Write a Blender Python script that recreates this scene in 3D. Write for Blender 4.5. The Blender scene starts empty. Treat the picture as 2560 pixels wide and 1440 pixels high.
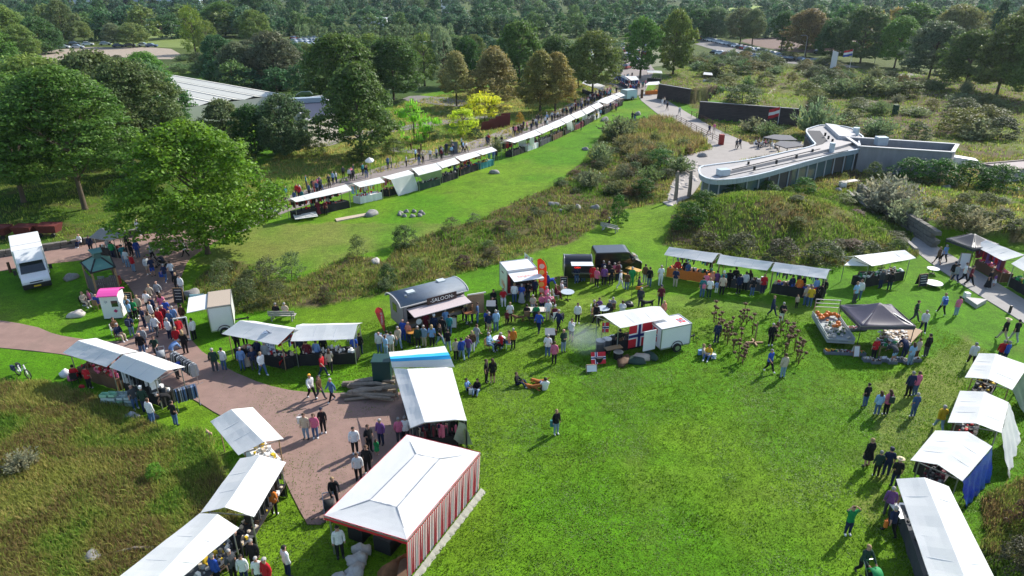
import bpy, math, random
import numpy as np
from mathutils import Vector
from mathutils.geometry import tessellate_polygon
R = random.Random(7)
NR = np.random.default_rng(11)
S = bpy.context.scene
C = S.collection
# ------------------------------------------------------------ camera, sky, sun, exposure
FPX, HOR, CH = 1707.0, -50.0, 23.5          # focal length and horizon row in photo pixels, camera height in m
TH = math.atan((720 - HOR) / FPX)
cam = bpy.data.objects.new('camera', bpy.data.cameras.new('camera')); C.objects.link(cam)
cam.data.sensor_width = 36; cam.data.lens = 36 * FPX / 2560
cam.location = (0, 0, CH); cam.rotation_euler = (math.pi / 2 - TH, 0, 0)
cam.data.clip_start = .5; cam.data.clip_end = 9000
S.camera = cam
SUN_AZ, SUN_EL = math.radians(43), math.radians(37)   # azimuth counter-clockwise from +X
W = bpy.data.worlds.new('World'); S.world = W; W.use_nodes = True
nt = W.node_tree; bg = nt.nodes['Background']
sky = nt.nodes.new('ShaderNodeTexSky'); sky.sky_type = 'NISHITA'; sky.sun_disc = False
sky.sun_elevation = SUN_EL; sky.sun_rotation = math.pi / 2 - SUN_AZ
sky.air_density = 1.0; sky.dust_density = 1.0
nt.links.new(sky.outputs[0], bg.inputs[0]); bg.inputs[1].default_value = .15
sl = bpy.data.lights.new('sun', 'SUN'); sl.energy = 4.5; sl.angle = math.radians(.5); sl.color = (1, .955, .87)
sun = bpy.data.objects.new('sun', sl); C.objects.link(sun)
sd = Vector((math.cos(SUN_AZ) * math.cos(SUN_EL), math.sin(SUN_AZ) * math.cos(SUN_EL), math.sin(SUN_EL)))
sun.rotation_euler = sd.to_track_quat('Z', 'Y').to_euler()
vs = S.view_settings; vs.view_transform = 'Standard'; vs.look = 'None'; vs.gamma = 1; vs.exposure = 0.56; vs.use_curve_mapping = False
S.cycles.max_bounces = 6; S.cycles.transparent_max_bounces = 4; S.cycles.volume_bounces = 0
S.cycles.diffuse_bounces = 3; S.cycles.glossy_bounces = 2; S.cycles.transmission_bounces = 4
S.cycles.use_denoising = True

# ------------------------------------------------------------ terrain height and photo-pixel rays
def sm(t): t = np.clip(t, 0, 1); return t * t * (3 - 2 * t)
def flat(px, py, z=0.0):
    x = (px - 1280) / FPX; y = (py - 720) / FPX
    d = (x, math.cos(TH) - y * math.sin(TH), -math.sin(TH) - y * math.cos(TH))
    t = (CH - z) / -d[2]
    return Vector((d[0] * t, d[1] * t, z))
WALLS = []   # retaining walls: a, b (world xy), height, ground behind reaches back `deep` m
def bump(x, y, cx, cy, rx, ry, h, ang=0, p=1.0):
    c, s = math.cos(ang), math.sin(ang); u = ((x - cx) * c + (y - cy) * s) / rx; v = (-(x - cx) * s + (y - cy) * c) / ry
    return h * sm(1.15 - (u * u + v * v) ** .5 * 1.0) ** p
def hz(x, y):
    x = np.asarray(x, float); y = np.asarray(y, float); z = np.zeros(np.broadcast(x, y).shape)
    z = np.maximum(z, bump(x, y, 27.2, 68.2, 12.5, 8.5, 2.9, -.12))
    z = z + .25 * bump(x, y, -2, 66, 16, 3.5, 1, .35) - .35 * bump(x, y, -11, 60, 16, 2.5, 1, .35)
    for a, b, h, deep in WALLS:
        ux, uy = b[0] - a[0], b[1] - a[1]; L = math.hypot(ux, uy); ux /= L; uy /= L
        s = ((x - a[0]) * ux + (y - a[1]) * uy) / L; d = -(x - a[0]) * uy + (y - a[1]) * ux
        z = np.maximum(z, h * sm(d / .9) * (1 - sm((d - deep * .3) / deep)) * sm(s / .06) * sm((1.0 - s) / .06))
    return z
def P(px, py, z=None):
    """world point seen at a photo pixel: on the terrain, or on the horizontal plane z"""
    if z is not None: return flat(px, py, z)
    p = flat(px, py, 0)
    for _ in range(12):
        h = float(hz(p.x, p.y)); q = flat(px, py, h); p = p * .4 + q * .6
    h = float(hz(p.x, p.y)); p.z = h
    return p
def pix(p):
    dx, dy, dz = p[0], p[1], p[2] - CH
    zc = dy * math.cos(TH) - dz * math.sin(TH); yc = -(dy * math.sin(TH) + dz * math.cos(TH))
    return 1280 + FPX * dx / zc, 720 + FPX * yc / zc, zc
def h_at(p, py):
    """height above p whose top is seen on photo row py"""
    t = (py - 720) / FPX; ang = TH + math.atan(t)
    return CH - p.y * math.tan(ang) - p.z
WALLS += [((flat(1643, 247)[0], flat(1643, 247)[1]), (flat(1722, 262)[0], flat(1722, 262)[1]), 3.0, 22),
          ((flat(1745, 297)[0], flat(1745, 297)[1]), (flat(1992, 318)[0], flat(1992, 318)[1]), 3.0, 30),
          ((flat(2318, 612)[0], flat(2318, 612)[1]), (flat(2142, 488)[0], flat(2142, 488)[1]), -1, 1)]
WALLS[2] = ((flat(2142, 492)[0], flat(2142, 492)[1]), (flat(2325, 612)[0], flat(2325, 612)[1]), 1.5, 16)

# ------------------------------------------------------------ objects
LM = []      # landmarks used in labels: (name, x, y)
PEND2 = []    # far things: label gets the picture column
PENDING = [] # things whose label gets its place at the end
def tag(o, label=None, cat=None, group=None, kind=None):
    if label: o['label'] = label
    if cat: o['category'] = cat
    if group: o['group'] = group
    if kind: o['kind'] = kind
    return o
def thing(name, loc, label, cat, group=None, lm=None, rz=0, auto=False):
    o = bpy.data.objects.new(name, None); C.objects.link(o); o.location = loc; o.rotation_euler = (0, 0, rz)
    o.empty_display_size = .2
    tag(o, label, cat, group)
    if lm: LM.append((lm, loc[0], loc[1]))
    if auto: PENDING.append(o)
    return o
def link(name, me, parent=None, loc=None, mats=None):
    o = bpy.data.objects.new(name, me); C.objects.link(o)
    if parent: o.parent = parent
    if loc is not None: o.location = loc
    return o
class MB:
    def __init__(s): s.v = []; s.f = []; s.m = []
    def add(s, vs, fs, m=0):
        k = len(s.v); s.v += [tuple(v) for v in vs]; s.f += [tuple(i + k for i in f) for f in fs]; s.m += [m] * len(fs); return s
    def prism(s, poly, dz, m=0, side=None):
        """poly of 3-D points extruded down/up by dz (float or vector)"""
        n = len(poly); d = Vector(dz) if hasattr(dz, '__len__') else Vector((0, 0, dz))
        a = [Vector(p) for p in poly]; b = [p + d for p in a]
        s.add(a + b, [tuple(range(n)), tuple(range(2 * n - 1, n - 1, -1))], m)
        s.add(a + b, [(i, (i + 1) % n, n + (i + 1) % n, n + i) for i in range(n)], m if side is None else side); return s
    def box(s, c, sz, rz=0, m=0):
        c = Vector(c); co, si = math.cos(rz), math.sin(rz); vs = []
        for z in (-.5, .5):
            for x, y in ((-.5, -.5), (.5, -.5), (.5, .5), (-.5, .5)):
                X, Y = x * sz[0], y * sz[1]; vs.append((c.x + X * co - Y * si, c.y + X * si + Y * co, c.z + z * sz[2]))
        return s.add(vs, [(3, 2, 1, 0), (4, 5, 6, 7), (0, 1, 5, 4), (1, 2, 6, 5), (2, 3, 7, 6), (3, 0, 4, 7)], m)
    def bar(s, a, b, w, h=None, m=0):
        a, b = Vector(a), Vector(b); d = b - a
        if d.length < 1e-6: return s
        h = h or w; d.normalize(); up = Vector((0, 0, 1)) if abs(d.z) < .95 else Vector((1, 0, 0))
        x = d.cross(up).normalized(); y = x.cross(d); vs = []
        for p in (a, b):
            for i, j in ((-1, -1), (1, -1), (1, 1), (-1, 1)): vs.append(p + x * i * w / 2 + y * j * h / 2)
        return s.add(vs, [(0, 1, 2, 3), (7, 6, 5, 4), (0, 4, 5, 1), (1, 5, 6, 2), (2, 6, 7, 3), (3, 7, 4, 0)], m)
    def tube(s, pts, rs, n=8, m=0, caps=True):
        pts = [Vector(p) for p in pts]; rs = rs if hasattr(rs, '__len__') else [rs] * len(pts); k = len(s.v)
        for i, p in enumerate(pts):
            d = (pts[min(i + 1, len(pts) - 1)] - pts[max(i - 1, 0)]).normalized()
            up = Vector((0, 0, 1)) if abs(d.z) < .9 else Vector((1, 0, 0)); x = d.cross(up).normalized(); y = d.cross(x)
            for j in range(n):
                t = j * 2 * math.pi / n; s.v.append(tuple(p + (x * math.cos(t) + y * math.sin(t)) * rs[i]))
        for i in range(len(pts) - 1):
            for j in range(n):
                a = k + i * n + j; b = k + i * n + (j + 1) % n; s.f.append((a, b, b + n, a + n)); s.m.append(m)
        if caps:
            s.f.append(tuple(k + j for j in range(n - 1, -1, -1))); s.f.append(tuple(k + (len(pts) - 1) * n + j for j in range(n))); s.m += [m, m]
        return s
    def ball(s, c, r, n=8, k=5, m=0, rot=0):
        c = Vector(c); r = r if hasattr(r, '__len__') else (r, r, r); vs = []; fs = []; co, si = math.cos(rot), math.sin(rot)
        for i in range(k + 1):
            a = math.pi * i / k
            for j in range(n):
                b = 2 * math.pi * j / n; x, y, z = math.sin(a) * math.cos(b) * r[0], math.sin(a) * math.sin(b) * r[1], math.cos(a) * r[2]
                vs.append((c.x + x * co - y * si, c.y + x * si + y * co, c.z + z))
        for i in range(k):
            for j in range(n):
                p, q = i * n + j, i * n + (j + 1) % n
                if i == 0: fs.append((p, p + n, q + n))
                elif i == k - 1: fs.append((p, p + n, q))
                else: fs.append((p, p + n, q + n, q))
        return s.add(vs, fs, m)
    def sheet(s, grid, th=.015, m=0):
        """grid[i][j] of points; a thin two-sided cloth with thickness th (downwards)"""
        a, b = len(grid), len(grid[0]); top = [Vector(p) for r in grid for p in r]; bot = [p - Vector((0, 0, th)) for p in top]; fs = []
        N = a * b
        for i in range(a - 1):
            for j in range(b - 1):
                q = (i * b + j, i * b + j + 1, (i + 1) * b + j + 1, (i + 1) * b + j); fs.append(q); fs.append(tuple(N + t for t in reversed(q)))
        rim = [j for j in range(b)] + [i * b + b - 1 for i in range(1, a)] + [(a - 1) * b + j for j in range(b - 2, -1, -1)] + [i * b for i in range(a - 2, 0, -1)]
        for i in range(len(rim)):
            p, q = rim[i], rim[(i + 1) % len(rim)]; fs.append((q, p, N + p, N + q))
        return s.add(top + bot, fs, m)
    def mesh(s, name, mats, org=(0, 0, 0), smooth=False):
        me = bpy.data.meshes.new(name); o = Vector(org)
        me.from_pydata([(v[0] - o.x, v[1] - o.y, v[2] - o.z) for v in s.v], [], s.f)
        for m in (mats if isinstance(mats, (list, tuple)) else [mats]): me.materials.append(m)
        me.polygons.foreach_set('material_index', s.m)
        if smooth: me.polygons.foreach_set('use_smooth', [True] * len(s.f))
        me.update(); return me
    def part(s, name, mats, parent, smooth=False):
        o = link(name, s.mesh(name, mats, parent.location, smooth), parent); return o
    def obj(s, name, mats, loc, label=None, cat=None, group=None, kind=None, smooth=False, lm=None, auto=False):
        o = link(name, s.mesh(name, mats, loc, smooth)); o.location = loc; tag(o, label, cat, group, kind)
        if lm: LM.append((lm, loc[0], loc[1]))
        if auto: PENDING.append(o)
        return o
def npmesh(name, V, F, mats, cols=None, smooth=False):
    """V (n,3), F (m,k) of equal sized faces"""
    me = bpy.data.meshes.new(name); me.vertices.add(len(V)); me.vertices.foreach_set('co', np.asarray(V, np.float32).ravel())
    m, k = F.shape; me.loops.add(m * k); me.loops.foreach_set('vertex_index', F.astype(np.int32).ravel())
    me.polygons.add(m); me.polygons.foreach_set('loop_start', np.arange(0, m * k, k, dtype=np.int32))
    me.update(calc_edges=True); me.validate()
    if cols is not None:
        a = me.color_attributes.new('col', 'FLOAT_COLOR', 'POINT'); c = np.ones((len(V), 4), np.float32); c[:, :3] = cols; a.data.foreach_set('color', c.ravel())
    for x in (mats if isinstance(mats, (list, tuple)) else [mats]): me.materials.append(x)
    if smooth: me.polygons.foreach_set('use_smooth', np.ones(m, bool))
    return me

# ------------------------------------------------------------ materials
MC = {}
def mat(name, col=(.5, .5, .5), rough=.6, metal=0, spec=.4, noise=0, nscale=8, bumpy=0, emit=None, trans=0, coat=0, objcol=False, alpha=1, coord='Object', stretch=None, wear=0):
    if name in MC: return MC[name]
    m = bpy.data.materials.new(name); m.use_nodes = True; n = m.node_tree.nodes; l = m.node_tree.links; b = n['Principled BSDF']
    b.inputs['Roughness'].default_value = rough; b.inputs['Metallic'].default_value = metal; b.inputs['Specular IOR Level'].default_value = spec
    b.inputs['Coat Weight'].default_value = coat
    src = None
    if objcol: oi = n.new('ShaderNodeObjectInfo'); src = oi.outputs['Color']
    if noise or bumpy or wear:
        tc = n.new('ShaderNodeTexCoord'); mp = n.new('ShaderNodeMapping'); l.new(tc.outputs[coord], mp.inputs[0])
        if stretch: mp.inputs['Scale'].default_value = stretch
        nz = n.new('ShaderNodeTexNoise'); nz.inputs['Scale'].default_value = nscale; nz.inputs['Detail'].default_value = 5; nz.inputs['Roughness'].default_value = .65; l.new(mp.outputs[0], nz.inputs[0])
    if noise:
        mr = n.new('ShaderNodeMapRange'); l.new(nz.outputs[0], mr.inputs[0]); mr.inputs[1].default_value = .25; mr.inputs[2].default_value = .75; mr.inputs[3].default_value = 1 - noise; mr.inputs[4].default_value = 1 + noise
        mx = n.new('ShaderNodeVectorMath'); mx.operation = 'SCALE'
        if src: l.new(src, mx.inputs[0])
        else: mx.inputs[0].default_value = col[:3]
        l.new(mr.outputs[0], mx.inputs['Scale']); src = mx.outputs[0]
    if wear:
        n2 = n.new('ShaderNodeTexNoise'); n2.inputs['Scale'].default_value = nscale * .3; n2.inputs['Detail'].default_value = 4; l.new(mp.outputs[0], n2.inputs[0])
        r2 = n.new('ShaderNodeMapRange'); l.new(n2.outputs[0], r2.inputs[0]); r2.inputs[1].default_value = .55; r2.inputs[2].default_value = .75; r2.inputs[3].default_value = 0; r2.inputs[4].default_value = wear
        m3 = n.new('ShaderNodeMix'); m3.data_type = 'RGBA'; l.new(r2.outputs[0], m3.inputs[0])
        if src: l.new(src, m3.inputs[6])
        else: m3.inputs[6].default_value = (*col[:3], 1)
        m3.inputs[7].default_value = (.16, .15, .11, 1); src = m3.outputs[2]
    if src: l.new(src, b.inputs['Base Color'])
    else: b.inputs['Base Color'].default_value = (*col[:3], 1)
    if bumpy:
        bp = n.new('ShaderNodeBump'); bp.inputs['Strength'].default_value = bumpy; bp.inputs['Distance'].default_value = .05; l.new(nz.outputs[0], bp.inputs['Height']); l.new(bp.outputs[0], b.inputs['Normal'])
    if emit: b.inputs['Emission Color'].default_value = (*emit[:3], 1); b.inputs['Emission Strength'].default_value = emit[3]
    if alpha < 1: b.inputs['Alpha'].default_value = alpha
    if trans:
        tr = n.new('ShaderNodeBsdfTranslucent'); mx2 = n.new('ShaderNodeMixShader'); mx2.inputs[0].default_value = trans
        if src: l.new(src, tr.inputs[0])
        else: tr.inputs[0].default_value = (*col[:3], 1)
        l.new(b.outputs[0], mx2.inputs[1]); l.new(tr.outputs[0], mx2.inputs[2]); l.new(mx2.outputs[0], n['Material Output'].inputs[0])
    MC[name] = m; return m
def leafmat(name, trans=.45, spread=.5, warm=.3):
    m = bpy.data.materials.new(name); m.use_nodes = True; n = m.node_tree.nodes; l = m.node_tree.links; b = n['Principled BSDF']
    b.inputs['Roughness'].default_value = .55; b.inputs['Specular IOR Level'].default_value = .35
    oi = n.new('ShaderNodeObjectInfo'); ge = n.new('ShaderNodeNewGeometry')
    mr = n.new('ShaderNodeMapRange'); l.new(ge.outputs['Random Per Island'], mr.inputs[0]); mr.inputs[3].default_value = 1 - spread; mr.inputs[4].default_value = 1 + spread
    sc = n.new('ShaderNodeVectorMath'); sc.operation = 'SCALE'; l.new(oi.outputs['Color'], sc.inputs[0]); l.new(mr.outputs[0], sc.inputs['Scale'])
    tc = n.new('ShaderNodeTexCoord'); nz = n.new('ShaderNodeTexNoise'); nz.inputs['Scale'].default_value = 3.5; nz.inputs['Detail'].default_value = 2; l.new(tc.outputs['Object'], nz.inputs[0])
    r2 = n.new('ShaderNodeMapRange'); l.new(nz.outputs[0], r2.inputs[0]); r2.inputs[1].default_value = .45; r2.inputs[2].default_value = .7; r2.inputs[3].default_value = 0; r2.inputs[4].default_value = warm
    mx = n.new('ShaderNodeMix'); mx.data_type = 'RGBA'; mx.blend_type = 'MULTIPLY'; l.new(r2.outputs[0], mx.inputs[0]); l.new(sc.outputs[0], mx.inputs[6]); mx.inputs[7].default_value = (1.9, 1.25, .7, 1)
    l.new(mx.outputs[2], b.inputs['Base Color']); tr = n.new('ShaderNodeBsdfTranslucent'); l.new(mx.outputs[2], tr.inputs[0])
    ms = n.new('ShaderNodeMixShader'); ms.inputs[0].default_value = trans; l.new(b.outputs[0], ms.inputs[1]); l.new(tr.outputs[0], ms.inputs[2]); l.new(ms.outputs[0], n['Material Output'].inputs[0])
    return m
def colmat(name, trans=.25, spread=.35):
    """colour from the mesh attribute 'col', varied per island"""
    m = bpy.data.materials.new(name); m.use_nodes = True; n = m.node_tree.nodes; l = m.node_tree.links; b = n['Principled BSDF']
    b.inputs['Roughness'].default_value = .7; b.inputs['Specular IOR Level'].default_value = .25
    at = n.new('ShaderNodeVertexColor'); at.layer_name = 'col'; ge = n.new('ShaderNodeNewGeometry')
    mr = n.new('ShaderNodeMapRange'); l.new(ge.outputs['Random Per Island'], mr.inputs[0]); mr.inputs[3].default_value = 1 - spread; mr.inputs[4].default_value = 1 + spread
    sc = n.new('ShaderNodeVectorMath'); sc.operation = 'SCALE'; l.new(at.outputs[0], sc.inputs[0]); l.new(mr.outputs[0], sc.inputs['Scale']); l.new(sc.outputs[0], b.inputs['Base Color'])
    tr = n.new('ShaderNodeBsdfTranslucent'); l.new(sc.outputs[0], tr.inputs[0]); ms = n.new('ShaderNodeMixShader'); ms.inputs[0].default_value = trans
    l.new(b.outputs[0], ms.inputs[1]); l.new(tr.outputs[0], ms.inputs[2]); l.new(ms.outputs[0], n['Material Output'].inputs[0])
    return m
LEAF = leafmat('leaf_foliage'); TUFT = colmat('grass_blades', .58)
BARK = mat('bark', (.10, .075, .05), .9, noise=.4, nscale=4, bumpy=.5)
CANVAS = mat('white_canvas', (.90, .90, .89), .55, noise=.03, nscale=1.2, bumpy=.3, trans=.42, wear=.05)
STEEL = mat('galvanised_steel', (.42, .43, .44), .35, metal=.8)
DARKM = mat('dark_metal', (.03, .03, .033), .4, metal=.4)
WOODM = mat('wood', (.30, .19, .10), .7, noise=.3, nscale=10, stretch=(1, 6, 1))
WHITEP = mat('white_paint', (.78, .78, .77), .35, noise=.03, nscale=3, wear=.08, coat=.2)
RUBBER = mat('black_rubber', (.02, .02, .02), .8)
GLASSD = mat('dark_glass', (.015, .02, .022), .08, spec=.8, coat=.5)
CLOTH = mat('fabric', rough=.85, noise=.18, nscale=14, bumpy=.3, objcol=True, spec=.2)
PAINT = mat('paint_coat', rough=.3, objcol=True, coat=.6)
# ------------------------------------------------------------ ground
def poly_px(pts): return [P(*p) for p in pts]
def inpoly(x, y, poly):
    r = np.zeros(x.shape, bool); n = len(poly)
    for i in range(n):
        x1, y1 = poly[i][0], poly[i][1]; x2, y2 = poly[(i + 1) % n][0], poly[(i + 1) % n][1]
        if y1 == y2: continue
        c = ((y1 > y) != (y2 > y)) & (x < (x2 - x1) * (y - y1) / (y2 - y1) + x1); r ^= c
    return r
def vnoise(x, y, s, seed=0):
    x = x / s + seed * 17.3; y = y / s - seed * 9.1; ix, iy = np.floor(x), np.floor(y); fx, fy = sm(x - ix), sm(y - iy)
    def h(a, b): t = np.sin(a * 127.1 + b * 311.7 + seed) * 43758.5453; return t - np.floor(t)
    return (h(ix, iy) * (1 - fx) + h(ix + 1, iy) * fx) * (1 - fy) + (h(ix, iy + 1) * (1 - fx) + h(ix + 1, iy + 1) * fx) * fy
def fbm(x, y, s, seed=0): return .5 * vnoise(x, y, s, seed) + .3 * vnoise(x, y, s / 2.1, seed + 1) + .2 * vnoise(x, y, s / 4.3, seed + 2)
REG = {
 'meadow': [(-80, 962), (0, 962), (110, 958), (190, 985), (300, 1015), (360, 1060), (440, 1085), (500, 1080), (540, 1130), (560, 1200), (600, 1300), (420, 1500), (-80, 1500)],
 'strip': [(455, 760), (500, 700), (560, 655), (640, 672), (720, 712), (800, 672), (880, 640), (960, 655), (1000, 622), (1100, 580), (1200, 552), (1300, 500), (1385, 470), (1440, 430), (1480, 375), (1520, 320), (1600, 298), (1700, 310), (1790, 365), (1700, 400), (1720, 470), (1690, 500), (1560, 525), (1500, 560), (1440, 600), (1300, 642), (1200, 672), (1050, 712), (940, 745), (760, 765), (620, 785), (560, 780)],
 'hill': [(1660, 610), (1690, 560), (1700, 505), (1760, 470), (2000, 455), (2130, 470), (2280, 590), (2300, 640), (2200, 660), (1980, 665), (1850, 645), (1700, 625)],
 'heathNE': [(1640, 215), (1720, 150), (1950, 165), (2150, 175), (2640, 200), (2640, 590), (2480, 600), (2360, 590), (2310, 590), (2140, 480), (2400, 440), (2100, 350), (1900, 310), (1760, 290), (1720, 262), (1650, 250)],
 'heathE': [(1700, 300), (1990, 318), (2400, 380), (2640, 420), (2640, 620), (2340, 600), (2150, 480), (1740, 500), (1700, 420)],
 'garden': [(640, 420), (760, 350), (900, 330), (1000, 260), (1200, 220), (1500, 200), (1560, 225), (1240, 360), (1000, 420), (880, 450), (640, 520), (600, 480)],
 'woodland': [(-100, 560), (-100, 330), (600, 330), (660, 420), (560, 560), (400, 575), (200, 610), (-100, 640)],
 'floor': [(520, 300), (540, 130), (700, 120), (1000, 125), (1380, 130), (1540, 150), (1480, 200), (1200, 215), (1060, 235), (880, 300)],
 'corner': [(2470, 1250), (2640, 1180), (2640, 1500), (2480, 1500)],
 'dry1': [(480, 655), (640, 560), (900, 555), (1180, 560), (1000, 620), (880, 640), (700, 700)],
 'dry3': [(1300, 740), (1700, 745), (2120, 770), (2060, 800), (1700, 790), (1480, 850), (1340, 900), (1240, 870)],
 'dry2': [(2200, 950), (2440, 840), (2480, 900), (2300, 1150), (2120, 1250), (2230, 1350), (2180, 1250)],
}
GC = dict(lawn=(.068, .185, .003), lawn2=(.125, .215, .010), olive=(.12, .125, .03), brown=(.12, .085, .035), heather=(.085, .055, .035), dark=(.035, .06, .015), straw=(.22, .18, .07), moss=(.11, .15, .02))
def ground_colour(x, y):
    n1 = fbm(x, y, 9, 1); n2 = fbm(x, y, 2.4, 4); n3 = fbm(x, y, 28, 7); n4 = vnoise(x, y, .7, 9)
    jx, jy = x + (n2 - .5) * 1.6, y + (fbm(x, y, 2.4, 14) - .5) * 1.6
    A = lambda k: np.array(GC[k])[None]
    mixc = lambda c, k, t: c * (1 - t[:, None]) + A(k) * t[:, None]
    c = np.repeat(A('lawn'), len(x), 0); c = mixc(c, 'lawn2', sm((n1 - .35) * 2.6) * .75); c = mixc(c, 'olive', sm((n2 - .62) * 4) * .35)
    c *= (.82 + .36 * n4)[:, None]
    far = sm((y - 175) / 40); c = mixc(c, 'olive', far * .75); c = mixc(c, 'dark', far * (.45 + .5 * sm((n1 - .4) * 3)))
    W = {k: inpoly(jx, jy, [P(*q, z=0) for q in v]).astype(float) for k, v in REG.items()}
    c = mixc(c, 'straw', W['dry1'] * sm((n1 - .3) * 2.5) * .45); c = mixc(c, 'olive', W['dry1'] * .12)
    c = mixc(c, 'straw', W['dry2'] * (.25 + .3 * n2))
    c = mixc(c, 'straw', W['dry3'] * .35 * n2)
    for k in ('strip', 'hill', 'heathNE', 'heathE', 'meadow', 'corner'):
        w = W[k]; c = mixc(c, 'moss', w); c = mixc(c, 'olive', w * sm((n2 - .35) * 3)); c = mixc(c, 'heather', w * sm((n1 - .42) * 5) * .85); c = mixc(c, 'brown', w * sm((fbm(x, y, 4, 22) - .5) * 5) * .7)
    c = mixc(c, 'lawn2', W['garden'] * .6); c = mixc(c, 'olive', W['garden'] * .6 * n1); c = mixc(c, 'straw', W['garden'] * sm((n3 - .45) * 4) * .5)
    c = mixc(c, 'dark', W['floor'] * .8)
    c = mixc(c, 'dark', W['woodland'] * .6); c = mixc(c, 'brown', W['woodland'] * sm((n2 - .45) * 3) * .6)  # dark tone paints the shade under the trees into the ground; brown patches vary
    return c, W
def cat_axis(fine, a, b, step, outer):
    return np.unique(np.concatenate([np.arange(a, b + step, step), outer]))
xs = cat_axis(0, -62, 88, .55, np.concatenate([-np.geomspace(64, 5000, 40), np.geomspace(90, 5000, 40)]))
ys = cat_axis(0, 12, 175, .6, np.concatenate([np.linspace(-60, 11, 14), np.geomspace(178, 7000, 55)]))
GX, GY = np.meshgrid(xs, ys); gx, gy = GX.ravel(), GY.ravel(); gz = hz(gx, gy)
gz = gz + (fbm(gx, gy, 1.3, 31) - .5) * .05
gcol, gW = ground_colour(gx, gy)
PAVX = [P(*q, z=0) for q in ((1592, 243), (1612, 228), (1640, 233), (1700, 272), (1800, 328), (1880, 362), (2010, 352), (2010, 372), (1830, 408), (1770, 440), (1745, 480), (1720, 508), (1660, 510), (1672, 480), (1690, 430), (1690, 395), (1790, 372), (1700, 322), (1650, 290))]
PAVY = [P(*q, z=0) for q in ((2268, 612), (2290, 588), (2312, 598), (2400, 652), (2650, 805), (2650, 868), (2330, 662))]
rough_reg = np.maximum.reduce([gW[k] for k in ('strip', 'hill', 'heathNE', 'heathE', 'meadow', 'corner')]) * ~(inpoly(gx, gy, PAVX) | inpoly(gx, gy, PAVY))
gz = gz + rough_reg * (fbm(gx, gy, 1.6, 41) - .3) * .35
nx, ny = len(xs), len(ys); ii = (np.arange(ny - 1)[:, None] * nx + np.arange(nx - 1)[None]).ravel()
GM = bpy.data.materials.new('ground_cover'); GM.use_nodes = True; n = GM.node_tree.nodes; l = GM.node_tree.links; b = n['Principled BSDF']; b.inputs['Roughness'].default_value = .9; b.inputs['Specular IOR Level'].default_value = .15
at = n.new('ShaderNodeVertexColor'); at.layer_name = 'col'; tc = n.new('ShaderNodeTexCoord')
acc = None
for sc_, lo, hi in ((9.0, .55, 1.5), (2.2, .72, 1.28), (.35, .86, 1.14)):
    nz = n.new('ShaderNodeTexNoise'); nz.inputs['Scale'].default_value = sc_; nz.inputs['Detail'].default_value = 4; nz.inputs['Roughness'].default_value = .7; l.new(tc.outputs['Object'], nz.inputs[0])
    mr = n.new('ShaderNodeMapRange'); mr.inputs[1].default_value = .3; mr.inputs[2].default_value = .7; mr.inputs[3].default_value = lo; mr.inputs[4].default_value = hi; l.new(nz.outputs[0], mr.inputs[0])
    vm = n.new('ShaderNodeVectorMath'); vm.operation = 'SCALE'; l.new(acc or at.outputs[0], vm.inputs[0]); l.new(mr.outputs[0], vm.inputs['Scale']); acc = vm.outputs[0]
    if sc_ == 9.0: fine = nz
bp = n.new('ShaderNodeBump'); bp.inputs['Strength'].default_value = .9; bp.inputs['Distance'].default_value = .07; l.new(fine.outputs[0], bp.inputs['Height']); l.new(bp.outputs[0], b.inputs['Normal'])
l.new(acc, b.inputs['Base Color'])
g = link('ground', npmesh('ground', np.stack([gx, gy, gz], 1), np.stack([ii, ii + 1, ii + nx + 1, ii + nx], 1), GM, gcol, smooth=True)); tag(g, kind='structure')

# ------------------------------------------------------------ paths and paved areas
RED = mat('red_asphalt', (.265, .170, .140), .9, noise=.16, nscale=1.3, bumpy=.25, wear=.25)
GREYP = mat('grey_asphalt', (.20, .185, .175), .9, noise=.15, nscale=1.2, bumpy=.25)
PALE = mat('pale_concrete', (.32, .29, .265), .85, noise=.12, nscale=.8, bumpy=.2, wear=.15)
SAND = mat('sandy_ground', (.33, .27, .21), .95, noise=.2, nscale=.7, bumpy=.3)
def smooth_poly(pts, k=2):
    for _ in range(k):
        q = []
        for i in range(len(pts)):
            a, b_ = pts[i], pts[(i + 1) % len(pts)]; q += [(a[0] * .8 + b_[0] * .2, a[1] * .8 + b_[1] * .2), (a[0] * .2 + b_[0] * .8, a[1] * .2 + b_[1] * .8)]
        pts = q
    return pts
def paved(name, pts, m, dz, k=1):
    w = [P(*q) for q in smooth_poly(pts, k)]; w = [Vector((p.x, p.y, p.z + dz)) for p in w]
    tris = tessellate_polygon([[Vector((p.x, p.y, 0)) for p in w]]); mb = MB(); mb.add(w, tris); n_ = len(w)
    mb.add(w + [p - Vector((0, 0, .2)) for p in w], [(i, (i + 1) % n_, n_ + (i + 1) % n_, n_ + i) for i in range(n_)])
    o = mb.obj(name, m, w[0], kind='structure'); me = o.data
    import bmesh
    bm = bmesh.new(); bm.from_mesh(me); bmesh.ops.recalc_face_normals(bm, faces=bm.faces)
    up = sum(f.normal.z * f.calc_area() for f in bm.faces)
    if up < 0: bmesh.ops.reverse_faces(bm, faces=bm.faces)
    bm.to_mesh(me); bm.free(); return o
paved('red_path', [(-90, 645), (120, 624), (215, 613), (300, 592), (425, 573), (560, 560), (575, 585), (505, 625), (470, 650), (450, 700), (438, 740), (450, 790), (487, 867), (575, 927), (660, 962), (740, 980), (865, 985), (930, 978), (1060, 985), (1110, 1100), (900, 1262), (776, 1325), (740, 1260), (706, 1187), (655, 1090), (545, 1037), (490, 1002), (400, 960), (250, 905), (130, 882), (-90, 862), (-90, 788), (85, 815), (140, 838), (215, 850), (300, 856), (338, 842), (350, 800), (338, 740), (310, 700), (240, 648), (145, 657), (-90, 692)], RED, .045)
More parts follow.
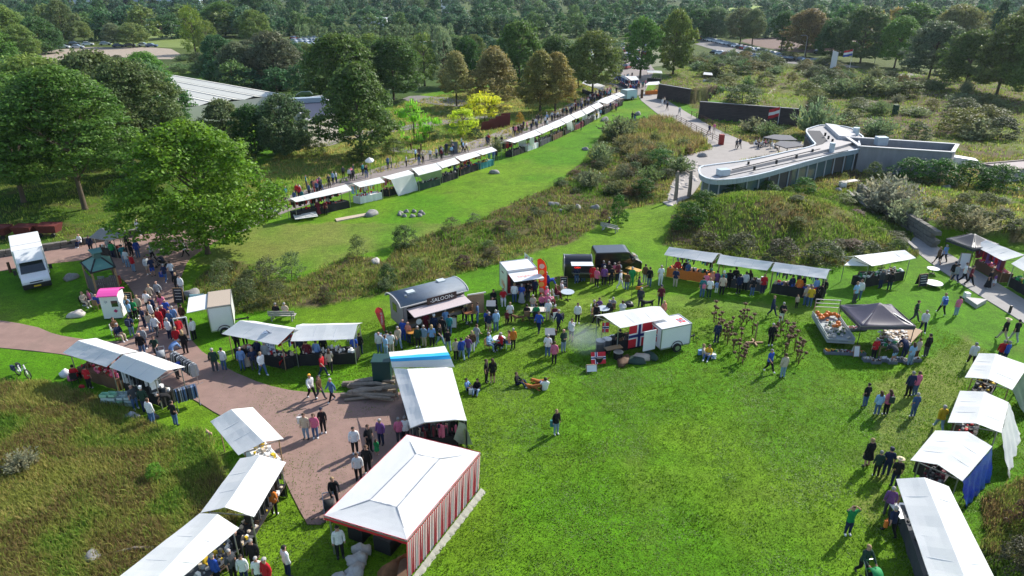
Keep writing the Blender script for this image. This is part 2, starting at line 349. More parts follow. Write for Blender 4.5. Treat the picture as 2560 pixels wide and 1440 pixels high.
paved('market_path', [(560, 562), (690, 502), (750, 480), (880, 438), (1000, 404), (1130, 372), (1240, 332), (1330, 300), (1400, 272), (1500, 222), (1535, 180), (1545, 150), (1500, 140), (1560, 120), (1640, 170), (1625, 200), (1612, 232), (1560, 252), (1420, 305), (1250, 375), (1090, 412), (880, 478), (700, 535), (585, 590)], mat('brown_asphalt', (.24, .205, .19), .9, noise=.15, nscale=1.2, bumpy=.2), .052)
paved('concrete_path', [(1592, 243), (1612, 228), (1640, 233), (1700, 272), (1800, 328), (1880, 362), (2010, 352), (2010, 372), (1830, 408), (1770, 420), (1745, 470), (1720, 500), (1668, 505), (1672, 480), (1690, 430), (1690, 392), (1790, 372), (1700, 322), (1650, 290)], PALE, .06)
paved('grey_path', [(2268, 612), (2290, 588), (2312, 598), (2400, 652), (2480, 700), (2650, 805), (2650, 868), (2560, 808), (2420, 722), (2330, 662)], mat('grey_path_asphalt', (.33, .31, .29), .9, noise=.12, nscale=1.5, bumpy=.2), .05)
paved('garden_path', [(700, 355), (880, 330), (1010, 315), (1100, 300), (1240, 285), (1250, 292), (1110, 312), (1020, 325), (900, 342), (800, 372)], GREYP, .05)
paved('side_path', [(975, 368), (1060, 376), (1130, 384), (1170, 392), (1120, 396), (1050, 386), (970, 378)], GREYP, .056)
paved('back_road', [(1030, 238), (1130, 245), (1180, 255), (1150, 268), (1090, 262), (1000, 250)], GREYP, .05)
paved('sand_path', [(1910, 245), (1935, 218), (1945, 218), (1930, 232), (1935, 248)], SAND, .06)
paved('parking_sand', [(30, 150), (170, 118), (420, 118), (460, 140), (420, 150), (250, 140), (100, 155)], SAND, .04)
paved('parking_grass', [(690, 118), (740, 94), (1100, 100), (1400, 118), (1420, 108), (1640, 118), (1760, 150), (1600, 172), (1500, 178), (1350, 150), (820, 140)], mat('worn_grass', (.16, .17, .09), .95, noise=.25, nscale=.5), .04)
paved('access_road', [(1690, 92), (1760, 92), (1900, 130), (2060, 152), (2210, 178), (2340, 190), (2330, 200), (2200, 190), (2040, 165), (1880, 150), (1740, 112)], GREYP, .05)
paved('ploughed_field', [(1840, 100), (1950, 92), (2150, 98), (2160, 132), (2000, 132), (1900, 118)], mat('ploughed_soil', (.16, .105, .085), .95, noise=.15, nscale=.4), .04)
paved('far_meadow', [(1780, 26), (1860, 14), (2010, 12), (2040, 22), (1900, 30)], mat('bright_meadow', (.22, .30, .05), .95, noise=.15, nscale=.1), .04)
paved('left_meadow', [(225, 108), (330, 85), (460, 82), (560, 90), (520, 122), (380, 118)], mat('pale_meadow', (.15, .20, .04), .95, noise=.25, nscale=.2), .045)

# ------------------------------------------------------------ tall grass, heather and reeds (nobody could count them)
def tufts(name, region, n, hgt, spread, blades, cols, label, seed=1, wid=.03, ysel=None, clump=None):
    rg = np.random.default_rng(seed); w = [P(*q, z=0) for q in region]; ax = [p.x for p in w]; ay = [p.y for p in w]
    X = rg.uniform(min(ax), max(ax), n * 4); Y = rg.uniform(min(ay), max(ay), n * 4); k = inpoly(X, Y, w)
    if clump: k &= fbm(X, Y, clump[0], seed + 50) + rg.normal(0, .06, len(X)) > clump[1]
    k &= ~(inpoly(X, Y, PAVX) | inpoly(X, Y, PAVY)); X, Y = X[k][:n], Y[k][:n]; N = len(X); Z = hz(X, Y)
    b = blades; cx = np.repeat(X, b) + rg.normal(0, spread * .3, N * b); cy = np.repeat(Y, b) + rg.normal(0, spread * .3, N * b); cz = np.repeat(Z, b)
    a = rg.uniform(0, 2 * np.pi, N * b); lean = rg.uniform(.1, .75, N * b); hh = hgt * rg.uniform(.45, 1.25, N * b) * np.repeat(.6 + .8 * fbm(X, Y, 3, seed + 5), b)
    ex, ey = np.cos(a), np.sin(a); d = wid * rg.uniform(.6, 1.6, N * b)
    base1 = np.stack([cx - ey * d, cy + ex * d, cz - .04], 1); base2 = np.stack([cx + ey * d, cy - ex * d, cz - .04], 1)
    mid1 = np.stack([cx + ex * hh * lean * .4 - ey * d * .7, cy + ey * hh * lean * .4 + ex * d * .7, cz + hh * .6], 1); mid2 = np.stack([cx + ex * hh * lean * .4 + ey * d * .7, cy + ey * hh * lean * .4 - ex * d * .7, cz + hh * .6], 1)
    tip = np.stack([cx + ex * hh * lean, cy + ey * hh * lean, cz + hh * (1 - lean * .3)], 1)
    V = np.stack([base1, base2, mid2, mid1, tip], 1).reshape(-1, 3); o = np.arange(N * b) * 5
    F = np.concatenate([np.stack([o, o + 1, o + 2], 1), np.stack([o, o + 2, o + 3], 1), np.stack([o + 3, o + 2, o + 4], 1)], 0)
    t = (fbm(cx, cy, 4.5, seed + 9) - .5) * 1.7 + .5 + rg.normal(0, .10, N * b); cs = np.array(cols); idx = np.clip((t * 1.2 - .1) * (len(cs) - 1), 0, len(cs) - 1.001); i0 = idx.astype(int); fr = (idx - i0)[:, None]
    col = cs[i0] * (1 - fr) + cs[i0 + 1] * fr; col = np.repeat(col, 5, 0)
    ob = link(name, npmesh(name, V, F, TUFT, col * 2.2)); tag(ob, label, 'grass', kind='stuff'); return ob
DK = (.04, .065, .012)
G1, G2, G3, G4, G5 = (.10, .16, .02), (.15, .16, .035), (.24, .18, .07), (.115, .082, .034), (.065, .12, .015)
tufts('tall_grass', REG['meadow'], 15000, .42, .5, 7, [G5, G1, G2, G2, G4, G4, G1, G3, G2], 'tall straw coloured meadow grass in the lower left corner', 3, .018)
tufts('heath_grass', REG['strip'], 11000, .45, .5, 7, [G5, DK, G4, G5, G2, G4, DK, G5], 'brown and green heath grass in the strip between the two lawns', 4, .03)
tufts('hill_grass', REG['hill'], 7000, .4, .5, 7, [G5, DK, G1, G5, G2, DK, G4], 'heather and grass cover on the mound in front of the glass building', 5, .03)
tufts('heath_cover', REG['heathNE'], 9000, .5, .7, 6, [G5, G1, G2, G1, G4, G5], 'rough grass of the heath at the upper right', 6, .05)
tufts('east_cover', REG['heathE'], 7000, .45, .6, 6, [G5, G1, G2, G3, G1, G4], 'rough grass and moss around the glass fronted building', 7, .035)
tufts('corner_grass', REG['corner'], 3500, .5, .5, 8, [G5, DK, G4, G1, G4], 'brown heather and grass in the lower right corner', 8, .02)
tufts('garden_grass', REG['garden'], 7000, .4, .6, 6, [G1, G2, G3, G2, G5], 'long pale grass of the garden behind the row of stalls', 9, .04)
tufts('reeds', [(1560, 330), (1640, 300), (1740, 320), (1780, 350), (1700, 400), (1580, 400), (1540, 370)], 4200, 1.4, .4, 6, [G2, (.15, .115, .05), G4, G1, (.14, .11, .055)], 'stand of tall brown reeds beside the pale path', 10, .035)
tufts('woodland_grass', REG['woodland'], 5000, .3, .6, 6, [G5, G1, G2], 'long grass under the trees on the left', 12, .03)
LAWN = [(-80, 1500), (-80, 880), (480, 640), (700, 560), (1000, 430), (1600, 250), (1700, 300), (1450, 520), (1680, 540), (2300, 640), (2640, 900), (2640, 1500)]
tufts('lawn_grass', [(480, 1500), (560, 900), (1000, 780), (1500, 760), (2300, 800), (2640, 950), (2640, 1500)], 60000, .075, .3, 3, [(.05, .10, .006), (.06, .115, .01), (.085, .125, .02), (.05, .10, .006)], 'short mown grass of the lawn in front', 21, .022)
tufts('clover', [(480, 1500), (640, 1000), (1150, 900), (2300, 950), (2640, 1100), (2640, 1500)], 9000, .05, .5, 5, [(.10, .15, .05), (.14, .18, .08), (.10, .15, .05)], 'pale clover and daisies scattered in the near lawn', 23, .024, clump=(3.0, .52))
# ------------------------------------------------------------ foliage prototypes (unit height, crown of unit width)
def leaf_cloud(seed, clumps, per, size, shape, clump_r=.13, up=.35, droop=0, core=True, hollow=.55):
    """shape(u in 0..1 height) -> radius; returns vertices and quad faces of diamond leaves"""
    rg = np.random.default_rng(seed); K = clumps
    u = rg.beta(1.3, 1.15, K); a = rg.uniform(0, 2 * np.pi, K)
    lob = 1 + .16 * np.sin(a * 3 + rg.uniform(0, 6)) + .10 * np.sin(a * 5 + u * 7 + rg.uniform(0, 6)) + .10 * np.sin(u * 11 + a * 2)
    rr = shape(u) * lob * (1 - (1 - hollow) * rg.uniform(0, 1, K) ** 2.2)
    cx, cy, cz = rr * np.cos(a), rr * np.sin(a), u
    cr = clump_r * rg.uniform(.6, 1.35, K); N = K * per
    d = rg.normal(0, 1, (N, 3)); d /= np.linalg.norm(d, axis=1)[:, None]; d[:, 2] = np.abs(d[:, 2]) * .5 + d[:, 2] * .5
    rad = np.repeat(cr, per) * rg.uniform(.55, 1.05, N)
    p = np.stack([np.repeat(cx, per), np.repeat(cy, per), np.repeat(cz, per)], 1) + d * rad[:, None] * np.array([1, 1, .8])
    if droop: p[:, 2] -= droop * rg.uniform(0, 1, N) ** 2 * rad
    nrm = d + rg.normal(0, .55, (N, 3)) + np.array([0, 0, up]); nrm /= np.linalg.norm(nrm, axis=1)[:, None]
    t = np.cross(nrm, rg.normal(0, 1, (N, 3))); t /= np.linalg.norm(t, axis=1)[:, None] + 1e-9; b_ = np.cross(nrm, t)
    s = (size * rg.uniform(.6, 1.4, N))[:, None]
    V = np.stack([p - t * s, p + b_ * s * .62, p + t * s, p - b_ * s * .62], 1).reshape(-1, 3); o = np.arange(N) * 4
    q = np.percentile(np.abs(V[:, :2]), 99.5, axis=0); V[:, :2] *= .5 / q; z0, z1 = np.percentile(V[:, 2], [.3, 99.8]); V[:, 2] = (V[:, 2] - z0) / (z1 - z0)
    return V, np.stack([o, o + 1, o + 2, o + 3], 1)
SH = {
 'round': lambda u: .5 * np.sqrt(np.clip(1 - (2 * u - .92) ** 2, .02, 1)) * (1 - .12 * u),
 'oval': lambda u: .5 * np.clip(np.sin(np.pi * np.clip(u * .93 + .06, 0, 1)) ** .6, .1, 1),
 'cone': lambda u: .5 * (1 - u) ** .75 * np.minimum(1, u * 6 + .55),
 'egg': lambda u: .5 * np.clip((1 - u) ** .55 * np.minimum(1, .5 + u * 2.4), .06, 1),
 'crownd': lambda u: .5 * np.clip(1 - u ** 2.1, .02, 1) ** .55 * np.minimum(1, .55 + u * 1.7),
 'full': lambda u: .5 * np.clip(1 - u ** 2.5, .02, 1) ** .5 * np.minimum(1, .72 + u * 1.1),
 'dome': lambda u: .5 * np.sqrt(np.clip(1 - u ** 2.2, .03, 1)),
 'column': lambda u: .5 * np.clip(np.sin(np.pi * np.clip(u * .85 + .12, 0, 1)) ** .45, .15, 1),
}
CR = {}
def crown_mesh(kind, k):
    key = (kind, k)
    if key in CR: return CR[key]
    sd_ = hash(kind) % 1000 if 0 else sum(map(ord, kind)) + k * 31
    spec = {'hero': ('crownd', 430, 85, .0125, .085, .3), 'big': ('full', 360, 62, .018, .105, .3), 'oval': ('oval', 300, 60, .020, .10, .3), 'egg': ('egg', 340, 66, .016, .09, .35),
            'cone': ('cone', 150, 50, .018, .09, .2), 'tall': ('column', 150, 50, .02, .12, .3), 'far': ('full', 90, 30, .04, .15, .35), 'farcone': ('column', 40, 24, .05, .17, .4),
            'bush': ('dome', 80, 50, .024, .15, .35), 'airy': ('dome', 60, 30, .024, .16, .3), 'lowbush': ('dome', 60, 44, .028, .15, .4), 'layer': ('round', 60, 60, .024, .12, .8)}[kind]
    V, F = leaf_cloud(sd_, spec[1], spec[2], spec[3], SH[spec[0]], spec[4], spec[5], hollow=.35 if kind in ('airy', 'layer') else .55)
    if kind == 'layer': V[:, 2] = np.floor(V[:, 2] * 6) / 6 + (V[:, 2] % (1 / 6)) * .35
    CR[key] = npmesh('crown', V, F, LEAF); return CR[key]
def spray_mesh(k, n=150, leafs=11):
    """bush of upright sprays with narrow leaves (willow, sea-buckthorn)"""
    key = ('spray', k)
    if key in CR: return CR[key]
    rg = np.random.default_rng(500 + k); a = rg.uniform(0, 2 * np.pi, n); tilt = rg.uniform(.03, .75, n) ** 1.1; L = rg.uniform(.6, 1.02, n) * (1 - .35 * tilt)
    d = np.stack([np.cos(a) * np.sin(tilt), np.sin(a) * np.sin(tilt), np.cos(tilt)], 1); root = np.stack([np.cos(a), np.sin(a), a * 0], 1) * (tilt * .22)[:, None]
    N = n * leafs; D = np.repeat(d, leafs, 0); t = rg.uniform(.18, 1, N); p = np.repeat(root, leafs, 0) + D * (np.repeat(L, leafs) * t)[:, None] + rg.normal(0, .022, (N, 3))
    ax = D + rg.normal(0, .45, (N, 3)); ax /= np.linalg.norm(ax, axis=1)[:, None]; sd2 = np.cross(ax, rg.normal(0, 1, (N, 3))); sd2 /= np.linalg.norm(sd2, axis=1)[:, None]
    s = (.055 * rg.uniform(.6, 1.5, N))[:, None]
    V = np.stack([p - ax * s, p + sd2 * s * .3, p + ax * s, p - sd2 * s * .3], 1).reshape(-1, 3); o = np.arange(N) * 4
    CR[key] = npmesh('foliage', V, np.stack([o, o + 1, o + 2, o + 3], 1), LEAF); return CR[key]
TR = {}
def trunk_mesh(k, low=False):
    key = (k, low)
    if key in TR: return TR[key]
    r = random.Random(90 + k); mb = MB(); n = 5 if low else 8
    lean = (r.uniform(-.03, .03), r.uniform(-.03, .03))
    mb.tube([(0, 0, -.01), (0, 0, .02), (lean[0] * .3, lean[1] * .3, .25), (lean[0], lean[1], .5), (lean[0] * 1.6, lean[1] * 1.6, .85)], [.034, .024, .019, .014, .004], n)
    for i in range(3 if low else 9):
        z = r.uniform(.2, .65); a = r.uniform(0, 6.28); ln = r.uniform(.18, .34)
        c, s_ = math.cos(a), math.sin(a); b0 = (lean[0] * z * 1.6, lean[1] * z * 1.6, z)
        mb.tube([b0, (b0[0] + c * ln * .5, b0[1] + s_ * ln * .5, z + ln * .35), (b0[0] + c * ln, b0[1] + s_ * ln, z + ln * .8)], [.011, .007, .002], 5, caps=False)
    me = mb.mesh('trunk', BARK, smooth=True); TR[key] = me; return me
CNAME = lambda c: 'brown' if c[0] > c[1] * .98 else 'silvery' if c[2] > .07 else 'dark green' if c[1] < .085 else 'olive' if c[0] > c[1] * .8 else 'green'
NT = [0]; LASTT = [None]
def tree(px, py, top, w, kind='big', col=(.05, .08, .015), label='green tree', group=None, clear=.16, name='tree', cat='tree', auto=True, lm=None, barkc=None, deep=1.0, hlimit=None):
    p = P(px, py); h = max(1.5, h_at(p, top)); wid = w / FPX * pix(p)[2]
    if hlimit: h = min(h, hlimit)
    t = thing(name, p, label, cat, group, lm=lm, auto=auto); NT[0] += 1; k = NT[0] % 4
    low = kind.startswith('far')
    tr_ = link('trunk', trunk_mesh(k, low), t); ts = max(h * .8, 2); tr_.scale = (ts * 1.0, ts * 1.0, h * .95); tr_.rotation_euler.z = R.uniform(0, 6)
    c = link('crown', crown_mesh(kind, k), t); c.location = (0, 0, h * clear); c.scale = (wid * 1.0, wid * deep, h * (1 - clear)); c.rotation_euler.z = R.uniform(0, 6.28)
    LASTT[0] = t; v = R.uniform(.88, 1.12) * 2.0; c.color = (col[0] * v * .9, col[1] * v * 1.06, col[2] * v, 1)
    return t
G_MID, G_DARK, G_BRI, G_OLV, G_GRY, G_AUT, G_YEL = (.06, .105, .018), (.036, .075, .018), (.072, .122, .009), (.095, .125, .028), (.085, .115, .055), (.17, .135, .04), (.40, .36, .02)
BR = (.13, .095, .04)
# near and middle trees: base pixel, crown top row, crown width in photo pixels
tree(520, 634, 306, 375, 'hero', G_BRI, 'large bright green oak standing at the bend of the red path', lm='large bright green oak', clear=.15, name='oak_tree', auto=False)
T = [
 (213, 524, 168, 330, 'hero', G_MID, 'broad dark green oak with a reddish bare trunk', .3), (60, 505, 185, 330, 'hero', G_MID, 'big dark oak at the left edge of the picture', .22), (365, 440, 150, 260, 'hero', (.075, .095, .032), 'tall grey green tree above the greenhouse end', .1),
 (270, 400, 128, 230, 'big', (.08, .095, .035), 'grey green tree in the wood behind the two oaks', .1), (130, 390, 140, 260, 'big', G_OLV, 'olive green tree behind the oaks', .1), (-40, 420, 150, 260, 'big', G_DARK, 'dark tree cut by the left edge', .1),
 (375, 250, 130, 120, 'big', (.07, .14, .02), 'fresh green round tree sticking out of the wood', .1), (640, 385, 262, 110, 'oval', G_DARK, 'dark alder beside the greenhouse', .05), (715, 388, 236, 150, 'oval', (.055, .08, .035), 'grey green alder in front of the greenhouse roof', .05), (570, 375, 248, 115, 'oval', (.09, .105, .045), 'pale willow in front of the greenhouse', .04),
 (905, 392, 158, 205, 'egg', (.06, .09, .02), 'tall cone shaped maple in the garden', .16), (860, 262, 84, 190, 'big', (.06, .09, .018), 'broad green tree behind the tall maple', .1), (985, 250, 92, 160, 'big', (.05, .082, .02), 'dark round tree beside the back road', .12), (1062, 215, 82, 70, 'tall', G_OLV, 'slim olive tree behind the round one', .06), (1110, 215, 62, 58, 'tall', (.13, .15, .085), 'pale slender birch', .08),
 (1142, 265, 128, 92, 'egg', (.15, .13, .05), 'small russet linden with a thin trunk', .26), (1235, 268, 118, 128, 'egg', (.155, .12, .045), 'russet cone shaped linden', .1), (1350, 281, 127, 118, 'egg', (.15, .13, .035), 'yellow brown linden, one of a pair', .16), (1388, 279, 131, 112, 'egg', (.16, .12, .035), 'golden brown linden, one of a pair', .18),
 (1300, 232, 52, 130, 'big', (.055, .09, .02), 'tall dark green tree behind the lindens', .08), (1385, 215, 88, 100, 'big', (.06, .09, .025), 'green tree behind the golden linden pair', .1), (1480, 246, 78, 130, 'big', (.085, .10, .025), 'olive crowned oak over the row of stalls', .25), (1445, 215, 105, 80, 'big', G_MID, 'green tree left of the olive oak', .1),
 (1600, 196, 44, 96, 'oval', (.05, .10, .015), 'deep green oval tree at the stall junction', .16), (1682, 186, 24, 100, 'oval', (.085, .105, .02), 'yellowish green tree beside the oval one', .08),
 (690, 215, 80, 150, 'big', (.085, .085, .05), 'grey brown bare looking tree', .06), (600, 215, 105, 110, 'big', (.065, .075, .04), 'grey tree behind the greenhouse', .05), (755, 190, 120, 60, 'oval', G_DARK, 'dark tree beside the parked cars', .05),
 (490, 135, 12, 60, 'tall', (.12, .15, .02), 'tall yellow green poplar', .05), (523, 135, 50, 55, 'tall', (.10, .12, .025), 'shorter olive poplar', .05), (336, 118, 57, 76, 'big', (.12, .14, .045), 'rounded pale willow beside the parked cars', .18), (286, 118, 58, 50, 'big', (.10, .11, .06), 'small grey willow beside the parked cars', .2), (213, 108, 54, 45, 'big', (.11, .13, .035), 'small light birch at the car park', .25), (258, 85, 32, 52, 'big', (.09, .10, .055), 'grey round bush tree', .1),
 (105, 135, 42, 110, 'big', G_DARK, 'dark round tree at the far left', .03), (20, 130, 12, 120, 'big', G_OLV, 'olive tree in the upper left corner', .03), (165, 112, 0, 80, 'oval', (.08, .095, .035), 'tall thin crowned tree at the upper left', .05), (-10, 190, 70, 120, 'big', G_MID, 'mid green tree on the left margin', .05), (60, 150, 62, 90, 'big', G_OLV, 'olive green tree near the left margin', .05),
 (640, 60, -25, 75, 'big', G_DARK, 'dark oak left of the second car park', .05), (565, 90, 5, 90, 'big', G_MID, 'broad tree beyond the tall poplar', .05), (640, 110, 25, 80, 'oval', G_OLV, 'olive tree left of the second car park', .05),
 (2013, 140, 22, 118, 'big', (.12, .085, .035), 'copper crowned oak at the road bend', .28), (1952, 128, 28, 60, 'oval', G_DARK, 'slim dark tree in front of the ploughed field', .28), (2075, 150, 45, 90, 'big', G_DARK, 'dark tree right of the copper oak', .12), (2150, 158, 18, 140, 'big', (.055, .08, .025), 'broad dark oak behind the flags', .12),
 (2235, 170, 40, 110, 'big', G_MID, 'green tree behind the bent street lamp', .15), (2320, 200, 54, 150, 'big', (.075, .095, .05), 'grey green broad tree above the heath', .12), (2410, 225, 75, 140, 'big', (.06, .085, .02), 'green tree above the heath', .15), (2490, 240, 40, 150, 'big', (.08, .095, .025), 'tall olive tree at the upper right', .16), (2565, 255, 70, 150, 'big', G_OLV, 'olive tree cut by the right edge', .16), (2470, 170, 0, 70, 'cone', (.03, .055, .03), 'dark conifer at the upper right', .03),
 (1788, 100, 18, 80, 'big', G_GRY, 'grey green tree beside the access road', .1), (1850, 108, 20, 90, 'oval', (.095, .10, .045), 'thin tree behind the row of parked cars', .2), (1880, 112, 22, 60, 'oval', (.085, .10, .04), 'light tree behind the parked cars', .2), (1745, 100, 22, 90, 'big', G_DARK, 'dark tree above the access road', .03),
 (2380, 140, 12, 130, 'big', (.11, .105, .04), 'light brown tree high on the right', .06), (2270, 130, 8, 130, 'big', G_MID, 'green tree high on the right', .06), (2560, 150, 0, 140, 'big', (.11, .12, .035), 'yellow olive tree in the upper right corner', .06),
 (1540, 190, 118, 48, 'oval', G_GRY, 'small grey willow beside the stall junction', .04), (1170, 215, 92, 70, 'big', G_DARK, 'dark tree behind the pale birch', .05), (930, 190, 85, 90, 'big', G_OLV, 'olive crown behind the round trees', .05)]
for a in T: tree(*a[:7], clear=a[7], auto=True, hlimit=None)
# acid green ornamental trees of the garden
tree(1212, 305, 228, 130, 'layer', G_YEL, 'small tree with glowing yellow leaves in the garden', clear=.28, name='ornamental_tree', auto=False, lm='glowing yellow tree')
tree(1158, 335, 268, 90, 'layer', (.30, .32, .02), 'low yellow green tree beside the glowing yellow tree', clear=.1, name='ornamental_tree', auto=False)
tree(1036, 352, 246, 115, 'layer', (.15, .28, .02), 'layered bright green tree right of the maple', clear=.05, name='ornamental_tree', auto=False)
# young trees of the wood beyond the car parks, one by one
def band(n, x0, x1, yb, jb, yt, jt, w, kind, cols, label, group, seed):
    r = random.Random(seed)
    for i in range(n):
        x = x0 + (x1 - x0) * (i + r.uniform(.15, .85)) / n
        tree(x, yb + r.uniform(-jb, jb), yt + r.uniform(-jt, jt), w * r.uniform(.75, 1.3), kind, (cc := r.choice(cols)), CNAME(cc) + ' ' + label, group, clear=.02, auto=False); PEND2.append(LASTT[0])
FC = [(.035, .075, .03), (.045, .088, .028), (.032, .07, .035), (.065, .10, .03), (.045, .08, .04)]
band(46, 600, 2000, 92, 4, 38, 10, 52, 'far', FC, 'tree, front row of the wood', 'front row of the wood', 1)
band(22, 735, 1130, 100, 3, 62, 5, 26, 'farcone', [(.10, .13, .06), (.085, .115, .05)], 'willow, hedge behind the cars', 'willow hedge behind the cars', 2)
band(14, 1390, 1560, 124, 4, 96, 5, 22, 'farcone', [(.10, .13, .06), (.085, .115, .05)], 'willow, hedge by the road', 'willow hedge by the road', 3)
band(46, -60, 2640, 66, 5, 12, 9, 60, 'far', FC, 'tree, second row of the wood', 'second row of the wood', 4)
band(14, 1980, 2640, 118, 14, 20, 14, 95, 'far', FC + [(.10, .10, .03), (.12, .09, .03)], 'tree, wood at the upper right', 'wood at the upper right', 5)
band(14, -60, 640, 96, 8, 22, 14, 80, 'far', FC + [(.09, .11, .03)], 'tree, wood at the upper left', 'wood at the upper left', 6)
band(70, -80, 2660, 44, 6, -6, 8, 46, 'far', FC, 'tree, third row of the wood', 'third row of the wood', 7)
band(26, 540, 1400, 165, 22, 100, 16, 80, 'big', FC + [(.09, .11, .03), (.07, .08, .045)], 'tree, wood behind the greenhouse', 'wood behind the greenhouse', 8)
band(12, 540, 760, 220, 20, 160, 14, 70, 'far', FC, 'tree, thicket above the greenhouse', 'thicket above the greenhouse', 9)
band(9, -60, 420, 330, 30, 160, 14, 170, 'big', FC + [(.08, .10, .035)], 'tree, wood behind the big oaks', 'wood behind the big oaks', 10)
# the distance: woods that read as one mass
def far_wood(seed=3):
    rg = np.random.default_rng(seed); V0, F0 = leaf_cloud(77, 26, 16, .075, SH['round'], .2, .4); Vs = []; Fs = []; k = 0
    for yb, n, w in ((26, 150, 15), (8, 190, 18), (-10, 200, 24), (-25, 170, 45)):
        for i in range(n):
            px = rg.uniform(-300, 2860); p = flat(px, yb + rg.uniform(-7, 7)); s = rg.uniform(.8, 1.3)
            h = rg.uniform(15, 24); Vs.append(V0 * np.array([w * s, w * s, h]) + np.array([p.x, p.y, 0])); Fs.append(F0 + k); k += len(V0)
    o = link('distant_woodland', npmesh('distant_woodland', np.concatenate(Vs), np.concatenate(Fs), LEAF)); o.color = (.10, .155, .06, 1)
    tag(o, 'distant woodland stretching to the top of the picture', 'woodland', kind='stuff')
far_wood()
# ------------------------------------------------------------ shrubs
WILLOW, SAGE, BROOM, WHITEF, HEATH, OLV2 = (.11, .155, .06), (.13, .165, .085), (.035, .095, .012), (.18, .20, .13), (.10, .065, .04), (.12, .14, .035)
def shrub(px, py, top, w, kind='bush', col=G_MID, label='green shrub', group=None, auto=True):
    p = P(px, py); h = max(.35, h_at(p, top)); wid = w / FPX * pix(p)[2]
    t = thing('shrub', p, label, 'shrub', group, auto=auto); NT[0] += 1; k = NT[0] % 4
    me = spray_mesh(k) if kind == 'spray' else crown_mesh(kind, k); c = link('foliage', me, t)
    c.scale = (wid * (1.15 if kind == 'spray' else .92),) * 2 + (h * (1.0 if kind == 'spray' else .92),); c.rotation_euler.z = R.uniform(0, 6); c.color = (*[x * R.uniform(1.3, 1.6) for x in col], 1)
    s_ = link('stem', trunk_mesh(k, True), t); s_.scale = (wid * .6, wid * .6, h * .8)
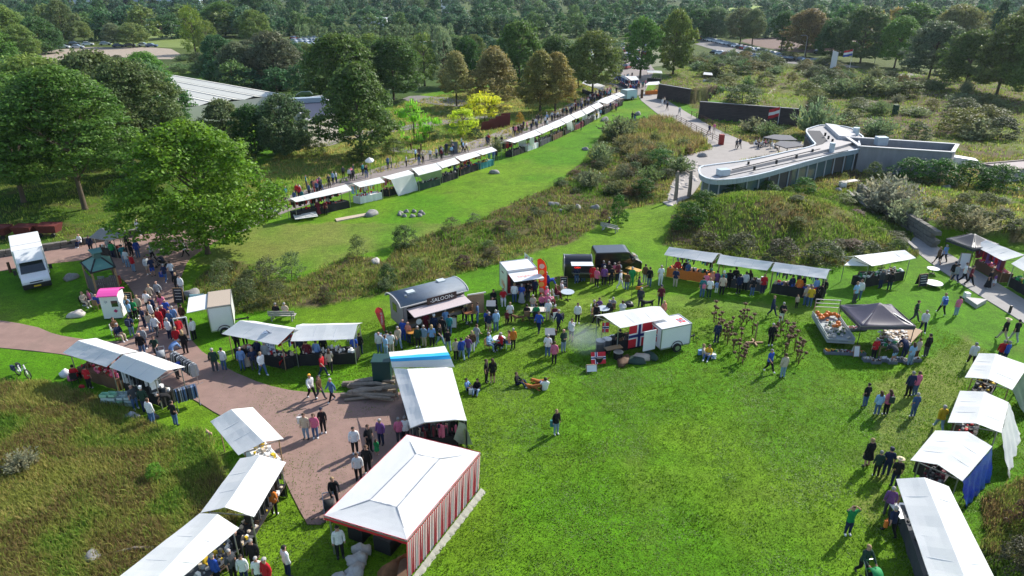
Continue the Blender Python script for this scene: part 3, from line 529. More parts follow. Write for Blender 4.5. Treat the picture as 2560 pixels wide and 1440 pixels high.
B = [
 (1545, 348, 283, 84, 'spray', WILLOW, 'feathery grey green willow shrub'), (1500, 405, 350, 60, 'spray', SAGE, 'silvery willow shrub'), (1475, 470, 420, 60, 'spray', SAGE, 'sage coloured shrub at the lawn edge'), (2035, 338, 240, 92, 'spray', SAGE, 'tall silver willow shrub'), (1855, 256, 206, 100, 'bush', (.055, .08, .025), 'wide dark rounded shrub'),
 (2215, 508, 430, 135, 'spray', WHITEF, 'large white flowering shrub'), (2275, 545, 490, 90, 'spray', WHITEF, 'smaller white flowering shrub'), (2400, 335, 262, 130, 'bush', (.10, .12, .02), 'big olive green shrub'), (2440, 345, 290, 100, 'spray', SAGE, 'silvery shrub right of the olive one'), (2500, 345, 285, 100, 'bush', (.05, .07, .03), 'dark shrub at the heath edge'), (2160, 240, 182, 90, 'spray', WILLOW, 'grey willow on the heath'), (2215, 240, 188, 80, 'spray', SAGE, 'pale willow on the heath'), (2100, 240, 190, 80, 'spray', WILLOW, 'green willow on the heath'), (2270, 245, 196, 90, 'bush', (.075, .10, .025), 'green shrub on the heath'), (1880, 330, 290, 70, 'spray', SAGE, 'grey shrub behind the terrace'), (1920, 345, 300, 60, 'spray', WILLOW, 'willow shrub left of the glass building'), (2110, 330, 275, 80, 'bush', (.06, .09, .03), 'green shrub behind the glass building'), (2190, 340, 290, 90, 'spray', SAGE, 'pale shrub behind the concrete wing'), (2290, 350, 300, 80, 'bush', (.06, .08, .03), 'dark shrub behind the concrete wing'),
 (1012, 618, 556, 74, 'bush', (.065, .11, .035), 'bright leafed round shrub in the heath strip'), (895, 644, 582, 62, 'airy', (.08, .12, .035), 'slender leafy sapling in the heath strip'), (1130, 578, 540, 56, 'airy', (.09, .12, .045), 'small leafy shrub at the lawn edge'), (1185, 560, 530, 46, 'airy', (.10, .12, .06), 'little grey shrub at the lawn edge'), (730, 692, 624, 84, 'airy', (.09, .12, .055), 'grey green sapling at the end of the heath strip'), (672, 722, 636, 100, 'airy', (.08, .11, .05), 'wide loose shrub behind the white trailer'), (565, 735, 640, 80, 'airy', (.10, .13, .05), 'thin shrub below the oak'), (970, 712, 655, 56, 'bush', (.05, .09, .03), 'dark leafy shrub behind the saloon wagon'), (1045, 690, 640, 60, 'airy', (.08, .12, .04), 'light shrub behind the saloon wagon'), (620, 765, 690, 90, 'bush', (.07, .10, .035), 'leafy shrub right of the white trailer'), (700, 760, 700, 80, 'airy', (.09, .11, .04), 'leafy shrub behind the white stalls'),
 (1545, 560, 480, 60, 'bush', BROOM, 'dark green broom bush'), (1610, 495, 440, 70, 'bush', BROOM, 'dark green broom bush near the totem poles'), (1720, 565, 500, 100, 'bush', BROOM, 'dark broom on the flank of the mound'), (1760, 530, 470, 80, 'bush', BROOM, 'dark broom below the glass front'), (1830, 500, 455, 90, 'bush', BROOM, 'dark broom below the glass front'), (1910, 490, 445, 90, 'bush', BROOM, 'dark broom below the glass front'), (2010, 482, 440, 70, 'bush', (.05, .12, .02), 'bright broom below the glass front'), (1650, 420, 365, 90, 'bush', (.06, .13, .03), 'bright green shrub beside the pale path'), (1700, 430, 385, 70, 'spray', (.10, .14, .06), 'grey shrub left of the glass building'), (1595, 405, 380, 50, 'spray', WILLOW, 'small willow shrub left of the glass building'),
 (2270, 455, 388, 110, 'bush', BROOM, 'green broom along the concrete wing'), (2345, 462, 390, 120, 'bush', BROOM, 'green broom along the concrete wing'), (2420, 468, 396, 120, 'bush', BROOM, 'green broom along the concrete wing'), (2500, 475, 404, 120, 'bush', BROOM, 'green broom near the bunker'), (2180, 450, 400, 50, 'bush', (.06, .09, .025), 'shrub at the corner of the terrace'),
 (690, 500, 455, 50, 'bush', (.035, .06, .02), 'dark shrub at the end of the stall row'), (905, 400, 360, 90, 'bush', (.05, .09, .02), 'shrub at the foot of the maple'), (790, 385, 345, 60, 'bush', (.07, .10, .025), 'shrub in the garden bed'), (1188, 345, 318, 46, 'bush', (.03, .06, .02), 'clipped dark green shrub'), (1245, 375, 345, 40, 'spray', WILLOW, 'small grey garden shrub'), (1300, 310, 278, 26, 'bush', (.30, .20, .03), 'small orange shrub'), (1130, 380, 350, 50, 'bush', (.10, .13, .03), 'garden shrub'), (1075, 350, 315, 60, 'bush', (.06, .10, .03), 'garden shrub beside the bright green tree'), (985, 385, 340, 60, 'bush', (.09, .12, .03), 'yellowish garden shrub'),
 (2500, 565, 520, 90, 'bush', (.05, .07, .025), 'dark shrub behind the black canopy'), (2430, 580, 520, 90, 'spray', (.20, .22, .13), 'pale flowering shrub behind the black canopy'), (2550, 600, 545, 80, 'bush', (.06, .08, .03), 'shrub at the right edge behind the stalls'), (2380, 570, 500, 90, 'bush', (.07, .085, .03), 'olive shrub above the stone wall'), (2240, 640, 595, 70, 'bush', (.05, .08, .02), 'green shrub at the foot of the mound'), (2170, 655, 600, 90, 'lowbush', (.05, .075, .025), 'low dark shrub at the foot of the mound'), (2060, 660, 600, 110, 'lowbush', (.055, .075, .025), 'low brown green shrub on the mound side'), (1950, 655, 590, 100, 'lowbush', (.06, .06, .035), 'brown heather bush on the mound side'), (1850, 640, 575, 100, 'lowbush', (.06, .07, .03), 'brown heather bush on the near side of the mound'), (1760, 625, 575, 90, 'lowbush', (.055, .07, .025), 'dark heather bush at the mound corner'),
 (60, 1175, 1125, 70, 'spray', WHITEF, 'pale flowering bush in the tall grass'), (390, 1200, 1155, 55, 'lowbush', (.10, .22, .02), 'bright green clump in the tall grass'), (2560, 1330, 1240, 110, 'lowbush', (.09, .06, .035), 'brown heather bush at the right edge'), (2530, 1440, 1350, 130, 'lowbush', (.06, .055, .03), 'dark heather bush in the lower right corner')]
for a in B: shrub(*a)
def scrub(region, n, hmin, hmax, wmin, wmax, kinds, label, group, seed):
    r = random.Random(seed); w = [P(*q, z=0) for q in region]; k = 0; ax = [p.x for p in w]; ay = [p.y for p in w]
    while k < n:
        x, y = r.uniform(min(ax), max(ax)), r.uniform(min(ay), max(ay))
        if not inpoly(np.array([x]), np.array([y]), w)[0]: continue
        if min(math.hypot(x - q[0], y - q[1]) for q in CLEAR) < 7 if CLEAR else False: continue
        k += 1; kd, col = r.choice(kinds); wid = r.uniform(wmin, wmax); h = r.uniform(hmin, hmax)
        t = thing('shrub', (x, y, float(hz(x, y)) - .03), CNAME(col) + (' feathery ' if kd == 'spray' else ' rounded ' if kd == 'bush' else ' low ') + label, 'shrub', group); PEND2.append(t); c = link('foliage', spray_mesh(k % 4) if kd == 'spray' else crown_mesh(kd, k % 4), t)
        c.scale = (wid, wid, h); c.rotation_euler.z = r.uniform(0, 6); c.color = (*[q * r.uniform(1.2, 1.6) for q in col], 1)
CLEAR = [P(2000, 400)[:2], P(2200, 400)[:2], P(1850, 440)[:2], P(1900, 370)[:2], P(2300, 400)[:2], P(2080, 350)[:2], P(1780, 430)[:2], P(2500, 430)[:2]]
scrub(REG['strip'], 55, .5, 1.3, .9, 2.2, [('airy', (.08, .11, .035)), ('lowbush', (.075, .07, .035)), ('lowbush', HEATH), ('bush', (.06, .09, .03)), ('spray', (.11, .13, .06))], 'shrub in the heath strip', 'low shrubs of the heath strip', 21)
scrub([(1440, 470), (1500, 380), (1590, 320), (1760, 340), (1740, 400), (1650, 480), (1540, 520)], 34, 1.0, 2.4, 1.6, 3.6, [('spray', WILLOW), ('spray', (.12, .14, .05)), ('bush', (.06, .09, .03)), ('spray', (.16, .13, .07)), ('airy', (.09, .11, .05))], 'shrub in the thicket', 'thicket left of the glass building', 22)
scrub([(1720, 150), (1900, 130), (2150, 185), (2500, 250), (2560, 330), (2420, 360), (2100, 300), (1800, 260), (1740, 200)], 105, 1.5, 3.8, 3, 7, [('spray', WILLOW), ('bush', (.06, .09, .03)), ('bush', (.09, .11, .03)), ('spray', SAGE), ('lowbush', (.12, .12, .04))], 'shrub on the heath', 'willows scattered over the heath', 23)
scrub([(2150, 475), (2560, 430), (2640, 600), (2400, 600), (2310, 570)], 30, .6, 1.6, 1.2, 3, [('spray', (.22, .24, .15)), ('bush', (.06, .08, .025)), ('lowbush', (.10, .12, .02)), ('airy', (.1, .12, .04))], 'shrub on the mossy bank', 'shrubs on the mossy bank', 24)
scrub(REG['hill'], 30, .4, 1.0, 1.2, 2.6, [('lowbush', HEATH), ('lowbush', (.06, .08, .025)), ('lowbush', (.10, .13, .025))], 'bush on the mound', 'heather bushes on the mound', 25)
scrub([(560, 300), (760, 215), (900, 240), (820, 300), (1010, 330), (760, 345), (640, 400)], 24, 1.2, 2.6, 2.5, 5, [('bush', (.06, .10, .025)), ('bush', (.09, .12, .03)), ('lowbush', (.10, .13, .03))], 'shrub by the greenhouse', 'shrubs around the greenhouse', 26)
scrub([(200, 165), (480, 150), (560, 130), (560, 200), (440, 190)], 16, 2, 4, 4, 7, [('bush', (.06, .09, .03)), ('spray', WILLOW)], 'shrub by the first car park', 'shrubs below the first car park', 27)
scrub([(1730, 158), (1760, 150), (1900, 158), (2060, 172), (2300, 204), (2100, 196), (1900, 178)], 30, 1.5, 2.8, 3.0, 5, [('spray', WILLOW), ('spray', SAGE), ('bush', (.07, .10, .035))], 'shrub by the car park road', 'willows along the car park road', 28)
# ------------------------------------------------------------ canopies, stalls and tents
PAL = dict(K=(.016, .016, .018), W=(.74, .74, .74), N=(.02, .03, .075), B=(.03, .08, .38), L=(.30, .48, .68), R=(.50, .02, .03), P=(.65, .16, .27), M=(.14, .02, .035), G=(.02, .26, .08), T=(.03, .20, .22), Y=(.68, .46, .03),
           O=(.70, .20, .03), E=(.52, .43, .33), H=(.30, .32, .34), D=(.06, .065, .075), U=(.12, .065, .035), V=(.16, .07, .22), J=(.07, .13, .26), Q=(.22, .32, .44), F=(.025, .055, .04), C=(.20, .34, .62), X=(.75, .28, .20))
def cm(k, pre='goods'): return mat(pre + '_' + k, PAL[k], .75, noise=.15, nscale=12)
def lerp(a, b, t): return a + (b - a) * t
def roof_sheet(mb, rows, n=8, k=4, sag=.05, m=0, th=.018, seed=0):
    """rows: list of (left point, right point) from front to back"""
    r = random.Random(seed); g = []
    for i in range(len(rows) - 1):
        for q in range(k if i < len(rows) - 2 else k + 1):
            t = q / k; a = lerp(Vector(rows[i][0]), Vector(rows[i + 1][0]), t); b_ = lerp(Vector(rows[i][1]), Vector(rows[i + 1][1]), t); row = []
            for j in range(n + 1):
                s = j / n; p = lerp(a, b_, s); bay = abs(math.sin(s * math.pi * max(1, round((b_ - a).length / 2.1))))
                p.z -= sag * (bay * (.35 + .65 * math.sin(math.pi * t)) ) + r.uniform(-.008, .008); row.append(p)
            g.append(row)
    mb.sheet(g, th, m)
def curtain(mb, a, b, ztop, zbot, n=14, amp=.04, m=0, out=0, mats=1):
    a, b = Vector(a), Vector(b); d = (b - a); d.z = 0; L = d.length; nrm = Vector((-d.y, d.x, 0)).normalized(); top = []; bot = []
    for j in range(n + 1):
        s = j / n; w = math.sin(j * 2.4) * amp; p = lerp(a, b, s)
        zt = ztop if not hasattr(ztop, '__len__') else lerp(ztop[0], ztop[1], s); zb = zbot if not hasattr(zbot, '__len__') else lerp(zbot[0], zbot[1], s)
        top.append(Vector((p.x, p.y, zt)) + nrm * w * .3); bot.append(Vector((p.x, p.y, zb)) + nrm * (w + out))
    th = nrm * .012
    for j in range(n):
        mb.add([top[j], top[j + 1], bot[j + 1], bot[j], top[j] + th, top[j + 1] + th, bot[j + 1] + th, bot[j] + th], [(0, 1, 2, 3), (7, 6, 5, 4), (0, 4, 5, 1), (3, 2, 6, 7)], m + (j % mats))
def wares(where, L, d, n, v, z, pal, label, name='wares', hmax=.28, seed=0, big=1.0):
    """small goods spread over a table top: origin, unit length vector L*len, depth vector"""
    r = random.Random(seed * 7 + n); mb = MB()
    for i in range(n):
        p = Vector(where) + L * r.uniform(.03, .97) + d * r.uniform(.08, .92); s = r.uniform(.06, .22) * big; h = r.uniform(.05, hmax)
        if r.random() < .35: mb.ball((p.x, p.y, z + h * .5), (s * .5, s * .5, h * .5), 6, 4, r.randrange(len(pal)))
        else: mb.box((p.x, p.y, z + h / 2), (s, s * r.uniform(.6, 1.3), h), r.uniform(0, 3), r.randrange(len(pal)))
    return mb.obj(name, [cm(c) for c in pal], tuple(Vector(where) + (L + d) * .5)[:2] + (z,), label, kind='stuff')
SN = [0]
def stall(rows, zs, label, lm, cloth='K', goods='WHUE', side='F', table=True, n=10, roofm=None, skirt_to=.02, hang=None, gn=70, fold=None, posts=True, rack=None, tdepth=.95, inset=.35, name='market_stall', cat='market stall', group='market stalls with canvas roofs', far=False):
    """rows: front..back list of ((pxL,pyL),(pxR,pyR)); zs: their heights"""
    SN[0] += 1; sd_ = SN[0]; W_ = [(flat(*a, z), flat(*b_, z)) for (a, b_), z in zip(rows, zs)]
    if len(W_) == 2 and not fold:
        d = ((W_[1][0] + W_[1][1]) - (W_[0][0] + W_[0][1])) / 2; d.z = 0; d.normalize(); W_.append((W_[1][0] + d * .95 - Vector((0, 0, .38)), W_[1][1] + d * .95 - Vector((0, 0, .38))))
    f0, f1 = W_[0]; b0, b1 = W_[-1]; c = (f0 + f1 + b0 + b1) / 4; c.z = float(hz(c.x, c.y)); gz0 = c.z
    for pr in W_:
        for p in pr: p.z += gz0
    t = thing(name, c, label, cat, group, lm=lm)
    mb = MB(); roof_sheet(mb, W_, n, 3 if far else 4, .05, seed=sd_); mb.part('canvas_roof', roofm or CANVAS, t)
    if not far:
        k_ = max(2, round((f1 - f0).length / 1.3))
        for j in range(1, k_):
            mb = MB()
            for i_ in range(len(W_) - 1): mb.bar(lerp(W_[i_][0], W_[i_][1], j / k_) - Vector((0, 0, .045)), lerp(W_[i_ + 1][0], W_[i_ + 1][1], j / k_) - Vector((0, 0, .045)), .02, .035)
            mb.part('roof_seam', mat('canvas_seam', (.62, .64, .66), .7), t)
    L0 = (f1 - f0); L0.z = 0; Lh = L0.normalized(); D0 = ((b0 + b1) - (f0 + f1)) / 2; D0.z = 0; Dh = D0.normalized(); dep = D0.length
    ins = .12
    legs = [(f0 + Lh * ins + Dh * inset, W_[0][0].z), (f1 - Lh * ins + Dh * inset, W_[0][1].z), (b0 + Lh * ins - Dh * .2, b0.z), (b1 - Lh * ins - Dh * .2, b1.z)]
    if posts:
        for p, z in legs: MB().bar((p.x, p.y, gz0 - .02), (p.x, p.y, z + .02), .045).part('leg', WOODM if sd_ % 3 == 0 else STEEL, t)
        mb = MB(); 
        for i, j in ((0, 1), (2, 3), (0, 2), (1, 3)):
            a = Vector((legs[i][0].x, legs[i][0].y, legs[i][1] - .06)); b_ = Vector((legs[j][0].x, legs[j][0].y, legs[j][1] - .06)); mb.bar(a, b_, .04)
        if len(W_) > 2: mb.bar(W_[1][0] - Vector((0, 0, .1)), W_[1][1] - Vector((0, 0, .1)), .04)
        mb.part('roof_frame', STEEL, t)
    if table:
        base = (f0 + Lh * .2 + Dh * (inset + .1)) if side == 'F' else (b0 + Lh * .2 - Dh * (tdepth + .25))
        Lt = Lh * max(.5, L0.length - .4); Dt = Dh * min(tdepth, dep * .6); zt = gz0 + .82
        q = [base, base + Lt, base + Lt + Dt, base + Dt]; q = [Vector((p.x, p.y, zt)) for p in q]
        MB().prism(q, -.04).part('table_top', WOODM, t)
        mb = MB(); cl = cm(cloth, 'cloth')
        o = [q[0] - Lh * .02 - Dh * .02, q[1] + Lh * .02 - Dh * .02, q[2] + Lh * .02 + Dh * .02, q[3] - Lh * .02 + Dh * .02]
        mb.prism([p + Vector((0, 0, .012)) for p in o], -.01)
        for a, b_ in ((o[0], o[1]), (o[1], o[2]), (o[3], o[0])): curtain(mb, a, b_, zt + .01, gz0 + skirt_to, 10, .03)
        mb.part('table_cloth', cl, t)
        wares(base, Lt, Dt, gn, None, zt + .015, goods, 'assorted wares laid out on the table of the ' + lm, seed=sd_)
    if hang:   # row of hanging goods under an eave: (side, palette)
        mb = MB(); r = random.Random(sd_); k = int(L0.length / .16); zt = min(f0.z, b0.z) - .12
        a = f0 + Dh * (inset + (.05 if hang[0] == 'F' else dep - inset - .4))
        for i in range(k):
            p = a + Lh * (.25 + i * (L0.length - .5) / k); h = r.uniform(.35, .95); mb.box((p.x, p.y, zt - h / 2), (r.uniform(.04, .1), r.uniform(.25, .45), h), math.atan2(Lh.y, Lh.x) + r.uniform(-.3, .3), r.randrange(len(hang[1])))
        mb.obj('hanging_goods', [cm(x) for x in hang[1]], (a.x, a.y, zt), 'goods hanging in a row under the roof of the ' + lm, kind='stuff')
    return t, W_, Lh, Dh
def sheet_quad(name, pts, m, label, cat, n=8, k=6, amp=.03, group=None, seed=0, parent=None, lab=None):
    """hanging or leaning canvas through four world points tl,tr,br,bl"""
    tl, tr_, br, bl = [Vector(p) for p in pts]; r = random.Random(seed); g = []; nm = (tr_ - tl).cross(bl - tl).normalized()
    for i in range(k + 1):
        row = []
        for j in range(n + 1):
            p = lerp(lerp(tl, tr_, j / n), lerp(bl, br, j / n), i / k) + nm * (math.sin(j * 1.9 + i * .5) * amp * (i / k) + r.uniform(-amp, amp) * .3); row.append(p)
        g.append(row)
    mb = MB(); off = nm * .012; A = [p for rr in g for p in rr]; N = len(A); b_ = n + 1; fs = []
    for i in range(k):
        for j in range(n): q = (i * b_ + j, i * b_ + j + 1, (i + 1) * b_ + j + 1, (i + 1) * b_ + j); fs += [q, tuple(N + x for x in reversed(q))]
    mb.add(A + [p - off for p in A], fs)
    if parent is not None: return mb.part(name, m, parent, smooth=True)
    c = (bl + br) / 2; return mb.obj(name, m, c, label, cat, group, smooth=True)
# --- left hand cluster
stall([((157, 882), (266, 917)), ((195, 851), (303, 885)), ((240, 845), (346, 878))], (2.05, 2.65, 2.1), 'white gabled stall with red clothing, farthest left beside the path', 'farthest left white stall', 'U', 'RMUPE', 'F', hang=('B', 'RPUM'))
stall([((273, 917), (377, 958)), ((308, 886), (417, 926)), ((357, 879), (463, 917))], (2.05, 2.7, 2.1), 'white gabled stall hung with sheepskins and dark jackets', 'sheepskin and jacket stall', 'K', 'WHEKD', 'F', hang=('F', 'WKDHK'))
stall([((596, 1138), (526, 1053)), ((660, 1104), (578, 1023)), ((709, 1097), (632, 1018))], (2.1, 2.65, 2.1), 'white gabled stall, upper one of three at the lower left', 'upper white stall of the lower left three', 'W', 'WHEYU', 'B')
stall([((501, 1282), (600, 1146)), ((562, 1268), (650, 1137)), ((635, 1292), (715, 1155))], (2.1, 2.65, 2.1), 'long white gabled stall with straw brushes hanging at its end', 'white stall with straw brushes', 'K', 'EUYWE', 'B', hang=('B', 'KDK'))
stall([((270, 1462), (499, 1283)), ((372, 1466), (544, 1285)), ((440, 1455), (598, 1320))], (2.1, 2.65, 2.1), 'long white stall at the bottom edge with a pink lettered board', 'stall with pink lettered board', 'D', 'HWEYD', 'B', gn=60)
# --- stalls in the centre left
stall([((554, 834), (695, 862)), ((600, 801), (735, 823))], (2.1, 2.7), 'white stall with red side curtains left of the round table stall', 'stall with red side curtains', 'K', 'RWKNE', 'F', hang=('B', 'NRKJ'))
t_, W_, Lh, Dh = stall([((726, 853), (884, 847)), ((741, 813), (894, 810))], (2.15, 2.7), 'white stall with black tablecloth behind the man with the pink bag', 'stall with black tablecloth', 'K', 'WEHKW', 'F', hang=('B', 'WHW'))
# --- row of three on the right
stall([((1660, 637), (1780, 656)), ((1673, 617), (1796, 633))], (2.15, 2.65), 'white stall with orange cloth front, left one of the row of three', 'stall with orange cloth', 'O', 'KWTGKE', 'F', hang=('B', 'KUKT'))
stall([((1792, 659), (1918, 676)), ((1801, 636), (1933, 655))], (2.15, 2.65), 'white stall in the middle of the row of three before the mound', 'middle stall of the row of three', 'D', 'KDHW', 'F')
stall([((1927, 677), (2065, 697)), ((1938, 655), (2074, 673))], (2.15, 2.65), 'white stall at the right end of the row of three', 'right stall of the row of three', 'K', 'UEKBR', 'F', hang=('B', 'KNKB'))
stall([((2180, 665), (2290, 645)), ((2137, 640), (2262, 625))], (2.15, 2.6), 'white stall with black cloth and yellow banner below the mound', 'stall with yellow banner', 'K', 'WHKWUG', 'F', gn=90)
# --- upper right stalls by the grey path
stall([((2434, 613), (2508, 652)), ((2465, 600), (2562, 637))], (2.1, 2.6), 'white stall hung with dark red dresses right of the black canopy', 'dress stall by the grey path', 'U', 'XRPWO', 'F', hang=('F', 'MRVKM'))
stall([((2528, 659), (2640, 720)), ((2560, 640), (2680, 692))], (2.1, 2.6), 'white stall with plants cut by the right edge', 'plant stall at the right edge', 'K', 'GEYFG', 'F')
# --- norwegian stall
stall([((1551, 820), (1676, 794)), ((1507, 789), (1651, 766))], (2.15, 2.45), 'white canopy over the smoky grill with the big norwegian flag', 'norwegian flag grill stall', 'K', 'KUDEW', 'F', table=True, gn=40)
# --- near stalls on the right
def side_R(rows, zs, **k): return stall(rows, zs, **k)
stall([((2412, 943), (2447, 883)), ((2471, 947), (2490, 884)), ((2531, 975), (2572, 913))], (2.1, 2.65, 2.1), 'white stall with a dark tarpaulin behind it, farthest of the near right row', 'far stall of the right row', 'K', 'DHKUY', 'F')
stall([((2369, 1056), (2400, 977)), ((2440, 1058), (2462, 979)), ((2504, 1082), (2522, 1006))], (2.1, 2.65, 2.1), 'white stall with a loose white tarpaulin draped behind', 'stall with white tarpaulin', 'K', 'KDHRE', 'F', hang=('F', 'KDKU'))
stall([((2276, 1150), (2338, 1076)), ((2345, 1161), (2420, 1079)), ((2406, 1203), (2481, 1116))], (2.1, 2.65, 2.1), 'white stall with a blue tarpaulin wall and rows of black bags', 'stall with blue tarpaulin', 'K', 'KDKHMD', 'F', gn=140, hang=('F', 'KDKMK'))
stall([((2325, 1446), (2240, 1197)), ((2424, 1470), (2311, 1193)), ((2500, 1470), (2372, 1216))], (2.15, 2.65, 2.15), 'long white stall with dark side cloth, nearest on the right', 'nearest stall on the right', 'D', 'WEHK', 'F')
# --- the long row of stalls along the market path
ROW = [((740, 505), (880, 475), (725, 496), (865, 461), 'longest stall roof at the near end of the long row', 'near end stall of the long row', 'K', 'KUKR'),
 ((900, 468), (963, 455), (882, 458), (949, 443), 'second stall of the long row with a blue and white cloth', 'second stall of the long row', 'W', 'WRLE'),
 ((976, 449), (1036, 434), (956, 442), (1021, 425), 'third stall of the long row with a white sheet hanging to the grass', 'third stall of the long row', 'K', 'PYUE'),
 ((1047, 438), (1105, 423), (1029, 421), (1090, 407), 'fourth stall of the long row with a grey green drape', 'fourth stall of the long row', 'F', 'KUWE'),
 ((1106, 420), (1150, 407), (1091, 407), (1136, 394), 'fifth stall of the long row beside the green drape', 'fifth stall of the long row', 'K', 'WKED'),
 ((1154, 403), (1202, 388), (1137, 392), (1185, 379), 'sixth stall of the long row', 'sixth stall of the long row', 'K', 'XKRE'),
 ((1206, 387), (1243, 376), (1186, 379), (1229, 367), 'seventh stall of the long row before the gap with a green table', 'seventh stall of the long row', 'T', 'UKYE')]
for f0, f1, b0, b1, lab, lm, cl, gd in ROW: stall([(f0, f1), (b0, b1)], (2.1, 2.5), lab, lm, cl, gd, 'F', n=6, gn=36, hang=('B', gd))
S2 = [((1286, 357), (1322, 345), (1265, 351), (1303, 338)), ((1324, 345), (1354, 335), (1304, 338), (1337, 325)), ((1356, 334), (1385, 321), (1339, 325), (1368, 312)), ((1387, 321), (1414, 309), (1370, 312), (1398, 299)), ((1416, 308), (1438, 297), (1400, 299), (1425, 286)), ((1440, 297), (1464, 287), (1427, 286), (1453, 275)),
 ((1466, 286), (1488, 274), (1455, 275), (1475, 264)), ((1490, 273), (1508, 264), (1477, 264), (1496, 255)), ((1518, 259), (1536, 250), (1494, 254), (1516, 242)), ((1537, 249), (1550, 243), (1518, 242), (1534, 236)), ((1551, 242), (1563, 238), (1536, 235), (1549, 231))]
nm = ['first', 'second', 'third', 'fourth', 'fifth', 'sixth', 'seventh', 'eighth', 'ninth', 'tenth', 'last']
for i, (f0, f1, b0, b1) in enumerate(S2):
    lm = nm[i] + ' stall after the gap'; stall([(f0, f1), (b0, b1)], (2.1, 2.5), 'white roofed stall of the long row, ' + nm[i] + ' one counted after the gap', lm, 'KWDUKMKWKUK'[i], ['KUKE', 'WTUR', 'UEKW', 'KWE'][i % 4], 'F', n=5, gn=24, hang=('B', 'KUKR'), far=True)
for (a, b_, c, d), lab, lm in ((((1553, 192), (1572, 201), (1545, 183), (1562, 190)), 'near one of the bluish roofed stalls at the junction', 'near junction stall'), (((1535, 183), (1552, 191), (1528, 175), (1544, 182)), 'far one of the bluish roofed stalls at the junction', 'far junction stall'), (((1578, 201), (1598, 199), (1562, 190), (1590, 190)), 'bluish stall roof at the corner of the junction', 'corner junction stall')):
    stall([(a, b_), (c, d)], (2.2, 2.6), lab, lm, 'N', 'NBLR', 'F', n=5, gn=20, hang=('F', 'NBLK'))
stall([((1618, 181), (1656, 183)), ((1618, 175), (1654, 177))], (2.3, 2.6), 'white roofed stall behind the oval tree', 'stall behind the oval tree', 'K', 'KE', n=5, gn=12)
stall([((1612, 213), (1650, 211)), ((1622, 205), (1648, 203))], (2.2, 2.6), 'pale canopied stall with an orange brown counter at the path fork', 'orange brown stall at the fork', 'O', 'OUE', n=5, gn=12)
stall([((1758, 186), (1782, 188)), ((1760, 180), (1780, 182))], (2.2, 2.5), 'small white roof half hidden by willows', 'small white roof among willows', 'W', 'W', n=4, gn=5)
stall([((1455, 208), (1505, 226)), ((1464, 198), (1512, 214))], (2.2, 2.5), 'white roofed stall seen below the olive oak', 'stall below the olive oak', 'K', 'KWR', n=5, gn=12)
# --- big red and white tent
T0 = [flat(809, 1289, 2.35), flat(1017, 1351, 2.35), flat(1201, 1131, 2.35), flat(1017, 1086, 2.35)]   # near-left, near, right, far-left
tc_ = (T0[0] + T0[1] + T0[2] + T0[3]) / 4; tc_.z = 0
tent = thing('market_tent', tc_, 'large white tent with red edging and a red and white striped wall', 'tent', lm='red and white striped tent')
IN = [flat(925, 1250, 2.68), flat(992, 1267, 2.68), flat(1098, 1147, 2.68), flat(1040, 1135, 2.68)]
mb = MB()
def patch(mb, a, b_, c, d, n=8, k=5, sag=.025, sd_=1, m=0):
    r = random.Random(sd_); g = []
    for i in range(k + 1):
        row = []
        for j in range(n + 1):
            p = lerp(lerp(a, b_, j / n), lerp(d, c, j / n), i / k); p.z -= sag * math.sin(math.pi * i / k) * (.4 + .6 * math.sin(math.pi * j / n)) + r.uniform(-.006, .006); row.append(p)
        g.append(row)
    mb.sheet(g, .015, m)
for i in range(4): patch(mb, T0[i], T0[(i + 1) % 4], IN[(i + 1) % 4], IN[i], sd_=i)
patch(mb, IN[0], IN[1], IN[2], IN[3], sag=.02, sd_=9); mb.part('canvas_roof', CANVAS, tent)
REDC = mat('red_canvas', (.55, .015, .03), .6, noise=.08, nscale=3, trans=.1); WHC = mat('wall_canvas', (.78, .74, .72), .6, noise=.05, nscale=3, trans=.15)
mb = MB()
for i in range(4):
    a, b_ = T0[i], T0[(i + 1) % 4]; curtain(mb, a, b_, 2.37, 2.12, 16, .015)
mb.part('red_valance', REDC, tent)
mb = MB(); curtain(mb, T0[1] - Vector((.0, .05, 0)), T0[2] - Vector((.0, .05, 0)), 2.2, .12, 90, .035, 0, .12, 2); mb.part('striped_wall', [mat('red_stripe', (.62, .07, .09), .7, trans=.2), WHC], tent)
mb = MB(); curtain(mb, T0[1], T0[2], .14, .0, 40, .035, 0, -.28); mb.part('ground_flap', mat('dirty_canvas', (.27, .27, .22), .7, noise=.2, nscale=3), tent)
for i, a in enumerate(T0):
    q = lerp(a, tc_, .06); MB().bar((q.x, q.y, 0), (q.x, q.y, 2.3), .06).part('leg', STEEL, tent)
mb = MB()
for i in range(4): mb.bar(lerp(T0[i], tc_, .02) , IN[i], .05); mb.bar(T0[i] - Vector((0, 0, .05)), T0[(i + 1) % 4] - Vector((0, 0, .05)), .05); mb.bar(IN[i] - Vector((0, 0, .03)), IN[(i + 1) % 4] - Vector((0, 0, .03)), .06)
mb.part('roof_frame', STEEL, tent)
q = [lerp(T0[0], T0[1], .45), lerp(T0[0], T0[1], .9)]; e = (T0[2] - T0[1]).normalized()
mb = MB(); 
for a, b_, w in ((lerp(T0[0], T0[1], .5) + e * 1.0, e * 4.5, .9), (lerp(T0[0], T0[1], .12) + e * 1.2, e * 5, .8)):
    rr = math.atan2(e.y, e.x); cc = a + b_ / 2; mb.box((cc.x, cc.y, .4), (b_.length, w, .8), rr)
mb.part('dark_table', cm('K', 'cloth'), tent)
a = lerp(T0[0], T0[1], .12) + e * 1.2 - Vector((.3, .2, 0)); wares(a, e * 5, Vector((.6, .25, 0)), 60, None, .8, 'KHWDE', 'jewellery stands and small dark goods on the tables in the striped tent', seed=77)
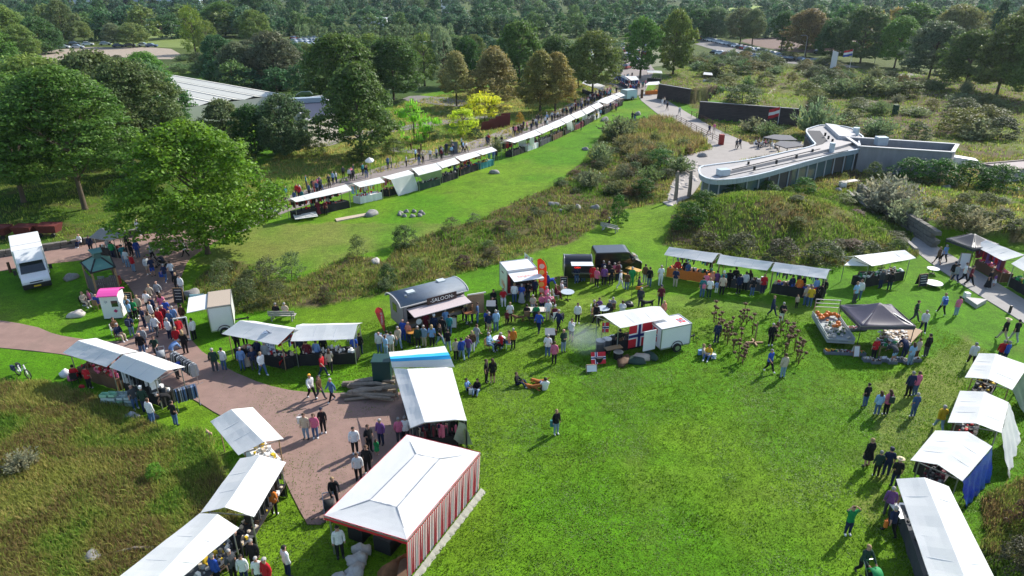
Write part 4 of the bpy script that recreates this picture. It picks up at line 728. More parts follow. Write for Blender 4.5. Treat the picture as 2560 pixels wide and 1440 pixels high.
# sheepskins and hides heaped at the tent mouth
SKIN = mat('sheepskin', (.48, .46, .42), .95, noise=.2, nscale=6, bumpy=1)
def lump(name, p, sz, m, label, cat, group=None, seed=0, rz=0, lm=None, auto=False, flatten=.3, n=14, k=9, fr=2.3):
    r = random.Random(seed); mb = MB(); vs = []; fs = []; ph = [r.uniform(0, 6) for _ in range(6)]
    for i in range(k + 1):
        a = math.pi * i / k
        for j in range(n):
            b_ = 2 * math.pi * j / n; x, y, z = math.sin(a) * math.cos(b_), math.sin(a) * math.sin(b_), math.cos(a)
            q = 1 + .13 * math.sin(x * fr * 1.5 + ph[0] + y * 2) + .10 * math.sin(y * fr * 2.1 + ph[1]) + .08 * math.sin(z * 4 + ph[2] + x * 3) + r.uniform(-.03, .03)
            z2 = max(z * q, -flatten); X, Y = x * q * sz[0], y * q * sz[1]; vs.append((X * math.cos(rz) - Y * math.sin(rz), X * math.sin(rz) + Y * math.cos(rz), z2 * sz[2]))
    for i in range(k):
        for j in range(n):
            a, b2 = i * n + j, i * n + (j + 1) % n; fs.append((a, a + n, b2 + n, b2))
    mb.add([(v[0] + p[0], v[1] + p[1], v[2] + p[2] + flatten * sz[2] * .6) for v in vs], fs)
    return mb.obj(name, m, p, label, cat, group, smooth=True, lm=lm, auto=auto)
for i, (x, y, s, c) in enumerate(((893, 1405, .55, 'upper grey sheepskin heaped at the mouth of the striped tent'), (885, 1440, .6, 'middle white sheepskin heaped at the mouth of the striped tent'), (852, 1462, .7, 'nearest white sheepskin heap below the striped tent'), (905, 1380, .45, 'small grey fleece at the back of the sheepskin heap'))):
    lump('sheepskin', P(x, y), (s, s * .6, .38), SKIN, c, 'sheepskin', 'sheepskins at the tent mouth', seed=i, rz=i * .9 + .3, fr=5)
lump('cow_hide', P(985, 1440), (1.0, .3, .75), mat('brown_hide', (.22, .10, .045), .9, noise=.5, nscale=2), 'brown and white cow hide hanging over a rail in the striped tent', 'hide', seed=9, rz=.9, fr=4)
MB().prism([flat(985, 1478, .82), flat(1000, 1400, .82), flat(1020, 1392, .82), flat(1010, 1470, .82)], -.8).obj('display_table', cm('U', 'cloth'), P(1000, 1440), 'low table with hides at the right corner of the striped tent', 'table')
# --- canopy with the blue stripe and the wide white one beside it
SB = mat('sky_blue_canvas', (.03, .42, .80), .6, noise=.05, trans=.1)
A1, A2, R1, R2, Bf, Bb = flat(980, 918, 2.2), flat(1136, 917, 2.2), flat(976, 897, 2.7), flat(1124, 888, 2.7), flat(972, 880, 2.3), flat(1112, 865, 2.3)
c = (A1 + A2 + Bf + Bb) / 4; c.z = 0; cb = thing('market_canopy', c, 'white canopy with a sky blue stripe along its ridge', 'canopy', lm='canopy with the blue stripe')
mb = MB(); u = .32; roof_sheet(mb, [(A1, A2), (lerp(A1, R1, 1 - u), lerp(A2, R2, 1 - u))], 8, 3, .03); roof_sheet(mb, [(lerp(R1, Bf, u), lerp(R2, Bb, u)), (Bf, Bb)], 8, 3, .03); mb.part('canvas_roof', CANVAS, cb)
mb = MB(); roof_sheet(mb, [(lerp(A1, R1, 1 - u), lerp(A2, R2, 1 - u)), (R1, R2), (lerp(R1, Bf, u), lerp(R2, Bb, u))], 8, 2, .01); mb.part('blue_stripe', SB, cb)
for p in (A1, A2, Bf, Bb): q = lerp(p, c, .08); MB().bar((q.x, q.y, 0), (q.x, q.y, p.z), .05).part('leg', STEEL, cb)
D = [(flat(1027, 1071, 2.15), flat(983, 920, 2.15)), (flat(1062, 1057, 2.55), flat(1018, 922, 2.6)), (flat(1140, 1050, 2.45), flat(1112, 918, 2.5)), (flat(1167, 1052, 2.25), flat(1130, 920, 2.3))]
c = (D[0][0] + D[0][1] + D[3][0] + D[3][1]) / 4; c.z = 0; wc = thing('market_canopy', c, 'long white canopy with folded side panel below the blue striped one', 'canopy', lm='long white canopy')
mb = MB(); roof_sheet(mb, D, 10, 4, .05); mb.part('canvas_roof', CANVAS, wc)
for pr in (D[0], D[3], (lerp(D[0][0], D[0][1], .5), lerp(D[3][0], D[3][1], .5))):
    for p in pr: q = lerp(p, c, .07); MB().bar((q.x, q.y, 0), (q.x, q.y, p.z - .02), .05).part('leg', STEEL, wc)
mb = MB(); 
for i in (1, 2): mb.bar(D[i][0] - Vector((0, 0, .06)), D[i][1] - Vector((0, 0, .06)), .05)
mb.bar(D[0][0], D[1][0], .05); mb.bar(D[1][0], D[2][0], .05); mb.bar(D[2][0], D[3][0], .05); mb.part('roof_frame', STEEL, wc)
q = [lerp(D[0][0], c, .2), lerp(D[3][0], c, .25), lerp(D[3][1], c, .2), lerp(D[0][1], c, .2)]; mb = MB(); mb.prism([Vector((p.x, p.y, .85)) for p in q], -.8); mb.part('counter', cm('K', 'cloth'), wc)
wares(Vector((q[0].x, q[0].y, 0)), Vector((q[1].x - q[0].x, q[1].y - q[0].y, 0)), Vector((0, .9, 0)), 70, None, .85, 'KNDMPEK', 'clothes and bags crowded at the near end of the long white canopy', seed=5, hmax=.9)
curtain(mb := MB(), D[3][0], D[3][1], 2.2, .1, 16, .05); mb.part('side_curtain', cm('D', 'cloth'), wc)
sheet_quad('tarpaulin', [flat(1163, 1060, 2.1), flat(1148, 1055, 2.2), flat(1130, 1110, .2), flat(1182, 1112, .1)], mat('clear_tarpaulin', (.5, .55, .5), .3, noise=.2, nscale=4), 'greenish plastic sheet hanging at the near corner of the long white canopy', 'tarpaulin')
# --- pop-up canopies
def popup(c4, z, peak, mt, label, lm, val=.28, legm=DARKM, name='pop_up_canopy', legs=True):
    p4 = [flat(*q, z) for q in c4]; c = sum(p4, Vector()) / 4; zg = float(hz(c.x, c.y)); c.z = zg; t = thing(name, c, label, 'canopy', lm=lm); top = Vector((c.x, c.y, zg + peak)); mb = MB()
    for p in p4: p.z += zg
    for i in range(4):
        a, b_ = p4[i], p4[(i + 1) % 4]; g = []; k = 7; n_ = 8
        for r_ in range(k + 1):
            s = r_ / k; row = []
            for j in range(n_ + 1):
                e_ = lerp(a, b_, j / n_); q = lerp(e_, top, s); prof = s ** 1.35; q.z = lerp(e_.z, top.z, prof) - .10 * math.sin(math.pi * j / n_) * (1 - s) * math.sin(math.pi * min(1, s + .25)); row.append(q)
            g.append(row)
        mb.sheet(g, .012)
    mb.part('canopy_roof', mt, t, smooth=True); mb = MB()
    for i in range(4): curtain(mb, p4[i], p4[(i + 1) % 4], p4[i].z + .01, p4[i].z - val, 8, .012)
    mb.part('valance', mt, t)
    for p in p4: q = lerp(p, c, .03); MB().bar((q.x, q.y, zg), (q.x, q.y, p.z), .04).part('leg', legm, t)
    mb = MB()
    for i in range(4): mb.bar(p4[i] - Vector((0, 0, .05)), p4[(i + 1) % 4] - Vector((0, 0, .05)), .03); mb.bar(p4[i] - Vector((0, 0, .05)), top - Vector((0, 0, .15)), .03)
    mb.part('frame', STEEL, t); return t
BLK = mat('black_canvas', (.075, .065, .095), .5, noise=.12, nscale=3, trans=.03, wear=.12); BLK2 = mat('charcoal_canvas', (.035, .04, .055), .5, noise=.1, trans=.02)
popup(((2153, 815), (2290, 815), (2228, 760), (2101, 762)), 2.2, 3.15, BLK, 'dark purple grey pop up canopy over the pumpkin and mushroom stall', 'dark pop up canopy')
popup(((2366, 596), (2436, 622), (2498, 610), (2428, 583)), 2.2, 2.9, BLK2, 'black pop up canopy beside the grey path', 'black canopy by the grey path')
# loose sheets
sheet_quad('white_sheet', [flat(977, 449, 2.1), flat(1034, 435, 2.1), P(1047, 475), P(996, 490)], CANVAS, 'white sheet hanging from the third stall down to the lawn', 'sheet', amp=.05)
sheet_quad('green_drape', [flat(1047, 440, 2.1), flat(1102, 424, 2.1), P(1106, 452), P(1068, 464)], mat('sage_cloth', (.30, .36, .27), .8, noise=.15, nscale=3), 'grey green drape hanging from the fourth stall', 'drape', amp=.10)
for i, (a, b_, c, d, lab) in enumerate((((1296, 352), (1316, 347), (1316, 367), (1297, 373), 'white side sheet on the first stall after the gap'), ((1324, 346), (1336, 342), (1334, 371), (1323, 373), 'narrow white hanging sheet on the second stall after the gap'), ((1416, 309), (1429, 302), (1435, 325), (1420, 331), 'white sheet hanging from the fifth stall after the gap'), ((1455, 290), (1468, 283), (1470, 302), (1456, 309), 'white sheet hanging from the sixth stall after the gap'))):
    sheet_quad('white_sheet', [flat(*a, 2.05), flat(*b_, 2.05), flat(*c, .15), flat(*d, .1)], CANVAS, lab, 'sheet', amp=.04, seed=i)
TARP = mat('blue_tarpaulin', (.015, .07, .55), .3, noise=.15, nscale=5, bumpy=.6, coat=.3)
sheet_quad('blue_tarpaulin', [flat(2408, 1204, 2.1), flat(2482, 1118, 2.1), P(2473, 1200), P(2412, 1270)], TARP, 'crumpled blue tarpaulin forming the back wall of a stall', 'tarpaulin', 14, 10, .09)
sheet_quad('white_tarpaulin', [flat(2505, 1083, 2.1), flat(2522, 1008, 2.1), P(2552, 1085), P(2520, 1196)], CANVAS, 'loose white tarpaulin spilling from the back of a stall', 'tarpaulin', 12, 10, .09)
sheet_quad('dark_tarpaulin', [flat(2532, 976, 2.1), flat(2572, 915, 2.1), P(2600, 950), P(2562, 1045)], mat('slate_tarpaulin', (.07, .095, .125), .35, noise=.2, nscale=5, coat=.2), 'slate grey tarpaulin behind the farthest stall of the right row', 'tarpaulin', 12, 10, .08)
sheet_quad('red_curtain', [flat(694, 862, 2.05), flat(733, 826, 2.3), flat(737, 826, 1.8), flat(697, 868, 1.4)], REDC, 'red side curtain of the stall left of the black tablecloth stall', 'curtain')
MB().prism([flat(697, 905, .8), flat(735, 877, .8), flat(737, 878, .1), flat(699, 918, .0)], (.03, .03, 0)).obj('red_board', REDC, P(715, 905), 'red board closing the side of the stall with red curtains', 'board')
MB().prism([flat(2110, 663, 2.0), flat(2172, 665, 2.0), flat(2168, 655, 2.1), flat(2133, 643, 2.3)], -.02).obj('awning_flap', CANVAS, P(2140, 700), 'pointed white awning flap left of the yellow banner stall', 'awning')
MB().prism([flat(2210, 686, .75), flat(2244, 680, .75), flat(2243, 691, .3), flat(2209, 698, .3)], (0, -.02, 0)).obj('yellow_banner', cm('Y', 'cloth'), P(2228, 700), 'yellow banner on the black tablecloth below the mound', 'banner')
# ------------------------------------------------------------ vehicles, trailers, buildings (built in local axes: +X along the front, +Y to the back)
def LP(mb, name, mats, parent, smooth=False): return link(name, mb.mesh(name, mats, (0, 0, 0), smooth), parent)
def frame(a, b, z=0):
    """origin at pixel a, local X towards pixel b; returns location, rz, length"""
    A, B_ = P(*a), P(*b); d = B_ - A; return A, math.atan2(d.y, d.x), math.hypot(d.x, d.y)
def text(s, size, m, parent, loc, rot, name='lettering', align='CENTER', ext=.004):
    cu = bpy.data.curves.new('t', 'FONT'); cu.body = s; cu.size = size; cu.align_x = align; cu.align_y = 'CENTER'; cu.extrude = ext; cu.resolution_u = 2
    ob = bpy.data.objects.new('t', cu); C.objects.link(ob); bpy.context.view_layer.update()
    me = bpy.data.meshes.new_from_object(ob.evaluated_get(bpy.context.evaluated_depsgraph_get())); bpy.data.objects.remove(ob); me.materials.clear(); me.materials.append(m)
    o = link(name, me, parent, loc); o.rotation_euler = rot; return o
WSIGN = mat('white_lettering', (.75, .75, .72), .6); KSIGN = mat('black_lettering', (.02, .02, .02), .6)
def wheel(parent, x, y, r=.33, w=.2, name='wheel'):
    mb = MB(); mb.tube([(x, y - w / 2, r), (x, y + w / 2, r)], r, 16); o = LP(mb, name, RUBBER, parent)
    mb = MB(); mb.tube([(x, y - w / 2 - .01, r), (x, y + w / 2 + .01, r)], r * .58, 12); h = LP(mb, 'rim', STEEL, o); return o
def extrude_profile(prof, y0, y1, mb=None, m=0):
    """prof: list of (x,z); extruded over y"""
    mb = mb or MB(); n = len(prof); a = [(x, y0, z) for x, z in prof]; b = [(x, y1, z) for x, z in prof]
    mb.add(a + b, [tuple(range(n)), tuple(range(2 * n - 1, n - 1, -1))] + [((i + 1) % n, i, n + i, n + (i + 1) % n) for i in range(n)], m); return mb
def bevel(o, w=.03, seg=2):
    md = o.modifiers.new('b', 'BEVEL'); md.width = w; md.segments = seg; md.limit_method = 'ANGLE'; md.angle_limit = .6; return o
# white box truck, nose towards the camera
p, rz, L = frame((98, 726), (80, 655)); tk = thing('box_truck', p, 'white box truck with a dark windscreen parked on the left edge', 'truck', rz=rz, lm='white box truck')
Wd = 1.05
o = LP(extrude_profile([(.25, .45), (.0, .55), (-.02, .85), (.12, 1.05), (.95, 1.25), (1.75, 2.05), (2.15, 2.15), (2.25, 2.15), (2.25, .45)], -Wd * .95, Wd * .95), 'cab', WHITEP, tk); bevel(o, .05)
mb = MB(); mb.add([(.99, -.88, 1.29), (.99, .88, 1.29), (1.70, .80, 2.0), (1.70, -.80, 2.0)], [(3, 2, 1, 0)]); mb.prism([(.97, -.88, 1.30), (.97, .88, 1.30), (1.69, .80, 2.02), (1.69, -.80, 2.02)], (.0, 0, .015)); LP(mb, 'windscreen', GLASSD, tk)
for s in (-1, 1):
    mb = MB(); mb.prism([(1.25, s * (Wd * .955), 1.35), (2.1, s * (Wd * .955), 1.35), (2.1, s * (Wd * .955), 1.95), (1.75, s * (Wd * .955), 1.95)], (0, s * .012, 0)); LP(mb, 'side_window', GLASSD, tk)
    mb = MB(); mb.box((1.1, s * (Wd + .2), 1.5), (.12, .22, .4)); mb.bar((1.15, s * Wd, 1.4), (1.1, s * (Wd + .2), 1.45), .03); LP(mb, 'mirror', DARKM, tk)
    mb = MB(); mb.box((.05, s * .75, .78), (.12, .35, .16)); LP(mb, 'headlight', mat('lamp_glass', (.6, .62, .65), .1), tk)
    wheel(tk, .75, s * .85, .36, .22); wheel(tk, 5.3, s * .85, .36, .3)
mb = MB(); mb.box((-.02, 0, .5), (.22, 2.0, .38)); mb.box((-.03, 0, .82), (.06, .9, .10)); bevel(LP(mb, 'bumper', DARKM, tk), .04)
mb = MB(); mb.box((-.15, 0, .5), (.02, .5, .12)); LP(mb, 'number_plate', mat('yellow_plate', (.75, .5, .03), .5), tk)
mb = MB(); mb.box((4.6, 0, 1.78), (4.7, 2.2, 2.45)); bevel(LP(mb, 'cargo_box', WHITEP, tk), .04)
o = LP(extrude_profile([(1.35, 2.15), (2.2, 2.95), (2.26, 2.95), (2.26, 2.15)], -.98, .98), 'wind_deflector', WHITEP, tk); bevel(o, .05)
mb = MB(); mb.box((3.6, 0, 3.012), (.04, 2.22, .02)); LP(mb, 'roof_seam', STEEL, tk)
mb = MB(); mb.box((3.8, 0, .48), (6.0, .9, .16)); LP(mb, 'chassis', DARKM, tk)
# panel van seen from the left side
def van(a, b, colr, label, lm, glass_side=False, Lv=5.1, Wv=1.95, Hv=2.0):
    p, rz, L = frame(a, b); t = thing('parked_van', p, label, 'van', rz=rz, lm=lm); s = L / Lv
    prof = [(0, .35), (0, 1.75), (.12, Hv), (3.35, Hv), (3.65, 1.95), (4.35, 1.3), (4.95, 1.08), (5.08, .85), (5.1, .4), (4.9, .3), (.2, .3)]
    prof = [(x * L / 5.1, z) for x, z in prof]; o = LP(extrude_profile(prof, 0, Wv), 'body', PAINT, t); o.color = (*colr, 1); bevel(o, .07, 3)
    f = L / 5.1
    mb = MB(); mb.prism([(3.69 * f, .12, 1.955), (3.69 * f, Wv - .12, 1.955), (4.36 * f, Wv - .08, 1.34), (4.36 * f, .08, 1.34)], (.012, 0, .014)); LP(mb, 'windscreen', GLASSD, t)
    for y, sgn in ((0, -1), (Wv, 1)):
        mb = MB(); mb.prism([(2.75 * f, y, 1.25), (4.1 * f, y, 1.25), (3.6 * f, y, 1.78), (2.8 * f, y, 1.78)], (0, sgn * .012, 0)); LP(mb, 'side_window', GLASSD, t)
        mb = MB(); mb.box((4.0 * f, y + sgn * .16, 1.3), (.14, .22, .26)); LP(mb, 'mirror', DARKM, t)
        wheel(t, .95 * f, y - sgn * .1, .34, .22); wheel(t, 4.2 * f, y - sgn * .1, .34, .22)
        mb = MB(); mb.box((4.98 * f, y - sgn * .25, .85), (.16, .35, .2)); LP(mb, 'headlight', mat('lamp_glass'), t)
        mb = MB(); mb.box((-.005, y - sgn * .12, 1.15), (.03, .14, .5)); LP(mb, 'tail_light', mat('tail_red', (.4, .01, .01), .3), t)
        mb = MB(); mb.box((1.4 * f, y + sgn * .004, 1.5), (2.6 * f, .01, .01)); mb.box((1.4 * f, y + sgn * .006, .95), (3.6 * f, .014, .03)); mb.box((2.62 * f, y + sgn * .006, 1.05), (.012, .012, 1.3)); LP(mb, 'body_moulding', DARKM, t)
    return t
van((1486, 686), (1604, 682), (.008, .008, .010), 'shiny black panel van parked behind the black coffee trailer', 'black van')
# box trailer on one axle
def trailer(a, b, W_, H_, z0, colr, label, lm, name='trailer', cat='trailer', m=None, axle=.55, group=None):
    p, rz, L = frame(a, b); t = thing(name, p, label, cat, rz=rz, lm=lm, group=group); m = m or WHITEP
    mb = MB(); mb.box((L / 2, W_ / 2, z0 + (H_ - z0) / 2), (L, W_, H_ - z0)); bevel(LP(mb, 'body', m, t), .03)
    mb = MB(); 
    for x in (0, L):
        for y in (0, W_): mb.bar((x, y, z0), (x, y, H_), .06)
    for y in (0, W_): mb.bar((0, y, H_), (L, y, H_), .07); mb.bar((0, y, z0), (L, y, z0), .09)
    for x in (0, L): mb.bar((x, 0, H_), (x, W_, H_), .07)
    LP(mb, 'edge_trim', STEEL, t)
    for y in (-.05, W_ + .05):
        w = wheel(t, L * axle, y, .32, .2); mb = MB(); mb.tube([(L * axle + .46 * math.cos(q), y, .36 + .46 * math.sin(q)) for q in [math.pi * i / 8 for i in range(9)]], .03, 6); LP(mb, 'mudguard', DARKM, t)
    mb = MB(); mb.bar((L, W_ / 2, z0), (L + 1.0, W_ / 2, .45), .09); mb.tube([(L + .9, W_ / 2, .05), (L + .9, W_ / 2, .6)], .03, 8); LP(mb, 'drawbar', DARKM, t)
    return t, L
NR_, NW_, NB_ = mat('flag_red', (.58, .02, .035), .7), mat('flag_white', (.78, .78, .78), .7), mat('flag_navy', (.015, .03, .16), .7)
def nordic(parent, o, u, v, w, h, off, name='flag_print', sub=True):
    """cross flag on a rectangle: origin o, unit vectors u (width) v (height), thin slabs offset by off"""
    o, u, v, off = Vector(o), Vector(u), Vector(v), Vector(off); mb = MB()
    def slab(x0, x1, y0, y1, k, m): q = [o + u * x0 * w + v * y0 * h, o + u * x1 * w + v * y0 * h, o + u * x1 * w + v * y1 * h, o + u * x0 * w + v * y1 * h]; mb.prism([p_ + off * k for p_ in q], off, m)
    slab(0, 1, 0, 1, 0, 0); slab(.27, .45, 0, 1, 1.02, 1); slab(0, 1, .375, .625, 1.02, 1); slab(.315, .405, 0, 1, 2.1, 2); slab(0, 1, .4375, .5625, 2.1, 2)
    return LP(mb, name, [NR_, NW_, NB_], parent)
t, L = trailer((1649, 887), (1722, 871), 1.55, 1.95, .42, None, 'white box trailer with norwegian flag prints beside the grill canopy', 'white norwegian trailer')
nordic(t, (-.004, 1.3, .75), (0, -1, 0), (0, 0, 1), .8, 1.0, (-.005, 0, 0)); nordic(t, (L * .72, .4, 1.955), (1, 0, 0), (0, 1, 0), .5, .6, (0, 0, .004))
mb = MB(); mb.box((-.75, .25, 1.15), (.95, .05, 1.5)); LP(mb, 'open_door', WHITEP, t)
nf = thing('norwegian_flag', flat(1572, 848, 0), 'large norwegian flag hung as a wall under the grill canopy', 'flag'); a, b = flat(1574, 815, 2.0), flat(1646, 800, 2.0); d = (b - a); nf.location = (a.x, a.y, 0); nf.rotation_euler.z = math.atan2(d.y, d.x)
nordic(nf, (0, 0, .25), (1, 0, 0), (0, 0, 1), d.length, 1.75, (0, -.006, 0), 'cloth')
nf = thing('norwegian_flag', P(1478, 912), 'small norwegian flag draped over a board at the front left of the grill', 'flag', rz=.08); nordic(nf, (0, 0, .05), (1, 0, 0), (0, .45, .89), 1.0, .8, (0, -.006, .003), 'cloth')
nf = thing('norwegian_flag', P(1503, 872), 'norwegian flag on the left post of the grill canopy', 'flag', rz=.05); nordic(nf, (0, 0, 1.3), (1, 0, 0), (0, 0, 1), .45, .75, (0, -.006, 0), 'cloth'); LP(MB().bar((-.02, 0, 0), (-.02, 0, 2.2), .04), 'pole', WOODM, nf)
# white trailer with a wooden roof lid and raised flap, seen end on
t, L = trailer((532, 843), (590, 834), 2.9, 2.3, .45, None, 'white market trailer with a beige roof and an open side flap', 'white flap trailer')
LP(MB().prism([(.02, .05, 2.33), (L - .02, .05, 2.33), (L - .02, 2.85, 2.33), (.02, 2.85, 2.33)], .03), 'beige_roof', mat('beige_plywood', (.40, .33, .26), .8, noise=.12, nscale=6, stretch=(1, 8, 1)), t)
bevel(LP(MB().prism([(-.01, .1, 2.25), (-.01, 2.8, 2.25), (-1.35, 2.8, 2.15), (-1.35, .1, 2.15)], -.04), 'raised_flap', WHITEP, t), .01)
LP(MB().prism([(-.012, .15, .9), (-.012, 2.75, .9), (-.012, 2.75, 2.1), (-.012, .15, 2.1)], (-.004, 0, 0)), 'serving_hatch', mat('dark_inside', (.02, .02, .022), .7), t)
LP(MB().prism([(-1.3, 3.0, 2.3), (-1.3, 3.05, 1.1), (-.4, 3.05, 1.1), (-.3, 3.0, 2.2)], (0, .02, 0)), 'side_flap', mat('pale_turquoise', (.35, .60, .62), .5), t)
# red grilled food trailer
t, L = trailer((1268, 748), (1340, 738), 2.0, 2.45, .4, None, 'red and white fries trailer with an open awning, flames on its end', 'red food trailer', m=WHITEP)
LP(MB().prism([(.04, -.012, .5), (L - .04, -.012, .5), (L - .04, -.012, 2.15), (.04, -.012, 2.15)], (0, -.006, 0)), 'red_front', mat('red_panel', (.32, .012, .02), .4, noise=.3, nscale=5), t)
LP(MB().prism([(.25, -.03, 1.15), (L - .1, -.03, 1.15), (L - .1, -.03, 2.05), (.25, -.03, 2.05)], (0, -.004, 0)), 'serving_hatch', mat('dark_inside'), t)
bevel(LP(MB().prism([(.05, -.03, 2.3), (L, -.03, 2.3), (L + .1, -1.5, 2.15), (.1, -1.5, 2.15)], -.04), 'awning', WHITEP, t), .01)
text('Saligchon', .42, mat('pink_print', (.75, .28, .22), .6), t, (L * .55, -.85, 2.262), (.10, 0, .0))
LP(MB().prism([(.2, -.1, 1.1), (L - .1, -.1, 1.1), (L - .1, -.5, 1.1), (.2, -.5, 1.1)], .04), 'counter', STEEL, t)
text('Nu', .75, mat('orange_print', (.85, .25, .02), .6), t, (-.014, 1.0, .95), (math.pi / 2, 0, -math.pi / 2))
LP(MB().box((.0, 1.2, 1.9), (.03, .5, .1)), 'maroon_mark', cm('M'), t)
# black arched coffee trailer
p, rz, L = frame((1410, 706), (1478, 706)); t = thing('coffee_trailer', p, 'black round roofed coffee trailer in front of the black van', 'trailer', rz=rz, lm='black coffee trailer')
W_ = 1.7; prof = [(W_ * .5 - W_ * .5 * math.cos(q), 1.45 + .75 * math.sin(q)) for q in [math.pi * i / 10 for i in range(11)]]; prof = [(0, .4)] + prof + [(W_, .4)]
n = len(prof); mb = MB(); A_ = [(0, y, z) for y, z in prof]; B_ = [(L, y, z) for y, z in prof]; mb.add(A_ + B_, [tuple(range(n - 1, -1, -1)), tuple(range(n, 2 * n))] + [(i, (i + 1) % n, n + (i + 1) % n, n + i) for i in range(n)])
o = LP(mb, 'body', PAINT, t); o.color = (.008, .009, .012, 1)
mb = MB(); mb.tube([(-.01, y, z) for y, z in prof], .035, 6); mb.tube([(L + .01, y, z) for y, z in prof], .035, 6); LP(mb, 'arch_trim', STEEL, t)
q = [(-.01, W_ * .5 - .38 * math.cos(a), 1.45 + .5 * math.sin(a)) for a in [math.pi * 2 * i / 12 for i in range(12)]]; LP(MB().prism(q, (-.01, 0, 0)), 'sign_panel', mat('khaki_panel', (.26, .26, .16), .7), t)
LP(MB().prism([(.5, -.02, 1.9), (L, -.02, 1.9), (L, -1.0, 1.95), (.5, -1.0, 1.95)], -.03), 'awning', mat('white_awning', (.6, .63, .67), .5), t)
LP(MB().prism([(.6, -.01, 1.0), (L - .15, -.01, 1.0), (L - .15, -.01, 1.8), (.6, -.01, 1.8)], (0, -.006, 0)), 'serving_hatch', mat('dark_inside'), t); LP(MB().prism([(.6, -.02, .95), (L, -.02, .95), (L, -.4, .95), (.6, -.4, .95)], .03), 'counter', STEEL, t)
sg = LP(MB().box((1.0, -.92, 1.75), (.7, .03, .24)), 'open_sign', mat('dark_inside'), t); text('OPEN', .2, mat('red_led', (.8, .02, .02), .4, emit=(1, .03, .02, 1.2)), sg, (1.0, -.94, 1.75), (math.pi / 2, 0, 0))
for x in (L * .5,): wheel(t, x, 0.05, .3, .2); wheel(t, x, W_ - .05, .3, .2)
# saloon wagon
p, rz, L = frame((1012, 842), (1160, 800)); t = thing('saloon_wagon', p, 'grey barrel roofed wagon with a saloon sign and open awning', 'food wagon', rz=rz, lm='saloon wagon')
L = 5.0 if L < 5 else L; W_ = 2.3; GW = mat('grey_boards', (.30, .26, .26), .7, noise=.1, nscale=5)
prof = [(-.15, 2.45)] + [(W_ * .5 - (W_ * .5 + .15) * math.cos(q), 2.45 + .45 * math.sin(q)) for q in [math.pi * (i + .5) / 10 for i in range(10)]] + [(W_ + .15, 2.45)]
n = len(prof); mb = MB(); A_ = [(-.25, y, z) for y, z in prof] + [(-.25, y, z - .07) for y, z in prof]; B_ = [(L + .25, v[1], v[2]) for v in A_]; N = 2 * n
mb.add(A_ + B_, [(i, i + 1, N + i + 1, N + i) for i in range(n - 1)] + [(n + i + 1, n + i, N + n + i, N + n + i + 1) for i in range(n - 1)] + [(i + 1, i, n + i, n + i + 1) for i in range(n - 1)] + [(N + i, N + i + 1, N + n + i + 1, N + n + i) for i in range(n - 1)] + [(0, N, N + n, n), (n - 1, 2 * n - 1, N + 2 * n - 1, N + n - 1)])
LP(mb, 'roof', mat('slate_roofing', (.13, .16, .20), .6, noise=.12, nscale=3, bumpy=.15, wear=.15), t, True)
mb = MB(); mb.tube([(-.26, y, z) for y, z in prof], .045, 6); mb.tube([(L + .26, y, z) for y, z in prof], .045, 6); mb.bar((-.25, -.16, 2.44), (L + .25, -.16, 2.44), .06); LP(mb, 'roof_trim', mat('pale_trim', (.6, .58, .56), .6), t)
mb = MB()
for x in (0, L): mb.prism([(x, 0, .55), (x, W_, .55), (x, W_, 2.44)] + [(x, W_ * .5 + W_ * .5 * math.cos(q), 2.44 + .38 * math.sin(q)) for q in [math.pi * i / 8 for i in range(1, 8)]] + [(x, 0, 2.44)], (.06 if x == 0 else -.06, 0, 0))
mb.box((L / 2, W_ - .03, 1.5), (L, .06, 1.9)); mb.box((L / 2, 0.03, .75), (L, .06, .4)); mb.box((L / 2, 0.03, 2.35), (L, .06, .2)); mb.box((.15, .03, 1.5), (.3, .06, 1.9)); mb.box((L / 2, W_ / 2, .58), (L, W_, .06)); LP(mb, 'body_boards', GW, t)
LP(MB().box((L / 2, 1.2, 1.5), (L - .3, .05, 1.6)), 'dark_interior', mat('dark_inside'), t)
bevel(LP(MB().prism([(.3, -.02, 2.15), (L - .1, -.02, 2.15), (L - .1, -1.25, 2.0), (.3, -1.25, 2.0)], -.05), 'awning', mat('pinkish_boards', (.50, .42, .42), .7, noise=.1, nscale=4, stretch=(5, 1, 1)), t), .01)
sg = LP(MB().box((L * .6, -.26, 2.42), (2.4, .05, .52)), 'sign_board', mat('brown_sign', (.045, .025, .022), .6), t); text('-SALOON-', .42, WSIGN, sg, (L * .6, -.30, 2.42), (math.pi / 2, 0, 0))
for x, y in ((1.1, 1.0), (3.9, 1.6)): LP(MB().box((x, y, 2.92), (.6, .5, .12)), 'roof_hatch', mat('pale_hatch', (.5, .54, .55), .4), t)
LP(MB().tube([(.5, .5, 2.75), (.5, .5, 3.0)], .09, 8), 'roof_vent', STEEL, t)
LP(MB().prism([(-.012, 1.1, 1.5), (-.012, 1.8, 1.5), (-.012, 1.8, 2.1), (-.012, 1.1, 2.1)], (-.01, 0, 0)), 'end_window', GLASSD, t)
LP(MB().box((L / 2, .02, 1.02), (L - .5, .5, .05)), 'counter', WOODM, t)
for x in (1.0, L - 1.0): wheel(t, x, .1, .35, .2); wheel(t, x, W_ - .1, .35, .2)
LP(MB().box((L + .75, -.35, 1.25), (1.3, .06, 1.6), -.25), 'menu_board', mat('wood_tan', (.36, .22, .13), .7, noise=.2), t); LP(MB().bar((L + .1, -.3, 2.15), (L + 1.5, -.6, 2.15), .08), 'board_beam', mat('pale_trim'), t)
LP(MB().tube([(.9, -.6, 1.25), (.9, -.64, 1.25)], .22, 12), 'round_plate', WSIGN, t)
